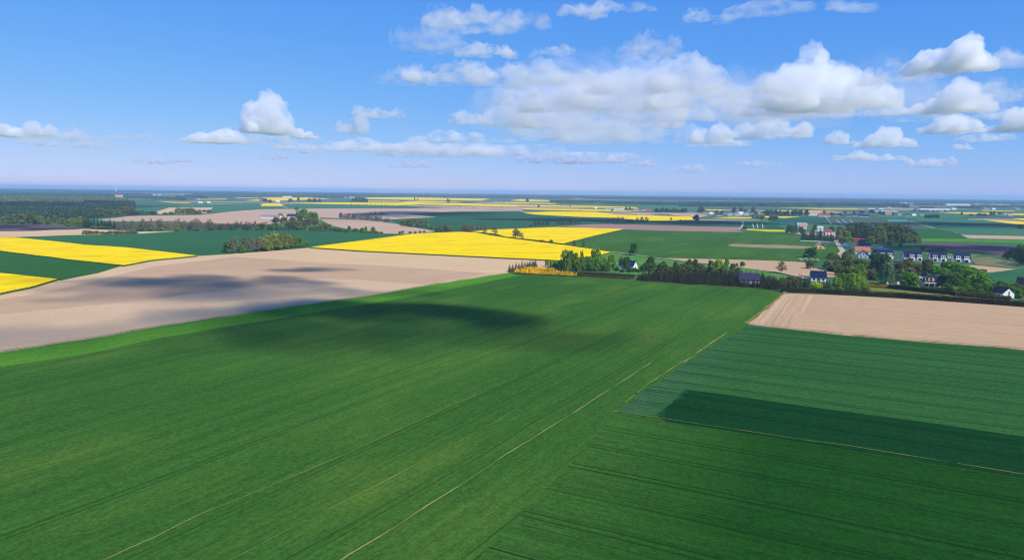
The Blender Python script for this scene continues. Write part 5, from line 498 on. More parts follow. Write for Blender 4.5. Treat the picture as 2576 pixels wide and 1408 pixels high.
    ('roadside_tree', 'tree', 'tiny tree lining the far road across the plain', 'tiny tree lining the far road across the plain', 'oak', 7, [(-660.1, 2808.6, 6.0, 4.1), (-633.8, 2780.4, 5.1, 3.8), (-614.6, 2761.8, 4.4, 3.8), (-602.8, 2781.1, 3.8, 2.9), (-593.0, 2792.4, 6.0, 3.6), (-581.9, 2813.2, 5.1, 3.7), (-553.5, 2756.7, 4.4, 3.3), (-550.1, 2817.9, 4.0, 2.9), (-533.8, 2799.9, 5.5, 3.8), (-522.1, 2821.7, 5.5, 3.8), (-496.7, 2759.5, 5.7, 3.5), (-484.6, 2783.3, 4.0, 3.0), (-406.6, 2670.7, 3.9, 2.8), (-384.4, 2635.7, 3.9, 2.4), (-377.1, 2673.1, 3.3, 2.4), (-351.9, 2675.9, 4.3, 2.0), (-333.3, 2674.8, 3.9, 2.0), (-303.1, 2645.5, 4.6, 2.3), (-286.7, 2610.5, 3.5, 2.4), (-228.9, 2481.2, 4.1, 1.8), (-218.3, 2478.2, 4.4, 2.1), (-211.9, 2514.5, 4.2, 1.9), (-193.9, 2505.5, 4.1, 2.4), (-185.3, 2486.4, 4.0, 2.0), (-170.6, 2472.7, 4.5, 2.0), (-161.6, 2475.0, 3.9, 2.2), (-145.3, 2484.4, 3.7, 2.2), (-137.5, 2465.8, 3.6, 2.1), (-72.8, 2426.3, 6.3, 1.9), (-62.8, 2415.5, 4.0, 1.8), (-52.1, 2401.2, 5.0, 2.1), (-39.0, 2388.5, 6.2, 2.3), (-20.2, 2381.5, 4.5, 1.8)]),
    ('far_tree', 'tree', 'lone tree among the far rape strips', 'lone tree among the far rape strips', 'oak', 7, [(86.9, 4165.2, 22.4, 20.7), (89.8, 3596.2, 6.4, 5.3), (260.5, 7126.1, 17.0, 25.0), (101.9, 2718.3, 9.7, 9.5), (214.0, 3008.1, 5.4, 5.3), (232.6, 2976.5, 4.4, 3.5), (246.8, 2963.6, 6.6, 6.1), (213.5, 2203.4, 4.0, 3.9)]),
]
# buildings: name, label, category, x, y, facing, length, depth, eave, ridge, roof, wall, form
BUILDINGS = [
    ('farm_barn', 'long white farm barn with grey roof behind the leafy hedge', 'barn', -501.8, 1420.1, 262, 41.7, 9, 3.9, 7.1, 'grey', 'white', 'gable'),
    ('farm_house', 'grey roofed farmhouse at the end of the long white barn', 'house', -461.8, 1431.9, 255, 23.1, 10, 4.6, 9.2, 'slate', 'white', 'gable'),
    ('farm_shed', 'small pink roofed shed below the farmstead', 'shed', -432.8, 1201.4, 255, 8.1, 8, 2.1, 4.2, 'pink', 'grey', 'gable'),
    ('farm_shed', 'small red shed under the large farm tree', 'shed', -439.0, 1375.5, 255, 5.2, 5, 1.8, 3.6, 'red', 'grey', 'gable'),
    ('far_barn', 'long low grey barn of the far farm with pink roofs', 'barn', 356.9, 2549.2, 265, 29.9, 12, 3.4, 6.7, 'grey', 'white', 'gable'),
    ('far_barn', 'long white shed between the far rape strips', 'barn', 387.4, 2504.7, 265, 36.7, 12, 2.6, 4.4, 'pale', 'white', 'gable'),
    ('far_house', 'small white house standing in the far rape strips', 'house', 311.3, 2573.4, 265, 8.3, 8, 3.4, 6.8, 'pale', 'white', 'gable'),
    ('far_house', 'pink roofed farmhouse in the far hamlet', 'house', 426.3, 2373.8, 265, 17.4, 9, 3.8, 7.6, 'pink', 'grey', 'gable'),
    ('far_house', 'red roofed barn at the end of the far hamlet', 'barn', 473.7, 2393.4, 265, 17.5, 10, 3.2, 7.0, 'red', 'grey', 'gable'),
    ('far_house', 'low pink roofed shed of the far hamlet', 'shed', 446.9, 2344.7, 265, 15.1, 9, 2.7, 5.5, 'pink', 'white', 'gable'),
    ('far_house', 'first white house of the far village row', 'house', 588.8, 2038.2, 265, 10.8, 9, 3.2, 7.2, 'pale', 'white', 'gable'),
    ('far_house', 'white house with dark roof in the far village row', 'house', 577.8, 1931.0, 265, 8.5, 9, 3.1, 6.8, 'slate', 'white', 'gable'),
    ('far_house', 'small white house in the far village row', 'house', 594.4, 1952.9, 265, 8.6, 9, 2.3, 5.2, 'slate', 'white', 'gable'),
    ('far_house', 'grey roofed house in the middle of the far village row', 'house', 620.6, 1961.6, 265, 14.4, 9, 3.6, 8.0, 'grey', 'white', 'gable'),
    ('far_house', 'large pale house in the far village row', 'house', 642.5, 1968.9, 265, 14.4, 9, 3.9, 8.7, 'grey', 'white', 'gable'),
    ('far_house', 'tall white house in the far village row', 'house', 668.2, 2011.7, 265, 13.0, 9, 4.5, 10.0, 'pale', 'white', 'gable'),
    ('far_house', 'last white house of the far village row', 'house', 686.5, 2017.9, 265, 13.0, 9, 4.0, 8.9, 'grey', 'white', 'gable'),
    ('far_house', 'red roofed house at the end of the far village', 'house', 833.3, 2330.6, 265, 10.2, 9, 2.5, 5.5, 'red', 'white', 'gable'),
    ('red_barn', 'long barn with red roof and white wall in the far village', 'barn', 891.8, 1967.3, 262, 31.7, 12, 3.0, 7.5, 'red', 'white', 'gable'),
    ('red_barn', 'long white shed with red lower roof in the far village', 'barn', 901.0, 2054.4, 262, 33.1, 14, 7.0, 10.8, 'pink', 'white', 'gable'),
    ('far_house', 'dark roofed farm building right of the red roofed barn', 'house', 954.1, 2020.2, 262, 17.8, 9, 2.9, 6.5, 'slate', 'grey', 'gable'),
    ('far_house', 'dark roofed house in the middle of the far village', 'house', 975.3, 1993.8, 262, 17.5, 9, 2.9, 6.4, 'slate', 'grey', 'gable'),
    ('far_house', 'tall dark house of the far village', 'house', 997.9, 2000.9, 262, 14.7, 9, 4.0, 8.8, 'slate', 'grey', 'gable'),
    ('far_house', 'long blue roofed shed of the far village', 'house', 1012.8, 1981.3, 262, 26.1, 9, 3.1, 7.0, 'navy', 'grey', 'gable'),
    ('far_house', 'orange house standing apart past the far village', 'house', 1185.0, 2166.8, 262, 19.0, 9, 4.0, 8.9, 'orange', 'orange', 'gable'),
    ('far_house', 'small pink roofed cottage past the orange house', 'house', 1215.1, 2158.3, 262, 10.7, 9, 2.6, 5.7, 'pink', 'white', 'gable'),
    ('far_house', 'white bungalow past the orange house', 'house', 1221.5, 2124.1, 262, 14.3, 9, 2.8, 6.2, 'slate', 'white', 'gable'),
    ('far_house', 'white cottage past the orange house', 'house', 1232.9, 2110.1, 262, 11.1, 9, 3.1, 6.8, 'pale', 'white', 'gable'),
    ('far_house', 'grey shed past the white cottages', 'house', 1281.3, 2152.6, 262, 12.6, 9, 2.6, 5.7, 'grey', 'grey', 'gable'),
    ('warehouse', 'very long white greenhouse shed on the far plain', 'warehouse', 1916.0, 3123.2, 265, 132.5, 40, 4.5, 5.9, 'pale', 'white', 'gable'),
    ('warehouse', 'long low white shed on the far plain', 'warehouse', 1450.8, 2669.3, 265, 86.0, 40, 2.6, 3.5, 'pale', 'white', 'gable'),
    ('warehouse', 'small white shed on the far plain', 'warehouse', 1673.7, 3122.9, 265, 22.8, 40, 3.1, 4.1, 'pale', 'white', 'gable'),
    ('warehouse', 'pale flat shed beside the far wood', 'warehouse', 1664.0, 3192.1, 265, 32.7, 40, 2.8, 3.7, 'pale', 'white', 'gable'),
    ('warehouse', 'large white warehouse on the horizon', 'warehouse', 3351.9, 7255.1, 265, 159.0, 40, 11.1, 14.8, 'pale', 'white', 'gable'),
    ('warehouse', 'small white warehouse on the horizon', 'warehouse', 3157.8, 7092.8, 265, 41.5, 40, 8.6, 11.4, 'pale', 'white', 'gable'),
    ('warehouse', 'wide grey warehouse in the far industrial estate', 'warehouse', 3161.6, 4884.8, 265, 164.2, 40, 8.6, 11.4, 'pale', 'white', 'gable'),
    ('warehouse', 'blue grey warehouse in the far industrial estate', 'warehouse', 3473.5, 5140.8, 265, 67.6, 40, 6.8, 9.0, 'pale', 'white', 'gable'),
    ('warehouse', 'white warehouse in the far industrial estate', 'warehouse', 3603.7, 5101.6, 265, 141.7, 40, 7.3, 9.7, 'pale', 'white', 'gable'),
    ('warehouse', 'white roofed hall near the horizon', 'warehouse', 3415.8, 6012.9, 265, 61.5, 40, 4.6, 6.2, 'pale', 'white', 'gable'),
    ('far_house', 'red roofed manor in the blue woods', 'house', -2624.3, 4574.2, 265, 53.5, 10, 6.7, 13.4, 'orange', 'white', 'gable'),
    ('far_house', 'white cottage at the left end of the far rape', 'house', -1268.8, 2788.8, 265, 14.7, 10, 3.7, 7.3, 'pale', 'white', 'gable'),
    ('far_house', 'second white cottage beside the far rape', 'house', -1243.1, 2806.4, 265, 10.7, 10, 4.1, 8.2, 'pale', 'white', 'gable'),
    ('far_house', 'grey cottage behind the far rape', 'house', -1683.4, 3678.5, 265, 16.1, 10, 3.8, 7.5, 'grey', 'white', 'gable'),
    ('far_house', 'orange roofed house among the left woods', 'house', -1564.5, 2336.2, 265, 10.3, 10, 3.1, 6.2, 'orange', 'white', 'gable'),
    ('far_house', 'pale house deep in the left woods', 'house', -2441.8, 3299.2, 265, 14.5, 10, 3.4, 6.8, 'pale', 'white', 'gable'),
    ('far_house', 'first of the white houses strung along the wood', 'house', -2966.2, 5576.3, 265, 16.3, 10, 4.1, 8.2, 'pale', 'white', 'gable'),
    ('far_house', 'second of the white houses strung along the wood', 'house', -2951.6, 5610.7, 265, 13.1, 10, 3.7, 7.4, 'pale', 'white', 'gable'),
    ('far_house', 'third of the white houses strung along the wood', 'house', -2938.7, 5641.1, 265, 13.2, 10, 3.7, 7.4, 'pale', 'white', 'gable'),
    ('far_house', 'last of the white houses strung along the wood', 'house', -2960.7, 5764.4, 265, 20.2, 10, 3.8, 7.6, 'pale', 'white', 'gable'),
    ('far_house', 'red roofed house on the far field edge', 'house', -2519.1, 5756.3, 265, 30.3, 10, 3.8, 7.6, 'red', 'white', 'gable'),
    ('far_house', 'large white hall in the far rape', 'house', -1689.1, 5146.8, 265, 67.7, 10, 4.9, 9.8, 'pale', 'white', 'gable'),
    ('far_house', 'white farmhouse left of the far rape', 'house', -1076.4, 3144.5, 265, 16.6, 10, 5.1, 10.1, 'pale', 'white', 'gable'),
    ('far_house', 'pink roofed farm behind the far rape', 'house', -1269.1, 5443.4, 265, 63.7, 10, 4.4, 8.8, 'pink', 'white', 'gable'),
    ('far_house', 'small red roofed house behind the far rape', 'house', -1320.0, 5375.1, 265, 31.4, 10, 5.5, 11.0, 'pink', 'white', 'gable'),
    ('far_house', 'white house on the blue horizon woods', 'house', 2564.7, 8183.3, 265, 71.7, 10, 5.4, 10.8, 'pale', 'white', 'gable'),
    ('far_house', 'red roofed barn on the edge of the far wood', 'house', 1956.9, 3579.4, 265, 15.7, 10, 3.7, 7.3, 'red', 'white', 'gable'),
    ('far_house', 'white house beside the far yellow strip', 'house', 2335.7, 3341.7, 265, 14.7, 10, 4.4, 8.8, 'pale', 'white', 'gable'),
    ('far_house', 'red roofed house beside the far yellow strip', 'house', 2339.7, 3400.9, 265, 19.9, 10, 4.0, 8.0, 'red', 'white', 'gable'),
    ('far_house', 'red roofed house near the right picture edge', 'house', 2572.0, 3504.1, 265, 20.5, 10, 3.6, 7.2, 'red', 'white', 'gable'),
    ('far_house', 'white house at the end of the very long shed', 'house', 2067.8, 3224.6, 265, 18.9, 10, 4.2, 8.5, 'pale', 'white', 'gable'),
    ('far_house', 'dark house behind the far yellow field', 'house', 1698.2, 2389.5, 265, 21.0, 10, 3.1, 6.3, 'slate', 'white', 'gable'),
    ('far_house', 'pink house behind the far yellow field', 'house', 1671.9, 2309.4, 265, 16.9, 10, 3.7, 7.4, 'pink', 'white', 'gable'),
]
WOODS = [
    ('pine_wood', 'dark pine wood massed along the left picture edge', [(-934.2, 1179.4), (-914.7, 1223.2), (-859.3, 1221.0), (-818.0, 1223.6), (-808.5, 1271.1), (-813.3, 1328.0), (-856.2, 1454.4), (-934.0, 1636.3), (-1147.2, 2009.7), (-1074.3, 1825.0), (-1037.9, 1694.7), (-1039.3, 1633.9), (-1057.0, 1581.1), (-1106.8, 1572.6), (-1172.2, 1567.6), (-1201.2, 1516.5)], 15.5, 8.5, 2, 'pine'),
    ('pine_wood', 'second block of dark pine wood behind the first', [(-1204.5, 1937.4), (-1117.7, 1886.4), (-1008.1, 1780.5), (-1029.4, 1871.7), (-1270.4, 2309.8), (-1254.4, 2215.6), (-1372.6, 2316.6), (-1468.5, 2362.0)], 16, 9, 2, 'pine'),
    ('mixed_wood', 'mottled wood nearest behind the pine wood', [(-1552.6, 1964.7), (-1476.0, 1978.0), (-1378.7, 1975.5), (-1619.1, 2319.9), (-1727.2, 2314.6), (-1813.0, 2294.2)], 11.2, 10, 6, 'leaf'),
    ('mixed_wood', 'mottled wood behind the pines beside a small meadow', [(-1462.7, 2096.3), (-1397.0, 2132.1), (-1410.1, 2285.4), (-1672.6, 2710.9), (-1671.0, 2550.3), (-1748.8, 2506.3)], 10.5, 11, 3, 'leaf'),
    ('mixed_wood', 'second belt of mottled wood beyond the pines', [(-1821.3, 2306.0), (-1677.5, 2341.1), (-1638.3, 2490.2), (-1611.0, 2599.4), (-1469.2, 2604.6), (-1714.9, 3040.1), (-1874.4, 3024.4), (-1913.1, 2907.9), (-1968.7, 2747.5), (-2131.2, 2698.4)], 11.2, 12, 6, 'leaf'),
    ('mixed_wood', 'third belt of mottled wood beyond the pines', [(-2144.7, 2716.7), (-1915.7, 2849.6), (-1776.7, 2965.8), (-1556.6, 2788.8), (-1849.0, 3312.7), (-2085.0, 3480.5), (-2250.4, 3347.5), (-2516.5, 3187.6)], 11.2, 13, 3, 'leaf'),
    ('mixed_wood', 'fourth belt of mottled wood beyond the pines', [(-2526.8, 3201.9), (-2229.7, 3391.7), (-1868.5, 3238.4), (-2218.3, 3844.7), (-2614.2, 3976.6), (-2960.4, 3751.4)], 11.2, 14, 6, 'leaf'),
    ('mixed_wood', 'fifth blue belt of wood beyond the pines', [(-2990.0, 3790.1), (-2616.0, 3980.5), (-2267.5, 3901.5), (-2669.5, 4593.2), (-3055.4, 4649.0), (-3485.5, 4418.2)], 11.2, 16, 7, 'leaf'),
    ('mixed_wood', 'sixth blue belt of wood beyond the pines', [(-3661.1, 4642.2), (-3028.0, 4713.5), (-2609.2, 4501.8), (-3010.4, 5193.9), (-3460.4, 5386.6), (-4156.5, 5270.4)], 11.2, 16, 7, 'leaf'),
    ('mixed_wood', 'farthest blue belt of wood on the left horizon', [(-4524.0, 5738.1), (-3755.4, 5847.2), (-2727.7, 5191.8), (-3146.3, 5988.5), (-4241.8, 6604.5), (-5081.2, 6444.9)], 12.0, 18, 7, 'leaf'),
    ('mixed_wood', 'dark belt of wood beside the far wheat', [(-2227.6, 3952.3), (-1911.4, 3740.5), (-1615.3, 3393.6), (-1787.2, 3754.8), (-2093.4, 4096.7), (-2424.0, 4300.8)], 11.2, 14, 7, 'leaf'),
    ('mixed_wood', 'short belt of wood between far yellow strips', [(-2276.2, 4655.7), (-1847.2, 4163.7), (-1968.9, 4437.9), (-2408.0, 4925.2)], 10.5, 14, 7, 'leaf'),
    ('mixed_wood', 'blue belt of wood behind the far yellow strips', [(-2595.3, 5456.2), (-2045.5, 5007.8), (-1825.2, 4954.3), (-1998.0, 5423.5), (-2234.6, 5470.7), (-2810.1, 5907.7)], 10.5, 16, 7, 'leaf'),
    ('mixed_wood', 'blue wood behind the far hamlet and rape', [(213.0, 3877.4), (431.8, 3959.1), (637.4, 3706.0), (859.0, 3612.1), (940.0, 3952.6), (696.7, 4050.9), (469.7, 4307.0), (232.2, 4226.9)], 15, 12, 7, 'leaf'),
    ('mixed_wood', 'wide dark blue wood behind the far village', [(788.6, 3274.6), (1047.1, 3366.7), (1245.6, 3425.0), (1625.5, 3672.7), (1953.8, 3899.5), (2193.0, 3919.4), (2040.4, 3552.9), (2249.6, 3917.1), (2398.1, 4285.9), (2141.9, 4275.0), (1795.5, 4056.8), (1389.1, 3819.7), (1171.8, 3767.8), (886.9, 3682.9)], 20, 12, 7, 'leaf'),
    ('mixed_wood', 'dark belt behind the white hall in the far rape', [(-1917.0, 5203.9), (-1569.7, 5315.8), (-1327.3, 5100.8), (-1274.0, 5734.2), (-1339.1, 6027.1), (-1402.8, 5391.1), (-1654.7, 5603.5), (-2020.7, 5485.4)], 14, 14, 7, 'leaf'),
    ('mixed_wood', 'small wood at the right end of the dark blue wood', [(2745.0, 4714.8), (2846.5, 4567.6), (2931.1, 4703.4), (2825.5, 4853.1)], 13, 13, 7, 'leaf'),
    ('mixed_wood', 'thin tree belt left of the very long shed', [(2125.1, 3593.8), (2168.1, 3526.7), (2251.9, 3663.0), (2206.5, 3731.5)], 10, 13, 7, 'leaf'),
    ('mixed_wood', 'tree belt right of the very long shed', [(2399.5, 3726.3), (2342.4, 3441.5), (2432.4, 3573.8), (2486.1, 3860.8)], 12, 13, 7, 'leaf'),
    ('mixed_wood', 'tree belt before the right hand warehouses', [(2800.2, 4071.9), (2995.3, 4014.0), (3153.1, 3990.9), (3252.3, 4116.4), (3091.0, 4142.2), (2890.9, 4203.7)], 12, 13, 7, 'leaf'),
    ('mixed_wood', 'second tree belt around the warehouses', [(2951.9, 4434.8), (3282.6, 4488.0), (3565.9, 4514.4), (3665.1, 4640.0), (3377.1, 4617.1), (3040.6, 4568.0)], 12, 13, 7, 'leaf'),
    ('mixed_wood', 'tree belt behind the warehouses', [(3481.7, 5952.7), (4208.3, 6123.9), (4691.9, 5942.7), (4791.0, 6068.3), (4298.9, 6255.8), (3562.5, 6090.8)], 13, 13, 7, 'leaf'),
    ('horizon_wood', 'first low belt of blue forest toward the horizon', [(-2925.0, 6750), (-1755.0, 6500), (1755.0, 6650), (5850.0, 6500), (5850.0, 6900), (1755.0, 7100), (-1755.0, 6950), (-2925.0, 7000)], 15.0, 20, 7, 'far'),
    ('horizon_wood', 'second low belt of blue forest toward the horizon', [(-3240.0, 6900), (-1944.0, 7200), (1944.0, 7350), (6480.0, 7000), (6480.0, 7600), (1944.0, 7800), (-1944.0, 7650), (-3240.0, 7700)], 15.5, 23, 7, 'far'),
    ('horizon_wood', 'third low belt of blue forest toward the horizon', [(-7200.0, 8250), (-2160.0, 8000), (2160.0, 8150), (7200.0, 8000), (7200.0, 8400), (2160.0, 8600), (-2160.0, 8450), (-7200.0, 8500)], 16.0, 26, 7, 'far'),
    ('horizon_wood', 'fourth low belt of blue forest toward the horizon', [(-8100.0, 8700), (-2430.0, 9000), (2430.0, 9150), (8100.0, 8800), (8100.0, 9400), (2430.0, 9600), (-2430.0, 9450), (-8100.0, 9500)], 16.5, 29, 7, 'far'),
    ('horizon_wood', 'fifth low belt of blue forest toward the horizon', [(-9180.0, 10450), (-2754.0, 10200), (2754.0, 10350), (9180.0, 10200), (9180.0, 10600), (2754.0, 10800), (-2754.0, 10650), (-9180.0, 10700)], 17.0, 32, 7, 'far'),
    ('horizon_wood', 'last low belt of blue forest toward the horizon', [(-10440.0, 11300), (-3132.0, 11600), (3132.0, 11750), (10440.0, 11400), (10440.0, 12000), (3132.0, 12200), (-3132.0, 12050), (-10440.0, 12100)], 17.5, 35, 7, 'far'),
]
HEDGES = [
    ('clipped_hedge', 'long dark clipped hedge along the right ploughed field', [(167.6, 421.9), (188.1, 420.1), (201.2, 413.5), (229.6, 404.8), (255.2, 390.4)], 2.2, 3.3, (0.05, 0.056, 0.02)),
    ('clipped_hedge', 'continuation of the long hedge toward the right edge', [(255.2, 390.7), (265.1, 386.0), (284.1, 374.9), (294.6, 365.1)], 2.2, 3.4, (0.075, 0.07, 0.018)),
    ('clipped_hedge', 'dark inner hedge before the modern house', [(245.9, 442.5), (254.8, 434.1), (261.4, 425.8), (272.3, 416.0)], 2.2, 3.2, (0.044, 0.066, 0.018)),
    ('golden_hedge', 'golden yellow hedge left of the inner dark hedge', [(234.2, 447.2), (246.1, 443.5)], 1.8, 2.4, (0.4, 0.28, 0.01)),
    ('nursery_hedge', 'low olive nursery row nearest the wheat', [(46.8, 489.3), (63.3, 482.8), (83.1, 475.5)], 1.6, 1.8, (0.12, 0.115, 0.03)),
    ('nursery_hedge', 'second olive nursery row behind the low one', [(48.5, 503.0), (65.2, 497.2), (88.0, 488.5)], 2.4, 2.3, (0.085, 0.1, 0.04)),
    ('nursery_hedge', 'low green edging row under the golden conifers', [(1.8, 503.4), (25.2, 493.4), (46.6, 487.2)], 1.0, 0.9, (0.09, 0.09, 0.025)),
    ('garden_hedge', 'dark hedge beside the orange roofed house', [(384.5, 729.0), (392.1, 726.3)], 2, 3.2, (0.02, 0.04, 0.016)),
    ('garden_hedge', 'hedge below the dark village orchard', [(252.6, 544.5), (258.6, 532.7)], 2.5, 3, (0.022, 0.04, 0.016)),
]
FENCES = [
    ('panel_fence', 'dark fence with white panels behind the orange roofed house', [(388.6, 808.2), (394.4, 796.6), (406.5, 791.4), (419.2, 776.3), (423.3, 768.8)], 2.6, 1.7, 'white', 'darkframe', 0.5),
    ('panel_fence', 'second dark fence with white panels along the lane garden', [(422.1, 806.7), (426.4, 795.9), (433.7, 799.6)], 2.6, 1.7, 'white', 'darkframe', 0.5),
    ('concrete_wall', 'long white concrete wall round the conifer yard', [(378.2, 898.5), (397.9, 890.6), (414.5, 878.2)], 2.4, 1.5, 'white', 'concrete', 0),
    ('garden_wall', 'pale garden wall beside the third pair of white houses', [(430.6, 677.1), (437.9, 674.9)], 2.4, 1.5, 'lightgrey', 'concrete', 0),
]
TUNNELS = [
    ('long teal shade tunnel on the far green plain', 926.9, 1658.0, 0, 48.5, 10, 3.6, 'net'),
    ('teal shade tunnel left of the walled yard', 559.4, 1406.0, 0, 28.8, 9, 4.1, 'net'),
    ('grey domed film tunnel beside the teal tunnel', 561.4, 1335.0, 0, 19.5, 14, 7.0, 'greynet'),
]
CARS = [
    ('dark car driving up the village lane', 430.0, 907.8, 70, 'cardark'),
    ('white car parked by the yard conifers', 438.7, 1052.1, 10, 'carwhite'),
    ('white van like car below the white houses', 357.8, 596.5, 0, 'carwhite'),
    ('dark car beside the second pair of white houses', 391.8, 685.2, 10, 'cardark'),
    ('white car on the lane by the forsythia', 393.3, 818.0, 60, 'carwhite'),
]
HIDE = (-262.6, 633.0)
# ------------------------------------------------------------------ plants
def leaf_mat(name, translucent=0.25, vary=0.55):
    """leaf colour comes from the object's own tint, each leaf clump a little lighter or darker"""
    m, nt, out = new_mat(name)
    oi = nt.nodes.new('ShaderNodeObjectInfo'); ge = nt.nodes.new('ShaderNodeNewGeometry')
    v = math_n(nt, 'ADD', math_n(nt, 'MULTIPLY', ge.outputs['Random Per Island'], vary), 1 - vary * 0.5)
    v2 = math_n(nt, 'ADD', math_n(nt, 'MULTIPLY', noise_n(nt, ge.outputs['Position'], 0.11, 2.0), 0.8), 0.6)
    v2 = math_n(nt, 'MULTIPLY', v2, math_n(nt, 'ADD', math_n(nt, 'MULTIPLY', ramp_n(nt, noise_n(nt, ge.outputs['Position'], 0.009, 3.0), 0.3, 0.7), 0.7), 0.65))
    col = mix_n(nt, 1.0, oi.outputs['Color'], math_n(nt, 'MULTIPLY', v, v2), 'MULTIPLY')
    d = nt.nodes.new('ShaderNodeBsdfDiffuse'); t = nt.nodes.new('ShaderNodeBsdfTranslucent'); mx = nt.nodes.new('ShaderNodeMixShader')
    nt.links.new(col, d.inputs[0]); nt.links.new(mix_n(nt, 0.35, col, (0.12, 0.18, 0.01)), t.inputs[0]); mx.inputs[0].default_value = translucent
    nt.links.new(d.outputs[0], mx.inputs[1]); nt.links.new(t.outputs[0], mx.inputs[2]); nt.links.new(mx.outputs[0], out.inputs['Surface'])
    return m
def plain_mat(name, col, rough=0.8, spec=0.2, var=0.15, scale=1.5):
    m, nt, out = new_mat(name)
    tc = nt.nodes.new('ShaderNodeTexCoord')
    n = noise_n(nt, tc.outputs['Object'], scale, 4.0, 0.6)
    v = math_n(nt, 'ADD', math_n(nt, 'MULTIPLY', n, var * 2), 1 - var)
    bsdf_n(nt, out, mix_n(nt, 1.0, col, v, 'MULTIPLY'), rough, spec)
    return m
M_LEAF = leaf_mat('leaves'); M_NEEDLE = leaf_mat('needles', 0.08, 0.5); M_FLOWER = leaf_mat('blossom', 0.2, 0.7)
M_BARK = plain_mat('bark', (0.085, 0.065, 0.05)); M_BIRCH = plain_mat('birch bark', (0.42, 0.40, 0.37), var=0.5, scale=6); M_TWIG = plain_mat('twigs', (0.13, 0.095, 0.075))
TINT = {
    'oak': [(0.111, 0.312, 0.025), (0.150, 0.325, 0.021), (0.078, 0.176, 0.032), (0.163, 0.215, 0.041), (0.299, 0.416, 0.014), (0.176, 0.163, 0.051), (0.140, 0.180, 0.048), (0.062, 0.120, 0.034)],
    'birch': [(0.185, 0.330, 0.032), (0.098, 0.215, 0.037)],
    'willow': [(0.215, 0.390, 0.034), (0.163, 0.305, 0.030), (0.130, 0.227, 0.086)],
    'bush': [(0.137, 0.286, 0.025), (0.072, 0.143, 0.030), (0.111, 0.215, 0.030), (0.150, 0.156, 0.041), (0.390, 0.520, 0.007), (0.163, 0.111, 0.048), (0.234, 0.299, 0.161), (0.072, 0.117, 0.040), (0.098, 0.029, 0.039)],
    'spruce': [(0.055, 0.068, 0.044), (0.046, 0.050, 0.026), (0.030, 0.058, 0.032)],
    'thuja': [(0.90, 0.56, 0.003)], 'forsythia': [(0.85, 0.55, 0.01)], 'blossom': [(0.36, 0.44, 0.22)],
    'sparse': [(0.20, 0.17, 0.045), (0.17, 0.155, 0.05), (0.19, 0.145, 0.085), (0.075, 0.080, 0.055)],
    'bare': [(0.15, 0.115, 0.085), (0.21, 0.155, 0.095), (0.13, 0.105, 0.100)],
}
class Geo:
    def __init__(s): s.v = []; s.f = []
    def card(s, c, nrm, size, rng, asp=1.0):
        nrm = nrm.normalized(); a = nrm.orthogonal().normalized(); b = nrm.cross(a)
        an = rng.uniform(0, 6.283); ca, sa = math.cos(an), math.sin(an)
        p, q = (a * ca + b * sa) * size, (b * ca - a * sa) * size * asp
        k = len(s.v); bend = nrm * size * 0.25
        s.v += [c - p - bend, c - q * 0.8 + bend * .3, c + p * rng.uniform(.7, 1.1) - bend, c + q]
        s.f.append((k, k + 1, k + 2, k + 3))
    def tube(s, a, b, r0, r1, n=5):
        a, b = Vector(a), Vector(b); d = (b - a).normalized(); x = d.orthogonal().normalized(); y = d.cross(x); k = len(s.v)
        for c, r in ((a, r0), (b, r1)):
            for i in range(n): s.v.append(c + (x * math.cos(6.2832 * i / n) + y * math.sin(6.2832 * i / n)) * r)
        for i in range(n): s.f.append((k + i, k + (i + 1) % n, k + n + (i + 1) % n, k + n + i))
    def mesh(s, name, mat):
        me = bpy.data.meshes.new(name); me.from_pydata([tuple(v) for v in s.v], [], s.f); me.materials.append(mat); me.update(); return me
def rnd_dir(rng, up=0.0):
    while True:
        v = Vector((rng.uniform(-1, 1), rng.uniform(-1, 1), rng.uniform(-1, 1)))
        if 0.05 < v.length < 1: return (v.normalized() + Vector((0, 0, up))).normalized()
# every prototype is one unit tall and one unit wide; copies are scaled to the tree's own height and spread
def proto_round(seed, base=0.2, lobes=16, cards=1500, size=0.05, trunk_r=0.028, top=0.62, willow=False, asp=0.75, bark=None, fill=0.4):
    rng = random.Random(seed); T, Cn = Geo(), Geo()
    L = []
    for k in range(lobes):
        z = base + (1 - base) * (0.12 + 0.80 * (k + 0.5) / lobes)
        h = (z - base) / (1 - base)
        prof = max(0.0, math.sin(math.pi * min(1, max(0.05, h ** 0.8 * 0.80 + 0.20)))) ** 0.6
        an = k * 2.4 + rng.uniform(-.5, .5); rr = 0.30 * prof * rng.uniform(0.55, 1.05)
        r = rng.uniform(0.11, 0.19) * (0.7 + 0.4 * prof)
        L.append((Vector((math.cos(an) * rr, math.sin(an) * rr, min(z, 1 - r * 0.75))), r))
    T.tube((0, 0, -0.02), (0.01, 0, base + 0.05), trunk_r, trunk_r * 0.75, 7); T.tube((0.01, 0, base + 0.05), (0, 0.01, 0.72), trunk_r * 0.75, trunk_r * 0.25, 6)
    for c, r in L[:10]: T.tube((0, 0, rng.uniform(base * 0.8, min(0.6, max(base, c.z - 0.08)))), c, trunk_r * 0.4, trunk_r * 0.12, 4)
    tot = sum(r * r for _, r in L)
    for c, r in L:
        for _ in range(int(cards * r * r / tot)):
            d = rnd_dir(rng, 0.15); p = c + d * r * (rng.random() ** fill) * rng.uniform(0.85, 1.12)
            if willow and rng.random() < 0.55: p.z -= rng.random() * 0.16
            if p.z < base * 0.6: continue
            Cn.card(p, (d + rnd_dir(rng) * 0.7), size * rng.uniform(0.55, 1.2), rng, asp)
    return T.mesh('trunk', bark or M_BARK), Cn.mesh('crown', M_LEAF)
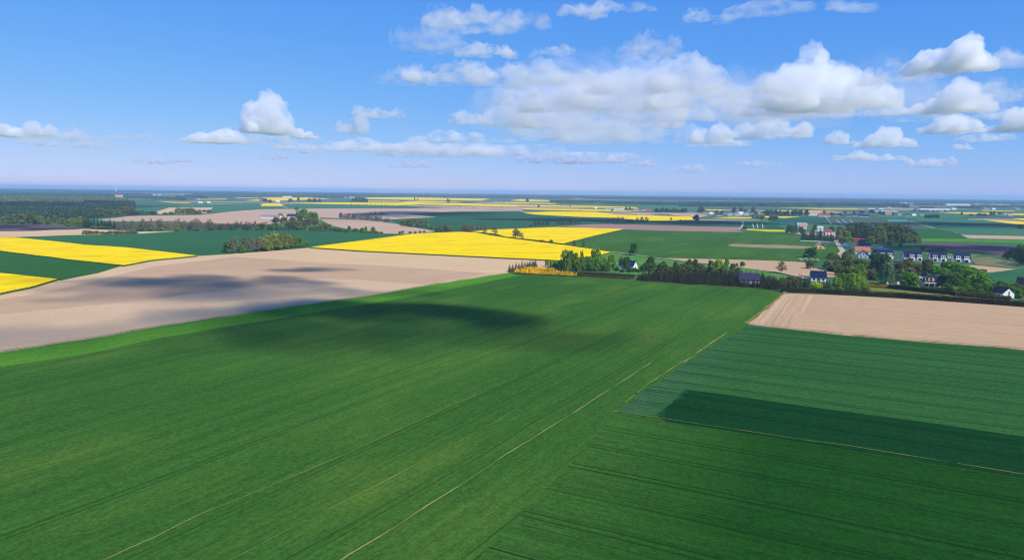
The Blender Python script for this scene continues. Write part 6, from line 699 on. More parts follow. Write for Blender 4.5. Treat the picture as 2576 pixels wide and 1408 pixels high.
def proto_birch(seed):
    rng = random.Random(seed); T, Cn = Geo(), Geo()
    T.tube((0, 0, -0.02), (0.01, 0, 0.5), 0.018, 0.012, 6); T.tube((0.01, 0, 0.5), (0, 0, 0.96), 0.012, 0.003, 5)
    for k in range(26):
        z = 0.16 + 0.80 * k / 26; an = k * 2.4 + rng.uniform(-.4, .4)
        prof = math.sin(math.pi * min(0.98, 0.22 + 0.75 * (z - 0.1))) ** 0.8
        rr = 0.40 * prof * rng.uniform(0.4, 1.0); c = Vector((math.cos(an) * rr, math.sin(an) * rr, z))
        T.tube((0, 0, max(0.1, z - 0.12)), c, 0.006, 0.002, 3)
        for _ in range(80):
            d = rnd_dir(rng); p = c + Vector((d.x * 0.11, d.y * 0.11, d.z * 0.10 - rng.random() * 0.05)) * rng.uniform(.5, 1.25)
            Cn.card(p, d + rnd_dir(rng) * 0.6, 0.040 * rng.uniform(0.5, 1.2), rng, 0.8)
    return T.mesh('trunk', M_BIRCH), Cn.mesh('crown', M_LEAF)
def proto_spruce(seed, tiers=17, fat=1.0, blunt=0.0):
    rng = random.Random(seed); T, Cn = Geo(), Geo()
    T.tube((0, 0, -0.02), (0, 0, 0.98), 0.03, 0.004, 6)
    for k in range(tiers):
        f = k / (tiers - 1); z = 0.05 + 0.92 * f; R = 0.5 * ((1 - f) ** (0.85 - blunt * 0.3)) * rng.uniform(0.85, 1.1) + 0.02
        nb = max(5, int(17 * (1 - f) + 4))
        for j in range(nb):
            an = 6.283 * (j + rng.uniform(-.3, .3)) / nb + k; d = Vector((math.cos(an), math.sin(an), 0))
            for s_ in (0.35, 0.62, 0.88, 1.05):
                c = d * R * s_ * rng.uniform(0.9, 1.08) + Vector((0, 0, z - 0.07 * s_ * (1 - f) + rng.uniform(-.012, .012)))
                Cn.card(c, Vector((d.x * 0.6, d.y * 0.6, 0.8)) + rnd_dir(rng) * 0.55, 0.060 * rng.uniform(0.6, 1.15) * (0.55 + 0.6 * (1 - f)) * fat, rng, 0.6)
    return T.mesh('trunk', M_BARK), Cn.mesh('crown', M_NEEDLE)
def proto_bush(seed, mat=None, cards=620, size=0.075):
    rng = random.Random(seed); T, Cn = Geo(), Geo()
    for k in range(6):
        an = k * 1.05; T.tube((0, 0, -0.02), (math.cos(an) * 0.25, math.sin(an) * 0.25, 0.6), 0.02, 0.006, 4)
    L = [(Vector((math.cos(k * 2.4) * 0.27 * math.sqrt((k + .3) / 11), math.sin(k * 2.4) * 0.27 * math.sqrt((k + .3) / 11), 0.66 - 0.036 * k + rng.uniform(-.05, .05))), rng.uniform(0.17, 0.25)) for k in range(11)]
    for c, r in L:
        for _ in range(cards // 11):
            d = rnd_dir(rng, 0.1); p = c + Vector((d.x, d.y, d.z * 1.2)) * r * rng.uniform(0.6, 1.1)
            p.z = max(p.z, 0.03)
            Cn.card(p, d + rnd_dir(rng) * 0.7, size * rng.uniform(0.55, 1.15), rng, 0.75)
    return T.mesh('stem', M_BARK), Cn.mesh('foliage', mat or M_LEAF)
PROTO = {
    'oak': [proto_round(s, b, n) for s, b, n in ((1, 0.07, 18), (2, 0.12, 16), (3, 0.05, 20), (4, 0.10, 17), (5, 0.08, 15), (6, 0.04, 19))],
    'willow': [proto_round(s, 0.06, 19, 2600, 0.036, willow=True) for s in (11, 12)],
    'birch': [proto_birch(s) for s in (21, 22, 23, 24)],
    'spruce': [proto_spruce(s) for s in (31, 32, 33, 34)],
    'thuja': [proto_spruce(s, 12, 1.3, 1.2) for s in (41, 42, 43)],
    'bare': [proto_round(s, 0.12, 17, 2200, 0.05, 0.024, asp=0.14, bark=M_TWIG, fill=0.9) for s in (51, 52, 53, 54)],
    'sparse': [proto_round(s, 0.16, 15, 1000, 0.034, 0.022, bark=M_TWIG, fill=0.8) for s in (61, 62, 63, 64)],
    'bush': [proto_bush(s) for s in (71, 72, 73, 74)],
    'forsythia': [proto_bush(81, M_FLOWER)], 'blossom': [proto_bush(82, M_FLOWER), proto_bush(83, M_FLOWER)],
}
ORD = ['first', 'second', 'third', 'fourth', 'fifth', 'sixth', 'seventh', 'eighth', 'ninth', 'tenth', 'eleventh', 'twelfth', 'thirteenth', 'fourteenth', 'fifteenth', 'sixteenth', 'seventeenth', 'eighteenth', 'nineteenth', 'twentieth', 'twenty-first', 'twenty-second', 'twenty-third', 'twenty-fourth']
prng = random.Random(5)
def put_plant(name, cat, group, label, sp, tint, x, y, Hh, W):
    tm, cm = prng.choice(PROTO[sp])
    root = link(bpy.data.objects.new(name, None)); root.empty_display_size = 0.5
    root.location = (x, y, 0); root.rotation_euler.z = prng.uniform(0, 6.283)
    w = W * (1.3 if sp in ('oak', 'willow', 'birch', 'bush') else 1.12)
    Hh *= 1.06
    root.scale = (w, w, Hh)
    tag(root, label, cat, group)
    base = TINT[sp][tint]
    k, hshift = prng.uniform(0.80, 1.22), prng.uniform(-0.12, 0.12)
    for me in (tm, cm):
        o = link(bpy.data.objects.new(me.name.split('.')[0], me), root)
        o.color = (base[0] * k * (1 + hshift), base[1] * k, base[2] * k, 1)
    return root
for name, cat, group, stem_label, sp, tint, spots in PLANTS:
    for i, (x, y, Hh, W) in enumerate(spots):
        if len(spots) == 1: lab = stem_label
        elif len(spots) <= 24: lab = '%s, %s from left' % (stem_label, ORD[i])
        else: lab = stem_label
        put_plant(name, cat, group, lab, sp, tint, x, y, Hh, W)

# ---- woods: far masses of trees that read as one
def low_crowns(shape):
    rng = random.Random(hash(shape) % 1000 if False else {'pine': 3, 'leaf': 4, 'far': 5}[shape]); out = []
    for s in range(5):
        Gm = Geo()
        if shape == 'pine':
            for k in range(46):
                z = 0.35 + 0.65 * rng.random(); R = 0.5 * (1 - ((z - 0.35) / 0.66) ** 1.6) * rng.uniform(.5, 1); an = rng.uniform(0, 6.283)
                Gm.card(Vector((math.cos(an) * R, math.sin(an) * R, z)), Vector((math.cos(an), math.sin(an), 0.9)) + rnd_dir(rng) * .6, 0.15 * rng.uniform(.6, 1.1), rng, .7)
            for k in range(3): Gm.tube((0, 0, 0), (0, 0, 0.5), 0.02, 0.015, 3)
        elif shape == 'leaf':
            for k in range(38):
                d = rnd_dir(rng, .15); Gm.card(Vector((d.x * .45, d.y * .45, .55 + d.z * .42)) * rng.uniform(.8, 1.08), d + rnd_dir(rng) * .6, 0.19 * rng.uniform(.6, 1.1), rng, .8)
        else:
            for k in range(9):
                d = rnd_dir(rng, .4); Gm.card(Vector((d.x * .42, d.y * .42, .52 + d.z * .38)), d + rnd_dir(rng) * .3, 0.42 * rng.uniform(.7, 1.1), rng, .9)
        out.append((np.array([list(v) for v in Gm.v]), np.array(Gm.f)))
    return out
LOW = {k: low_crowns(k) for k in ('pine', 'leaf', 'far')}
def inside(px_, py_, poly):
    r = np.zeros(len(px_), bool); j = len(poly) - 1
    for i in range(len(poly)):
        xi, yi = poly[i]; xj, yj = poly[j]
        c = ((yi > py_) != (yj > py_)) & (px_ < (xj - xi) * (py_ - yi) / ((yj - yi) or 1e-9) + xi); r ^= c; j = i
    return r
nrng = np.random.default_rng(4)
for name, label, poly, Hh, sp, tint, shape in WOODS:
    P = np.array(poly); x0, y0 = P.min(0); x1, y1 = P.max(0)
    gx, gy = np.meshgrid(np.arange(x0, x1, sp), np.arange(y0, y1, sp * (1.0 if shape != 'far' else 2.6))); gx = gx.ravel() + nrng.uniform(-.45, .45, gx.size) * sp; gy = gy.ravel() + nrng.uniform(-.45, .45, gy.size) * sp
    k = inside(gx, gy, poly); gx, gy = gx[k], gy[k]
    if shape == 'far':
        gap = np.array([mnoise.noise(Vector((x / 420.0, y / 300.0, 5.0))) for x, y in zip(gx, gy)]); k = gap > -0.22; gx, gy = gx[k], gy[k]
    elif shape == 'leaf':
        gap = np.array([mnoise.noise(Vector((x / 150.0, y / 110.0, 2.0))) for x, y in zip(gx, gy)]); k = gap > -0.10; gx, gy = gx[k], gy[k]
    V, Fc, off = [], [], 0
    for x, y in zip(gx, gy):
        cv, cf = LOW[shape][nrng.integers(5)]; a = nrng.uniform(0, 6.283); h = Hh * nrng.uniform(.72, 1.15); w = sp * nrng.uniform(1.0, 1.5)
        ca, sa = math.cos(a), math.sin(a)
        V.append(np.stack([x + (cv[:, 0] * ca - cv[:, 1] * sa) * w, y + (cv[:, 0] * sa + cv[:, 1] * ca) * w, cv[:, 2] * h], 1)); Fc.append(cf + off); off += len(cv)
    if not V: continue
    V = np.concatenate(V).astype(np.float32); Fc = np.concatenate(Fc)
    me = bpy.data.meshes.new(name); me.vertices.add(len(V)); me.vertices.foreach_set('co', V.ravel()); me.loops.add(Fc.size); me.loops.foreach_set('vertex_index', Fc.ravel().astype(np.int32))
    me.polygons.add(len(Fc)); me.polygons.foreach_set('loop_start', np.arange(0, Fc.size, 4, dtype=np.int32)); me.update(calc_edges=True); me.validate()
    me.materials.append(M_LEAF if shape != 'pine' else M_NEEDLE)
    o = link(bpy.data.objects.new(name, me)); tag(o, label, 'wood', None, 'stuff')
    c = {'pine': (0.040, 0.086, 0.042), 'leaf': TINT['oak'][tint], 'far': (0.030, 0.068, 0.034)}[shape]; o.color = (*c, 1)

# ---- clipped hedges
def hedge(name, label, pts, w, h, tint, dens=46, size=0.26, jag=0.2, mat=None):
    rng = random.Random(len(label)); Gm = Geo()
    root = link(bpy.data.objects.new(name, None)); root.location = (pts[0][0], pts[0][1], 0)
    core = Geo()
    for (ax, ay), (bx, by) in zip(pts, pts[1:]):
        L = math.hypot(bx - ax, by - ay); d = Vector(((bx - ax) / L, (by - ay) / L, 0)); n = Vector((-d.y, d.x, 0)); o = Vector((ax - pts[0][0], ay - pts[0][1], 0))
        for _ in range(int(L * dens)):
            s = rng.random() * L; f = rng.random(); hh = h * (1 + jag * mnoise.noise(Vector((s * 0.45 + ax, 0.3, 1.0))) + jag * 0.5 * mnoise.noise(Vector((s * 1.7, ay, 4.0))))
            if f < 0.36: p, nn = n * (-w / 2 + rng.uniform(-.12, .12)) + Vector((0, 0, rng.uniform(0.05, 1) * hh)), -n
            elif f < 0.55: p, nn = n * (w / 2 + rng.uniform(-.12, .12)) + Vector((0, 0, rng.uniform(0.05, 1) * hh)), n
            else: p, nn = n * rng.uniform(-w / 2, w / 2) + Vector((0, 0, hh + rng.uniform(-.25, .12))), Vector((0, 0, 1))
            Gm.card(o + d * s + p, nn + rnd_dir(rng) * 0.8, size * rng.uniform(.6, 1.3), rng, .7)
        k = len(core.v)
        for q in (o, o + d * L):
            for sx, zz in ((-1, 0), (1, 0), (1, .82), (-1, .82)): core.v.append(q + n * sx * w * .36 + Vector((0, 0, zz * h)))
        core.f += [(k, k + 1, k + 5, k + 4), (k + 1, k + 2, k + 6, k + 5), (k + 2, k + 3, k + 7, k + 6), (k + 3, k, k + 4, k + 7), (k, k + 3, k + 2, k + 1), (k + 4, k + 5, k + 6, k + 7)]
    tag(root, label, 'hedge')
    for nm, g_, m in (('branches', core, M_NEEDLE), ('foliage', Gm, mat or M_NEEDLE)):
        o = link(bpy.data.objects.new(nm, g_.mesh(nm, m)), root); o.color = (*(c * (0.5 if nm == 'branches' else 1) for c in tint), 1)
    return root
for nm, lab, pts, w, h, tint in HEDGES: hedge(nm, lab, pts, w, h, tint)

# ------------------------------------------------------------------ buildings
PAL = {
    'white': plain_mat('white render', (0.74, 0.73, 0.71), 0.8, 0.2, 0.06), 'grey': plain_mat('grey render', (0.42, 0.42, 0.43), 0.8, 0.2, 0.1),
    'lightgrey': plain_mat('light grey render', (0.56, 0.57, 0.60), 0.8, 0.2, 0.06), 'brick': plain_mat('raw orange block', (0.74, 0.40, 0.18), 0.9, 0.1, 0.2, 3.0),
    'redwall': plain_mat('red painted boards', (0.42, 0.055, 0.032), 0.8, 0.2, 0.15), 'orange': plain_mat('orange render', (0.55, 0.22, 0.09)),
    'glass': plain_mat('window glass', (0.018, 0.022, 0.030), 0.12, 0.5, 0.1), 'frame': plain_mat('white window frame', (0.72, 0.72, 0.72), 0.5, 0.3, 0.04),
    'darkframe': plain_mat('anthracite frame', (0.05, 0.05, 0.06), 0.5, 0.3, 0.04), 'wood': plain_mat('larch cladding', (0.56, 0.30, 0.09), 0.8, 0.2, 0.25, 4.0),
    'timber': plain_mat('new roof timber', (0.60, 0.46, 0.25), 0.85, 0.1, 0.25, 4.0), 'concrete': plain_mat('concrete', (0.45, 0.44, 0.42), 0.9, 0.1, 0.12),
    'brick_red': plain_mat('red brick', (0.33, 0.10, 0.06), 0.9, 0.1, 0.2), 'old_wood': plain_mat('weathered wood', (0.14, 0.12, 0.11), 0.9, 0.1, 0.2),
    'net': plain_mat('teal shade net', (0.05, 0.24, 0.25), 0.8, 0.2, 0.1), 'greynet': plain_mat('grey film', (0.30, 0.35, 0.40), 0.5, 0.3, 0.1),
    'rubber': plain_mat('tyre rubber', (0.02, 0.02, 0.02)), 'carwhite': plain_mat('white car paint', (0.75, 0.75, 0.76), 0.3, 0.5, 0.03), 'cardark': plain_mat('dark car paint', (0.03, 0.035, 0.05), 0.3, 0.5, 0.03),
    'rim': plain_mat('alloy', (0.4, 0.4, 0.42), 0.4, 0.5, 0.05),
}
def roof_mat(name, col, spec=0.06):
    m, nt, out = new_mat(name)
    tc = nt.nodes.new('ShaderNodeTexCoord'); w = nt.nodes.new('ShaderNodeTexWave'); w.wave_type = 'BANDS'; w.bands_direction = 'Z'; w.inputs['Scale'].default_value = 5.0; w.inputs['Distortion'].default_value = 0.4
    nt.links.new(tc.outputs['Object'], w.inputs['Vector'])
    n = noise_n(nt, tc.outputs['Object'], 1.3, 4.0, 0.65)
    v = math_n(nt, 'ADD', math_n(nt, 'MULTIPLY', n, 0.5), 0.75)
    bsdf_n(nt, out, mix_n(nt, 1.0, col, v, 'MULTIPLY'), 0.6, spec, w.outputs['Fac'], 0.05)
    return m
ROOF = {'navy': roof_mat('navy tiles', (0.012, 0.018, 0.060)), 'slate': roof_mat('slate tiles', (0.028, 0.033, 0.060)), 'grey': roof_mat('grey roofing', (0.20, 0.20, 0.22)), 'pale': roof_mat('pale sheet roof', (0.62, 0.62, 0.64)),
        'pink': roof_mat('faded red tiles', (0.40, 0.20, 0.17)), 'red': roof_mat('red sheet roof', (0.30, 0.06, 0.045)), 'orange': roof_mat('orange tiles', (0.46, 0.15, 0.065)), 'timber': PAL['timber'], 'dark': roof_mat('dark tiles', (0.016, 0.018, 0.034)), 'purple': roof_mat('plum tiles', (0.045, 0.034, 0.085))}
def box_geo(g, x0, x1, y0, y1, z0, z1):
    k = len(g.v); g.v += [Vector((x, y, z)) for z in (z0, z1) for x, y in ((x0, y0), (x1, y0), (x1, y1), (x0, y1))]
    g.f += [(k + 3, k + 2, k + 1, k), (k + 4, k + 5, k + 6, k + 7), (k, k + 1, k + 5, k + 4), (k + 1, k + 2, k + 6, k + 5), (k + 2, k + 3, k + 7, k + 6), (k + 3, k, k + 4, k + 7)]
def part(name, g, mat, parent):
    o = link(bpy.data.objects.new(name, g.mesh(name, mat)), parent); return o
def box_part(name, mat, parent, *b):
    g = Geo(); box_geo(g, *b); return part(name, g, PAL.get(mat, mat) if isinstance(mat, str) else mat, parent)
def opening(root, wall, L, W, cx, z0, w, h, kind='window', frame='frame', pane='glass', off=0.0):
    """a framed window or a door standing 5 cm proud of its wall; wall: front, back, left, right"""
    g, p = Geo(), Geo(); t = 0.10
    def put(G_, a0, a1, z0_, z1_, d0, d1):
        if wall == 'front': box_geo(G_, a0, a1, -W / 2 - d1 - off, -W / 2 - d0 - off, z0_, z1_)
        elif wall == 'back': box_geo(G_, a0, a1, W / 2 + d0, W / 2 + d1, z0_, z1_)
        elif wall == 'right': box_geo(G_, L / 2 + d0, L / 2 + d1, a0, a1, z0_, z1_)
        else: box_geo(G_, -L / 2 - d1, -L / 2 - d0, a0, a1, z0_, z1_)
    a, b = cx - w / 2, cx + w / 2
    put(g, a - t, a, z0 - t, z0 + h + t, -.02, .07); put(g, b, b + t, z0 - t, z0 + h + t, -.02, .07)
    put(g, a, b, z0 - t, z0, -.02, .07); put(g, a, b, z0 + h, z0 + h + t, -.02, .07)
    if w > 1.6: put(g, cx - .04, cx + .04, z0, z0 + h, -.01, .06)
    f = part(kind, g, PAL[frame], root)
    put(p, a, b, z0, z0 + h, -.01, .025); part('pane' if kind == 'window' else 'door_panel', p, PAL[pane], f)
    return f
def gable_geo(g, L, W, eave, ridge):
    k = len(g.v); l, w = L / 2, W / 2
    g.v += [Vector(q) for q in ((-l, -w, 0), (l, -w, 0), (l, w, 0), (-l, w, 0), (-l, -w, eave), (l, -w, eave), (l, w, eave), (-l, w, eave), (-l, 0, ridge - .12), (l, 0, ridge - .12))]
    g.f += [(k, k + 1, k + 5, k + 4), (k + 2, k + 3, k + 7, k + 6), (k + 1, k + 2, k + 6, k + 9, k + 5), (k + 3, k, k + 4, k + 8, k + 7)]
def roof_geo(g, L, W, eave, ridge, over=0.4, hip=False, th=0.22):
    l, w = L / 2 + over, W / 2 + over; ez = eave - (ridge - eave) * over / (W / 2); r = l - (W / 2 + over) * 0.95 if hip else l
    r = max(r, 0.3)
    k = len(g.v)
    for dz in (0.0, th):
        g.v += [Vector(q) for q in ((-l, -w, ez + dz), (l, -w, ez + dz), (l, w, ez + dz), (-l, w, ez + dz), (-r, 0, ridge + dz), (r, 0, ridge + dz))]
    a, b = k, k + 6
    g.f += [(b, b + 1, b + 5, b + 4), (b + 2, b + 3, b + 4, b + 5), (a + 4, a + 5, a + 1, a), (a + 5, a + 4, a + 3, a + 2), (a, a + 1, b + 1, b), (a + 2, a + 3, b + 3, b + 2)]
    if hip: g.f += [(b + 1, b + 2, b + 5), (b + 3, b, b + 4), (a + 1, a + 5, a + 2), (a + 3, a + 4, a), (a + 1, a + 2, b + 2, b + 1), (a + 3, a, b, b + 3)]
    else: g.f += [(a + 1, a + 5, b + 5, b + 1), (a + 5, a + 2, b + 2, b + 5), (a + 3, a + 4, b + 4, b + 3), (a + 4, a, b, b + 4)]
def root_at(name, label, cat, x, y, normal, group=None):
    r = link(bpy.data.objects.new(name, None)); r.location = (x, y, 0); r.rotation_euler.z = RAD(normal - 270); tag(r, label, cat, group); return r
def house(name, label, x, y, normal, L, W, eave, ridge, roof, wall, opens=(), hip=False, cat='house', chimney=True, over=0.4, group=None):
    """normal: compass of the front (long) wall in degrees, 270 faces the camera"""
    r = root_at(name, label, cat, x, y, normal, group)
    g = Geo(); gable_geo(g, L, W, eave, ridge if not hip else eave + .02); part('wall', g, PAL[wall], r)
    g = Geo(); roof_geo(g, L, W, eave, ridge, over, hip); ro = part('roof', g, ROOF[roof], r)
    if chimney:
        box_part('chimney', 'concrete' if chimney is True else chimney, ro, L * .18, L * .18 + .7, .3, 1.0, ridge - 1.4, ridge + .9)
    for q in opens: opening(r, q[0], L, W, *q[1:])
    return r
def back_off(x, y, normal, depth):
    """survey point is the foot of the front wall: move to the building's centre"""
    a = RAD(normal); return x - math.cos(a) * depth / 2, y - math.sin(a) * depth / 2
for name, label, cat, x, y, nor, L, W, eave, ridge, rc, wc, kind in BUILDINGS:
    x, y = back_off(x, y, nor, W); d = math.hypot(x, y); op = []
    if d < 3000 and L < 60:
        nW = max(2, min(6, int(L / 4)))
        op = [('front', -L / 2 + L * (k + .5) / nW, eave * .35, min(1.3, L / nW * .5), max(.7, eave * .38)) for k in range(nW)]
    else:
        nW = max(2, min(8, int(L / 12)))
        op = [('front', -L / 2 + L * (k + .5) / nW, 0.1, min(4.0, L / nW * .5), eave * .6, 'door', 'frame', 'concrete') for k in range(nW)]
    house(name, label, x, y, nor, L, W, eave, ridge, rc, wc, op, cat=cat, chimney=(d < 2600 and cat == 'house'))

# ---- the village, house by house
x, y = back_off(90.7, 541, 236, 8)
house('gabled_house', 'white house with blue gable roof half hidden by a birch', x, y, 236, 12.2, 8, 3.4, 6.9, 'navy', 'white', [('front', -4, 0.9, 1.4, 1.3), ('front', -1, .1, 1.0, 2.1, 'door', 'darkframe', 'old_wood'), ('front', 3.5, .9, 2.0, 1.3), ('right', 0, .9, 1.6, 1.4), ('right', .2, 3.9, 1.0, 1.1)])
x, y = back_off(*PLUM_HOUSE, 257, 9)
house('long_roof_house', 'plum dark roof showing above the conifer plantation', x, y, 257, 13.0, 9.5, 3.1, 7.0, 'purple', 'grey', [('front', -3, .9, 1.4, 1.2), ('front', 3, .9, 1.4, 1.2), ('right', 0, 3.4, 1.2, 1.1)], chimney=False)
x, y = back_off(215.8, 478, 252, 8.5)
house('bungalow', 'navy roofed white bungalow behind the lime green bush', x, y, 252, 9.8, 8.5, 3.0, 6.9, 'navy', 'white', [('front', -3, .8, 1.5, 1.3), ('front', 0, .1, 1.8, 2.1), ('front', 3, .8, 1.5, 1.3), ('right', 0, .9, 1.4, 1.3), ('right', 0, 3.6, 1.1, 1.1)])
# unfinished house: raw block walls, gable to the camera, bare timber roof
x, y = back_off(352, 772, 335, 8)
r = house('unfinished_house', 'unfinished house of orange block with bare timber roof', x, y, 352, 9.0, 9.0, 3.6, 7.6, 'timber', 'brick', [('left', -1.2, 3.9, 1.1, 1.5, 'window', 'darkframe'), ('left', 1.2, 3.9, 1.1, 1.5, 'window', 'darkframe'), ('left', .6, .9, 1.6, 1.5, 'window', 'darkframe'), ('front', -2, .9, 1.5, 1.4, 'window', 'darkframe'), ('front', 2, .9, 1.5, 1.4, 'window', 'darkframe')], chimney='brick', over=0.9)
for k in range(6): box_part('rafter', 'timber', r, -4.9 + k * 1.9, -4.75 + k * 1.9, -5.45, -5.2, 2.55, 2.75)
# red barn
x, y = back_off(445, 878, 252, 8)
r = house('red_barn', 'red boarded barn in front of the round wood', x, y, 252, 14.5, 8, 4.2, 5.6, 'red', 'redwall', [('front', -3.5, .05, 2.6, 2.8, 'door', 'frame', 'old_wood'), ('front', 2.5, 1.4, 1.2, 1.0), ('front', 5, 1.4, 1.2, 1.0)], cat='barn', chimney=False)
# hip roofed bungalow
x, y = back_off(411, 797, 250, 11)
r = house('hip_roof_bungalow', 'wide white bungalow with navy hip roof behind the fence', x, y, 250, 14.5, 11, 2.9, 6.0, 'navy', 'white', [('front', -5, .8, 1.4, 1.2), ('front', -1.5, .1, 1.0, 2.1, 'door', 'darkframe', 'old_wood'), ('front', 1.5, .8, 1.6, 1.2), ('front', 5, .8, 1.6, 1.2)], hip=True, chimney=True)
x, y = back_off(396, 812, 250, 7)
house('garage_house', 'small white gabled annex left of the hip roofed bungalow', x, y, 335, 8, 6.5, 3.0, 5.6, 'navy', 'white', [('left', 0, 1.0, 1.2, 1.2), ('front', 0, .9, 1.3, 1.2)], chimney=False)
# orange roof
x, y = back_off(365.5, 712, 252, 9)
r = house('orange_roof_house', 'white house with long orange tiled roof', x, y, 252, 14.0, 9, 3.2, 6.9, 'orange', 'white', [('front', -4.5, .8, 1.4, 1.3), ('front', -1.5, .8, 1.4, 1.3), ('front', 4.5, .8, 1.4, 1.3)], chimney=True)
g = Geo(); g.v += [Vector(q) for q in ((-1.6, -3.5, 4.3), (1.6, -3.5, 4.3), (1.1, -3.5, 5.0), (-1.1, -3.5, 5.0), (-1.6, -1.3, 5.9), (1.6, -1.3, 5.9))]; g.f += [(0, 1, 2, 3), (3, 2, 5, 4), (0, 3, 4), (1, 5, 2)]
part('eyebrow_dormer', g, ROOF['orange'], r)
# grey gable house in front of it
x, y = back_off(341, 661, 255, 8)
house('grey_gable_house', 'light grey gabled house with three windows before the orange roof', x, y, 335, 9.0, 9.0, 3.6, 7.4, 'navy', 'lightgrey', [('left', -2.4, 3.2, 1.0, 1.2), ('left', 0, 3.6, 1.0, 1.2), ('left', 2.4, 3.2, 1.0, 1.2), ('left', -2, .8, 1.2, 1.2), ('left', 2, .8, 1.2, 1.2), ('front', -2, .9, 1.3, 1.2), ('front', 2, .9, 1.3, 1.2)], chimney=True)
# the row of semi-detached pairs
def pair(label, px_, py_, normal, canopy=False, extra=False):
    x, y = back_off(px_, py_, normal, 9); L, W = (13.4 if not extra else 15.4), 9.0
    r = house('semi_detached_house', label, x, y, normal, L, W, 3.3, 8.4, 'navy', 'white', [], chimney=False, over=0.3, group='pairs of white semi-detached houses')
    for s in ((-3.3, 3.3) if not extra else (-1.6, 5.0)):
        box_part('bay', 'white', r, s - 1.9, s + 1.9, -W / 2 - 1.1, -W / 2 + 2.6, 0, 5.9)
        box_part('bay_roof', ROOF['navy'], r, s - 2.05, s + 2.05, -W / 2 - 1.25, -W / 2 + 2.6, 5.9, 6.08)
        for q in (-.85, .85): opening(r, 'front', L, W, s + q, 3.7, .95, 1.35, 'window', 'darkframe', 'glass', 1.1)
        opening(r, 'front', L, W, s + .2, .1, 2.3, 2.1, 'window', 'darkframe', 'glass', 1.1)
        box_part('chimney', 'darkframe', r, s + 2.4, s + 2.9, .2, .7, 7.6, 9.1)
        if canopy: box_part('terrace_canopy', 'white', r, s - 2.2, s + 2.4, -W / 2 - 3.2, -W / 2 - 1.1, 2.55, 2.72)
    if extra: opening(r, 'front', L, W, -5.8, .9, 1.2, 1.3)
    return r
pair('first pair of white semi-detached houses, nearest the orange roof', 362, 661, 256)
pair('second pair of white semi-detached houses, with a wider roof', 380, 646, 256, extra=True)
pair('third pair of white semi-detached houses in the row', 401, 641, 252)
pair('last pair of white semi-detached houses, with terrace canopies', 418.4, 634, 250, True)
# hip roofed house with garage
x, y = back_off(262, 467, 262, 8.5)
house('hip_roof_house', 'white house with navy hip roof and garage beside the willow', x, y, 262, 8.6, 8.5, 2.9, 6.0, 'navy', 'white', [('front', 1.4, .05, 2.6, 2.1, 'door', 'darkframe', 'old_wood'), ('front', -2.4, .8, 1.2, 1.2)], hip=True, chimney=False)
# modern house with dormer and larch shutters
x, y = back_off(282, 455, 258, 9)
r = house('modern_house', 'modern white house with navy roof and larch shuttered dormer', x, y, 258, 11.5, 9, 3.3, 7.2, 'navy', 'white', [('right', 0, .9, 1.6, 1.4)], chimney=False, over=.25)
box_part('bay', 'white', r, -5.6, .9, -6.0, -4.5, 0, 3.35); box_part('bay_roof', 'darkframe', r, -5.7, 1.0, -6.1, -4.5, 3.35, 3.5)
for cx in (-4.2, -1.0): opening(r, 'front', 11.5, 9, cx, .1, 2.5, 2.4, 'window', 'darkframe', 'glass', 1.5)
opening(r, 'front', 11.5, 9, 2.4, .1, 1.4, 2.3, 'window', 'darkframe'); opening(r, 'front', 11.5, 9, 4.6, .9, 1.2, 1.4, 'window', 'darkframe')
box_part('dormer', 'lightgrey', r, -4.6, .8, -4.35, 0, 3.9, 6.35); box_part('dormer_roof', 'darkframe', r, -4.9, 1.1, -4.6, 0, 6.35, 6.55)
for cx in (-3.6, -1.2): opening(r, 'front', 11.5, 9, cx, 4.2, .85, 1.8, 'window', 'darkframe', 'glass', -.15)
for cx in (-2.6, -.25):
    o = box_part('shutter', 'wood', r, cx - .45, cx + .45, -4.46, -4.36, 4.1, 6.1)
box_part('side_wing', 'lightgrey', r, -8.6, -5.75, -3.4, 4.2, 0, 6.2); box_part('wing_roof', 'grey', r, -8.75, -5.7, -3.55, 4.4, 6.2, 6.4)
o = opening(r, 'front', 11.5, 9, -7.1, 3.6, 1.6, 1.8, 'window', 'darkframe', 'glass', -1.1)
# white gable house near the right edge
x, y = back_off(296, 408, 230, 4)
house('white_gable_house', 'white gabled house with dark roof behind the long hedge', x + 1, y + 2.5, 186, 9.2, 7.6, 3.1, 6.2, 'dark', 'white', [('right', .2, 1.4, .6, 2.6, 'window', 'darkframe'), ('right', -2.1, .1, 1.2, 1.2, 'window', 'darkframe'), ('front', -2, .9, 1.2, 1.0), ('front', 2, .9, 1.2, 1.0)], chimney=False)
x, y = back_off(335, 441, 235, 9)
r = house('dark_roof_house', 'dark roofed grey house cut by the right picture edge', x, y, 232, 11, 9, 4.2, 8.2, 'dark', 'grey', [('front', -2, .9, 1.3, 1.2), ('left', 0, 3.8, 1.0, 1.2)])
box_part('skylight', 'frame', r, -1.2, -.3, -2.6, -2.3, 6.3, 7.0)
x, y = back_off(304, 407, 235, 7)
house('low_roof_garage', 'low dark roofed garage in front of the right edge hedge', 309, 412, 240, 9, 7, 2.0, 3.9, 'slate', 'white', [('front', 0, .05, 2.4, 1.6, 'door', 'frame', 'concrete')], cat='garage', chimney=False)
house('terraced_cottage', 'dark roofed house behind the brownish garden trees', 322, 566, 255, 9, 8, 3, 6.4, 'slate', 'white', [('front', -2, .9, 1.3, 1.2), ('front', 2, .9, 1.3, 1.2)])
house('terraced_cottage', 'greyish house with pale wall behind the chestnut', 350, 560, 255, 9, 8, 2.8, 5.4, 'grey', 'white', [('front', -2, .9, 1.3, 1.2), ('front', 2, .9, 1.3, 1.2)])
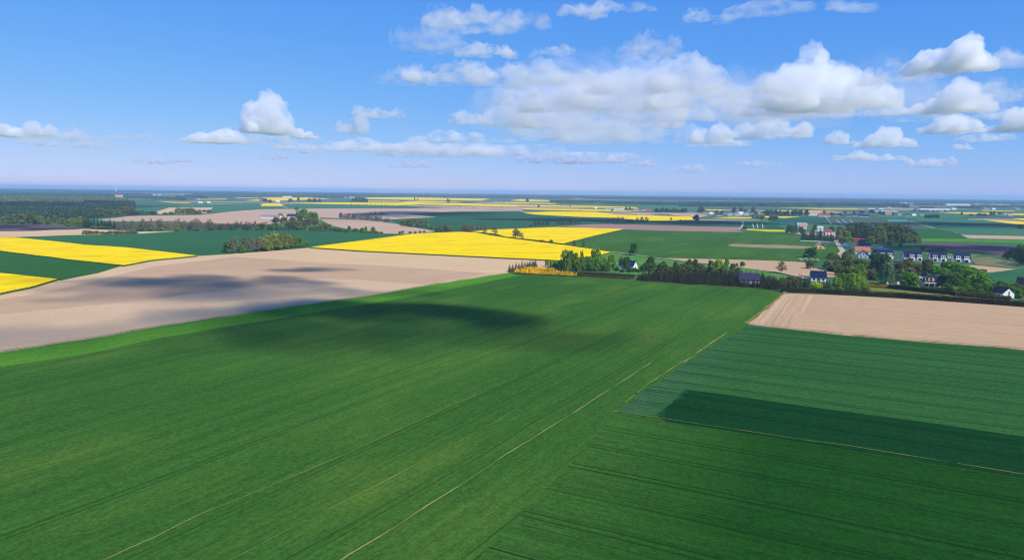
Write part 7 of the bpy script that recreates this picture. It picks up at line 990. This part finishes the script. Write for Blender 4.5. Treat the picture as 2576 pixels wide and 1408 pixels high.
house('yard_house', 'pink roofed house among the walled yard trees', *YARD[0], 262, 12, 9, 4, 8.5, 'pink', 'white', [('front', -3, 1, 1.3, 1.4), ('front', 3, 1, 1.3, 1.4)])
house('yard_house', 'white flat roofed house among the walled yard trees', *YARD[1], 258, 14, 9, 6.5, 8.0, 'pale', 'white', [('front', -3, 1, 1.3, 1.4), ('front', 3, 1, 1.3, 1.4), ('front', 0, 3.8, 1.3, 1.4)])
house('yard_house', 'red roofed house at the top of the village lane', *YARD[2], 258, 10, 8, 3.6, 7, 'red', 'white', [('front', -2, 1, 1.3, 1.4), ('front', 2, 1, 1.3, 1.4)])
# water tower on the horizon
tw = root_at('water_tower', 'white round water tower standing above the left horizon', 'tower', -5180, 9000, 270)
g = Geo(); g.tube((0, 0, 0), (0, 0, 38), 9, 7, 16); part('shaft', g, PAL['white'], tw)
g = Geo(); g.tube((0, 0, 36), (0, 0, 44), 7, 13, 18); g.tube((0, 0, 44), (0, 0, 57), 13, 12, 18); g.tube((0, 0, 57), (0, 0, 62), 12, 1, 18); part('tank', g, PAL['white'], tw)

# ---- fences, walls, tunnels
def run(pts, step):
    out = []
    for (ax, ay), (bx, by) in zip(pts, pts[1:]):
        L = math.hypot(bx - ax, by - ay); n = max(1, round(L / step)); a = math.atan2(by - ay, bx - ax)
        out += [((ax + (bx - ax) * (k + .5) / n), (ay + (by - ay) * (k + .5) / n), a, L / n) for k in range(n)]
    return out
def panel_fence(name, label, pts, step, h, panel_mat, post_mat, z0=0.1, cat='fence', th=.06):
    r = link(bpy.data.objects.new(name, None)); r.location = (pts[0][0], pts[0][1], 0); tag(r, label, cat)
    pm = qm = None
    for x, y, a, l in run(pts, step):
        if pm is None:
            g = Geo(); box_geo(g, -l * .42, l * .42, -th / 2, th / 2, z0, h); pm = g.mesh('panel', PAL[panel_mat])
            g = Geo(); box_geo(g, -.1, .1, -.1, .1, 0, h + .1); qm = g.mesh('post', PAL[post_mat])
        for nm, me, dx in (('panel', pm, 0), ('post', qm, -l / 2)):
            o = link(bpy.data.objects.new(nm, me), r); o.location = (x + math.cos(a) * dx - pts[0][0], y + math.sin(a) * dx - pts[0][1], 0); o.rotation_euler.z = a
    return r
for nm, lab, pts, step, h, pm_, qm_, z0 in FENCES: panel_fence(nm, lab, pts, step, h, pm_, qm_, z0, 'wall' if 'wall' in nm else 'fence', .3 if 'wall' in nm else .08)
def tunnel(label, x, y, rot, L, W, h, mat):
    r = root_at('net_tunnel', label, 'greenhouse', x, y, 270 + rot); g = Geo(); n = 10
    for i in range(n + 1):
        a = math.pi * i / n
        for sx in (-1, 1): g.v.append(Vector((sx * L / 2, -math.cos(a) * W / 2, math.sin(a) ** .8 * h)))
    g.f += [(2 * i, 2 * i + 1, 2 * i + 3, 2 * i + 2) for i in range(n)] + [tuple(2 * i for i in range(n, -1, -1)), tuple(2 * i + 1 for i in range(n + 1))]
    part('cover', g, PAL[mat], r)
    for k in range(5): box_part('hoop', 'concrete', r, -L / 2 + L * k / 4 - .12, -L / 2 + L * k / 4 + .12, -W / 2 - .15, -W / 2 + .25, 0, h * .6)
for q in TUNNELS: tunnel(*q)
# ---- cars, kept small as in the view
def car(label, x, y, rot, paint):
    r = root_at('parked_car', label, 'car', x, y, 270 + rot, 'cars in the village')
    prof = [(-2.1, .35), (-2.1, .85), (-1.9, .98), (-1.2, 1.02), (-.7, 1.45), (.75, 1.48), (1.45, 1.05), (2.05, .9), (2.15, .6), (2.1, .35)]
    g = Geo(); n = len(prof)
    for yy in (-.85, .85): g.v += [Vector((a, yy * (.86 if b > 1.1 else 1), b)) for a, b in prof]
    g.f += [tuple(range(n)), tuple(range(2 * n - 1, n - 1, -1))] + [(k, n + k, n + (k + 1) % n, (k + 1) % n) for k in range(n)]
    part('body', g, PAL[paint], r)
    for s in (-1, 1): box_part('side_window', 'glass', r, -.75, .9, s * .80 - .03, s * .80 + .03, 1.08, 1.38)
    for wx in (-1.35, 1.35):
        for s in (-.8, .8):
            g = Geo(); g.tube((wx, s - .1, .32), (wx, s + .1, .32), .32, .32, 10); k = len(g.v); g.f += [tuple(range(9, -1, -1)), tuple(range(10, 20))]; part('wheel', g, PAL['rubber'], r)
for q in CARS: car(*q)
# ---- raised hide at the copse
hx_, hy_ = HIDE
r = root_at('hunting_hide', 'small raised wooden hide at the corner of the copse', 'hide', hx_, hy_, 262)
for sx in (-.6, .6):
    for sy in (-.6, .6): g = Geo(); g.tube((sx * 1.3, sy * 1.3, 0), (sx, sy, 2.4), .09, .08, 5); part('leg', g, PAL['old_wood'], r)
box_part('cabin', 'old_wood', r, -.8, .8, -.8, .8, 2.3, 4.1); box_part('roof', 'old_wood', r, -1, 1, -1, 1, 4.1, 4.25); opening(r, 'front', 1.6, 1.6, 0, 3.2, .8, .45, 'window', 'darkframe')
HAZE = 8.5e-5
CLOUDS = [
    ('cumulus', -5108, 14800, 1200, 1218, 940, 1, 'tall white cumulus tower alone over the far woods'),
    ('cumulus', -5315, 14135, 1200, 286, 237, 0.8, 'small puff on the west flank of the tall cumulus tower'),
    ('cumulus', -4718, 15740, 1200, 682, 250, 0.7, 'low ragged cumulus trailing off the tall cumulus tower'),
    ('cumulus', -7837, 17655, 1200, 1762, 429, 0.8, 'wide low cumulus with three domes beside the tall tower'),
    ('cumulus', -3280, 14200, 1200, 758, 594, 0.6, 'leaning cumulus with a wisp drifting off its top'),
    ('thin', -2104, 11182, 1200, 644, 177, 0.45, 'wisp drifting off the leaning cumulus'),
    ('thin', -11830, 16786, 1200, 1990, 340, 0.5, 'long low cumulus cut by the left picture edge'),
    ('cumulus', -11732, 16283, 1200, 1130, 315, 0.7, 'rounded bright end of the long low cumulus at the left edge'),
    ('cumulus', -10887, 16046, 1200, 788, 371, 0.6, 'bright dome on the long low cumulus at the left edge'),
    ('thin', -13206, 19815, 1200, 918, 275, 0.4, 'flat pale scrap under the long low cumulus'),
    ('thin', -12666, 21311, 1200, 741, 463, 0.35, 'faint upright puff between two low cumulus clouds'),
    ('thin', -9484, 17421, 1200, 1310, 227, 0.3, 'faint flat veil left of the wide low cumulus'),
    ('thin', -4556, 20791, 1200, 1626, 391, 0.5, 'broken low cloud under the leaning cumulus'),
    ('cumulus', -2528, 21464, 1200, 2301, 591, 0.4, 'knobbly low cloud row near the middle of the sky'),
    ('cumulus', 4361, 9586, 1200, 1845, 950, 1, 'largest billowing cumulus with bright domes and blue base'),
    ('cumulus', 4024, 6565, 1200, 814, 328, 1, 'bright cumulus dome right of the largest cumulus'),
    ('cumulus', 5962, 9792, 1200, 1463, 464, 0.8, 'second bright cumulus stacked below the bright dome'),
    ('cumulus', 8210, 12656, 1200, 1533, 401, 0.7, 'flat based cumulus low at the right picture edge'),
    ('cumulus', 9192, 12314, 1200, 1207, 621, 0.9, 'tall cumulus cut by the right picture edge'),
    ('cumulus', 4476, 15875, 1200, 1055, 551, 0.6, 'slanting bright cumulus below the grey cloud mass'),
    ('cumulus', 5217, 14279, 1200, 1773, 495, 0.6, 'row of puffs with a straight dark base'),
    ('cumulus', 7378, 15729, 1200, 659, 364, 0.5, 'small rounded cumulus left of a twin peaked one'),
    ('cumulus', 8804, 16541, 1200, 1435, 540, 0.6, 'twin peaked low cumulus over the village'),
    ('cumulus', 1955, 9470, 1200, 490, 272, 0.5, 'bright patch at the edge of the grey cloud mass'),
    ('cumulus', 2860, 12520, 1200, 487, 343, 0.5, 'bright ragged puff under the grey cloud mass'),
    ('thin', 2695, 8230, 1200, 1108, 224, 0.35, 'pale shelf joining the grey mass to the largest cumulus'),
    ('thin', 1206, 10016, 1200, 2994, 777, 0.4, 'broad grey cloud mass filling the middle of the sky'),
    ('thin', 409, 7629, 1200, 1091, 316, 0.5, 'upper left lobe of the grey cloud mass'),
    ('thin', 1480, 8161, 1200, 1473, 432, 0.55, 'upper right lobe of the grey cloud mass'),
    ('thin', 1021, 10035, 1200, 1759, 462, 0.5, 'middle shelf of the grey cloud mass'),
    ('thin', 436, 12623, 1200, 1747, 619, 0.45, 'lower left shelf of the grey cloud mass'),
    ('thin', 2425, 11312, 1200, 1466, 586, 0.5, 'lower right shelf of the grey cloud mass'),
    ('thin', 2788, 9392, 1200, 1214, 378, 0.45, 'pale cloud bridging toward the largest cumulus'),
    ('thin', 3745, 10852, 1200, 1499, 406, 0.4, 'grey cloud under the left flank of the largest cumulus'),
    ('thin', 2560, 16528, 1200, 3106, 621, 0.3, 'low grey streak layer under the cloud mass'),
    ('thin', 4091, 7221, 1200, 722, 248, 0.4, 'grey cloud between the largest cumulus and its neighbours'),
    ('thin', 5771, 8699, 1200, 1023, 349, 0.35, 'soft cloud behind the stacked bright cumulus'),
    ('thin', 4904, 10434, 1200, 1050, 270, 0.3, 'grey veil trailing under the largest cumulus'),
    ('thin', 1918, 12440, 1200, 5200, 1398, 0.16, 'wide milky veil behind the grey cloud mass'),
    ('thin', 5090, 11336, 1200, 4569, 947, 0.1, 'wide milky veil behind the bright cumulus group'),
    ('thin', 1501, 14825, 1200, 3340, 728, 0.35, 'flat grey lower layer of the cloud mass'),
    ('thin', 1130, 6010, 1200, 496, 214, 0.3, 'soft hump on top of the grey cloud mass'),
    ('thin', -749, 12195, 1200, 703, 281, 0.6, 'bright low puff left of the grey cloud mass'),
    ('thin', -644, 7497, 1200, 922, 247, 0.45, 'long soft cloud at mid height with bright lumps'),
    ('thin', -1142, 7744, 1200, 709, 188, 0.22, 'thin veil at the left end of the long soft cloud'),
    ('thin', -807, 6560, 1300, 616, 411, 0.3, 'ragged high cloud hooked down at its end'),
    ('thin', -205, 5431, 1300, 846, 169, 0.3, 'long high cloud streak near the top of the sky'),
    ('thin', -256, 6576, 1300, 524, 131, 0.35, 'small flat high cloud under the long streak'),
    ('thin', 655, 5003, 1300, 593, 106, 0.3, 'high soft cloud bank crossing the top edge'),
    ('thin', 2087, 5080, 1300, 1005, 136, 0.25, 'wide thin high cloud above the largest cumulus'),
    ('thin', 1336, 5173, 1300, 205, 110, 0.22, 'faint high puff between two high clouds'),
    ('thin', 405, 6444, 1300, 312, 92, 0.25, 'tiny flat cloud above the grey cloud mass'),
    ('thin', 4403, 6182, 1200, 546, 176, 0.25, 'dim cloud shelf beyond the bright dome'),
    ('thin', 10253, 14065, 1200, 1096, 203, 0.4, 'low flat scrap at the right picture edge'),
    ('thin', 6122, 16281, 1200, 1506, 165, 0.3, 'thin low streak under the row of puffs'),
    ('thin', 803, 15817, 1200, 1051, 160, 0.35, 'small flat streak below the grey layer'),
    ('cumulus', 5503, 13246, 1200, 382, 267, 0.5, 'small bright puff right of the row of puffs'),
    ('cumulus', -57, 9221, 1200, 212, 106, 0.6, 'small bright puff at the left edge of the grey mass'),
    ('cumulus', 237, 8432, 1200, 193, 97, 0.7, 'tiny bright knob inside the grey mass'),
    ('cumulus', 328, 12636, 1200, 510, 219, 0.4, 'bright fringe low in the grey mass'),
    ('thin', 4779, 11372, 1200, 2292, 196, 0.35, 'long grey streak under the largest cumulus base'),
    ('thin', 6691, 10529, 1200, 1514, 182, 0.3, 'veil under the second bright cumulus'),
    ('thin', -14716, 21692, 1200, 2640, 346, 0.7, 'broad faint veil at the left picture edge'),
    ('thin', -6036, 17954, 1200, 2182, 312, 0.35, 'dark flat base layer under the tall cumulus tower'),
    ('thin', -975, 17115, 1200, 2029, 297, 0.7, 'low broken veil left of the grey mass'),
    ('thin', 799, 20250, 1200, 3812, 410, 0.7, 'low pale bank beneath the grey mass'),
    ('thin', 4532, 20553, 1200, 3572, 476, 0.7, 'low pale bank beneath the slanting cumulus'),
    ('thin', 10978, 21511, 1200, 3739, 436, 0.7, 'low pale bank beneath the twin peaked cumulus'),
    ('thin', 2975, 27573, 1200, 480, 200, 0.45, 'first distant small cloud low over the right half of the horizon'),
    ('thin', 3717, 25545, 1200, 593, 222, 0.45, 'second distant small cloud low over the right half of the horizon'),
    ('thin', 5192, 29712, 1200, 862, 285, 0.45, 'third distant small cloud low over the right half of the horizon'),
    ('thin', 9659, 37890, 1200, 991, 495, 0.45, 'fourth distant small cloud low over the right half of the horizon'),
    ('thin', 10230, 28612, 1200, 996, 291, 0.45, 'fifth distant small cloud low over the right half of the horizon'),
    ('thin', 11666, 22721, 1200, 1185, 329, 0.45, 'sixth distant small cloud low over the right half of the horizon'),
    ('thin', 16226, 26738, 1200, 1086, 388, 0.45, 'seventh distant small cloud low over the right half of the horizon'),
    ('thin', 11130, 17135, 1200, 446, 198, 0.45, 'eighth distant small cloud low over the right half of the horizon'),
    ('thin', -17789, 33365, 1200, 1066, 291, 0.45, 'first distant small cloud low over the left half of the horizon'),
    ('thin', -14961, 31026, 1200, 631, 252, 0.45, 'second distant small cloud low over the left half of the horizon'),
    ('thin', -7946, 19510, 1200, 1638, 254, 0.45, 'third distant small cloud low over the left half of the horizon'),
    ('thin', -9381, 27147, 1200, 630, 315, 0.45, 'fourth distant small cloud low over the left half of the horizon'),
    ('thin', -6554, 20176, 1200, 584, 234, 0.45, 'fifth distant small cloud low over the left half of the horizon'),
    ('thin', -6532, 22286, 1200, 517, 323, 0.45, 'sixth distant small cloud low over the left half of the horizon'),
    ('thin', -5165, 34817, 1200, 1214, 455, 0.45, 'seventh distant small cloud low over the left half of the horizon'),
]
OVERHEAD = [
    (471, -253, 950.0, 180, 60, 0.55, 6, 'cumulus overhead shading the ploughed field'),
    (519, -301, 950.0, 230, 76, 0.32, 10, 'ragged cloud overhead widening the shade on the ploughed field'),
    (428, -271, 950.0, 170, 60, 0.2, 8, 'cloud scrap overhead beside the cumulus shading the ploughed field'),
    (529, -182, 950.0, 70, 34, 0.5, 0, 'tiny cloud scrap overhead above the tilled slope'),
    (588, -343, 950.0, 140, 56, 0.8, -10, 'flat cumulus overhead shading the wheat field'),
    (617, -359, 950.0, 150, 60, 0.7, -14, 'second flat cumulus overhead shading the wheat field'),
    (649, -367, 950.0, 80, 40, 0.25, -16, 'thin tail of the flat cumulus overhead'),
    (611, -392, 950.0, 240, 90, 0.28, -12, 'thin fringe of the flat cumulus overhead'),
    (554, -407, 950.0, 260, 90, 0.15, 14, 'thin cloud overhead shading the wheat edge'),
    (526, 1081, 950.0, 420, 330, 1, 0, 'large cumulus overhead shading the far dark wheat'),
    (837, 771, 950.0, 450, 200, 1, 0, 'wide cumulus overhead shading the hedge beyond the rape'),
    (1083, 738, 950.0, 360, 160, 1, 0, 'cumulus overhead shading the wheat by the farm track'),
    (1652, 785, 950.0, 700, 220, 1, 0, 'cumulus overhead shading the fields past the village'),
    (1182, 103, 950.0, 260, 120, 0.8, 0, 'cumulus overhead shading the purple ploughed land'),
    (-43, 314, 950.0, 280, 120, 0.8, 0, 'cumulus overhead shading the bare slope by the pine wood'),
    (-765, 1434, 950.0, 700, 500, 1, 0, 'large cumulus overhead shading the pine wood'),
]
# ------------------------------------------------------------------ clouds: closed bodies of scattering water droplets
def cloud_mat(dens, cell=160.0, erode=0.5):
    """droplet density broken up by billowing noise; cell: size of the billows in metres"""
    key = 'cloud %.5f %.0f %.2f' % (dens, cell, erode)
    if key in bpy.data.materials: return bpy.data.materials[key]
    m, nt, out = new_mat(key)
    v = nt.nodes.new('ShaderNodeVolumePrincipled')
    v.inputs['Color'].default_value = (0.992, 0.996, 1.0, 1); v.inputs['Anisotropy'].default_value = 0.15
    pos = N(nt, 'ShaderNodeNewGeometry').outputs['Position']
    mm = nt.nodes.new('ShaderNodeVectorMath'); mm.operation = 'MULTIPLY'; mm.inputs[1].default_value = (1, 1, 1.6); nt.links.new(pos, mm.inputs[0])
    n = noise_n(nt, mm.outputs[0], 1.0 / cell, 5.0, 0.62)
    r = ramp_n(nt, n, erode - 0.11, erode + 0.17)
    nt.links.new(math_n(nt, 'MULTIPLY', r, dens), v.inputs['Density'])
    nt.links.new(v.outputs[0], out.inputs['Volume'])
    m.cycles.volume_sampling = 'MULTIPLE_IMPORTANCE' if hasattr(m.cycles, 'volume_sampling') else None
    return m
def cloud_mesh(W, D, Hh, seed, thin):
    rng = random.Random(seed)
    bm = bmesh.new()
    if thin: n = max(8, min(26, int(10 * W / max(Hh, 1.0) * 0.5)))
    else: n = max(9, min(24, int(12 * W / max(Hh, 1.0) * 0.7)))
    peaks = [rng.uniform(-0.25, 0.25)] + [rng.uniform(-0.4, 0.4) for _ in range(2)]
    for k in range(n):
        fx = -0.46 + 0.92 * (k + rng.random()) / n
        fy = rng.uniform(-0.4, 0.4) * (1 - abs(fx))
        prof = max(max(0, 1 - abs(fx - p) / w) * hgt for p, w, hgt in ((peaks[0], 0.42, 1.0), (peaks[1], 0.3, 0.75), (peaks[2], 0.25, 0.6)))
        prof = max(prof, 0.22 if not thin else 0.3)
        r = Hh * (0.20 + 0.22 * rng.random()) * (0.55 + 0.6 * prof)
        levels = 1 + int(prof * Hh / (r * 1.3)) if not thin else 1
        for l in range(max(1, levels)):
            z = r * 0.55 + l * r * 1.15
            if z + r > Hh * (prof + 0.2): z = max(r * 0.55, Hh * (prof + 0.1) - r)
            rr = r * rng.uniform(0.75, 1.15)
            mt = Matrix.Translation((fx * W + rng.uniform(-0.3, 0.3) * r, fy * D + rng.uniform(-0.4, 0.4) * r, z)) @ Matrix.Diagonal((rr * (1.35 if thin else 1.05) * (1.5 if thin else 1), rr * 1.2, rr * (0.75 if thin else 1.0), 1))
            bmesh.ops.create_icosphere(bm, subdivisions=2, radius=1.0, matrix=mt)
    me = bpy.data.meshes.new('cumulus_cloud'); bm.to_mesh(me); bm.free()
    ob = bpy.data.objects.new('tmp', me); scene.collection.objects.link(ob)
    rm = ob.modifiers.new('r', 'REMESH'); rm.mode = 'VOXEL'; rm.voxel_size = max(W, D) / CLOUD_RES
    sz = Hh * (0.5 if not thin else 0.6)
    for s_, a_ in ((sz, 0.34), (sz * 0.42, 0.22), (sz * 0.17, 0.11)):
        tx = bpy.data.textures.new('puff', 'CLOUDS'); tx.noise_scale = s_; tx.noise_depth = 2; tx.noise_basis = 'VORONOI_F1' if s_ != sz else 'ORIGINAL_PERLIN'
        dm = ob.modifiers.new('d', 'DISPLACE'); dm.texture = tx; dm.texture_coords = 'LOCAL'; dm.mid_level = 0.5; dm.strength = (-1 if s_ != sz else 1) * sz * a_ * 2.0
    rm2 = ob.modifiers.new('r2', 'REMESH'); rm2.mode = 'VOXEL'; rm2.voxel_size = max(W, D) / (CLOUD_RES * 1.15)
    dg = bpy.context.evaluated_depsgraph_get()
    ev = ob.evaluated_get(dg); m2 = bpy.data.meshes.new_from_object(ev)
    bpy.data.objects.remove(ob); bpy.data.meshes.remove(me)
    co = np.empty(len(m2.vertices) * 3, dtype=np.float32); m2.vertices.foreach_get('co', co); co = co.reshape(-1, 3)
    # keep the one connected outer body
    ed_ = np.empty(len(m2.edges) * 2, dtype=np.int32); m2.edges.foreach_get('vertices', ed_); ed_ = ed_.reshape(-1, 2)
    lab = np.arange(len(co))
    for _ in range(200):
        mn = np.minimum(lab[ed_[:, 0]], lab[ed_[:, 1]]); new = lab.copy()
        np.minimum.at(new, ed_[:, 0], mn); np.minimum.at(new, ed_[:, 1], mn); new = new[new]
        if (new == lab).all(): break
        lab = new
    u_, cnt = np.unique(lab, return_counts=True)
    if len(u_) > 1:
        bm = bmesh.new(); bm.from_mesh(m2); bm.verts.ensure_lookup_table()
        bmesh.ops.delete(bm, geom=[bm.verts[int(k)] for k in np.nonzero(lab != u_[cnt.argmax()])[0]], context='VERTS'); bm.to_mesh(m2); bm.free()
        co = np.empty(len(m2.vertices) * 3, dtype=np.float32); m2.vertices.foreach_get('co', co); co = co.reshape(-1, 3)
    lo = Hh * 0.10
    low = co[:, 2] < lo
    co[low, 2] = lo + (co[low, 2] - lo) * 0.18
    co[:, 2] -= co[:, 2].min()
    top = co[:, 2].max(); co[:, 2] *= Hh / top
    wx = co[:, 0].max() - co[:, 0].min(); co[:, 0] *= W / wx
    m2.vertices.foreach_set('co', co.ravel()); m2.update()
    return m2
CLOUD_RES = 64
for i, (kind, x, y, z, W, Hh, dens, label) in enumerate(CLOUDS):
    thin = kind == 'thin'
    if thin: W, Hh = W * (1.2 if y < 19000 else 1.9), Hh * 1.15
    me = cloud_mesh(W, W * (0.6 if not thin else 0.7), Hh, 100 + i, thin)
    me.name = 'cumulus_cloud'; me.materials.clear()
    me.materials.append(cloud_mat(dens * (4.8 / max(Hh, 200)), Hh * 0.33, 0.43) if not thin else cloud_mat(dens * 5.6 / max(Hh, 120), min(W * 0.22, Hh * 0.9), 0.52))
    o = link(bpy.data.objects.new('cumulus_cloud' if not thin else 'thin_cloud', me))
    o.location = (x, y, z); o.rotation_euler.z = -math.atan2(x, y)
    tag(o, label, 'cloud', 'clouds in the sky')
for i, (x, y, z, W, D, dens, rot, label) in enumerate(OVERHEAD):
    me = cloud_mesh(W, D, min(W, D) * 0.6, 300 + i, True)
    me.name = 'overhead_cloud'; me.materials.clear(); me.materials.append(cloud_mat(dens * 4.0 / (min(W, D) * 0.5), min(W, D) * 0.8, 0.42))
    o = link(bpy.data.objects.new('overhead_cloud', me)); o.location = (x, y, z); o.rotation_euler.z = RAD(rot)
    tag(o, label, 'cloud', 'clouds overhead')

# ------------------------------------------------------------------ the air between: one closed box of thin haze
hx, hz0, hz1 = 27000.0, -1.5, 95.0
vsz = [(sx * hx, sy * hx, z) for z in (hz0, hz1) for sx, sy in ((-1, -1), (1, -1), (1, 1), (-1, 1))]
hm, hnt, hout = new_mat('haze')
hv = hnt.nodes.new('ShaderNodeVolumePrincipled'); hv.inputs['Color'].default_value = (0.45, 0.68, 1.0, 1); hv.inputs['Density'].default_value = HAZE; hv.inputs['Anisotropy'].default_value = 0.0
hnt.links.new(hv.outputs[0], hout.inputs['Volume'])
hz = mesh_obj('haze', vsz, [(3, 2, 1, 0), (4, 5, 6, 7), (0, 1, 5, 4), (1, 2, 6, 5), (2, 3, 7, 6), (3, 0, 4, 7)], hm)
tag(hz, 'thin blue haze lying over the whole plain', None, None, 'stuff')
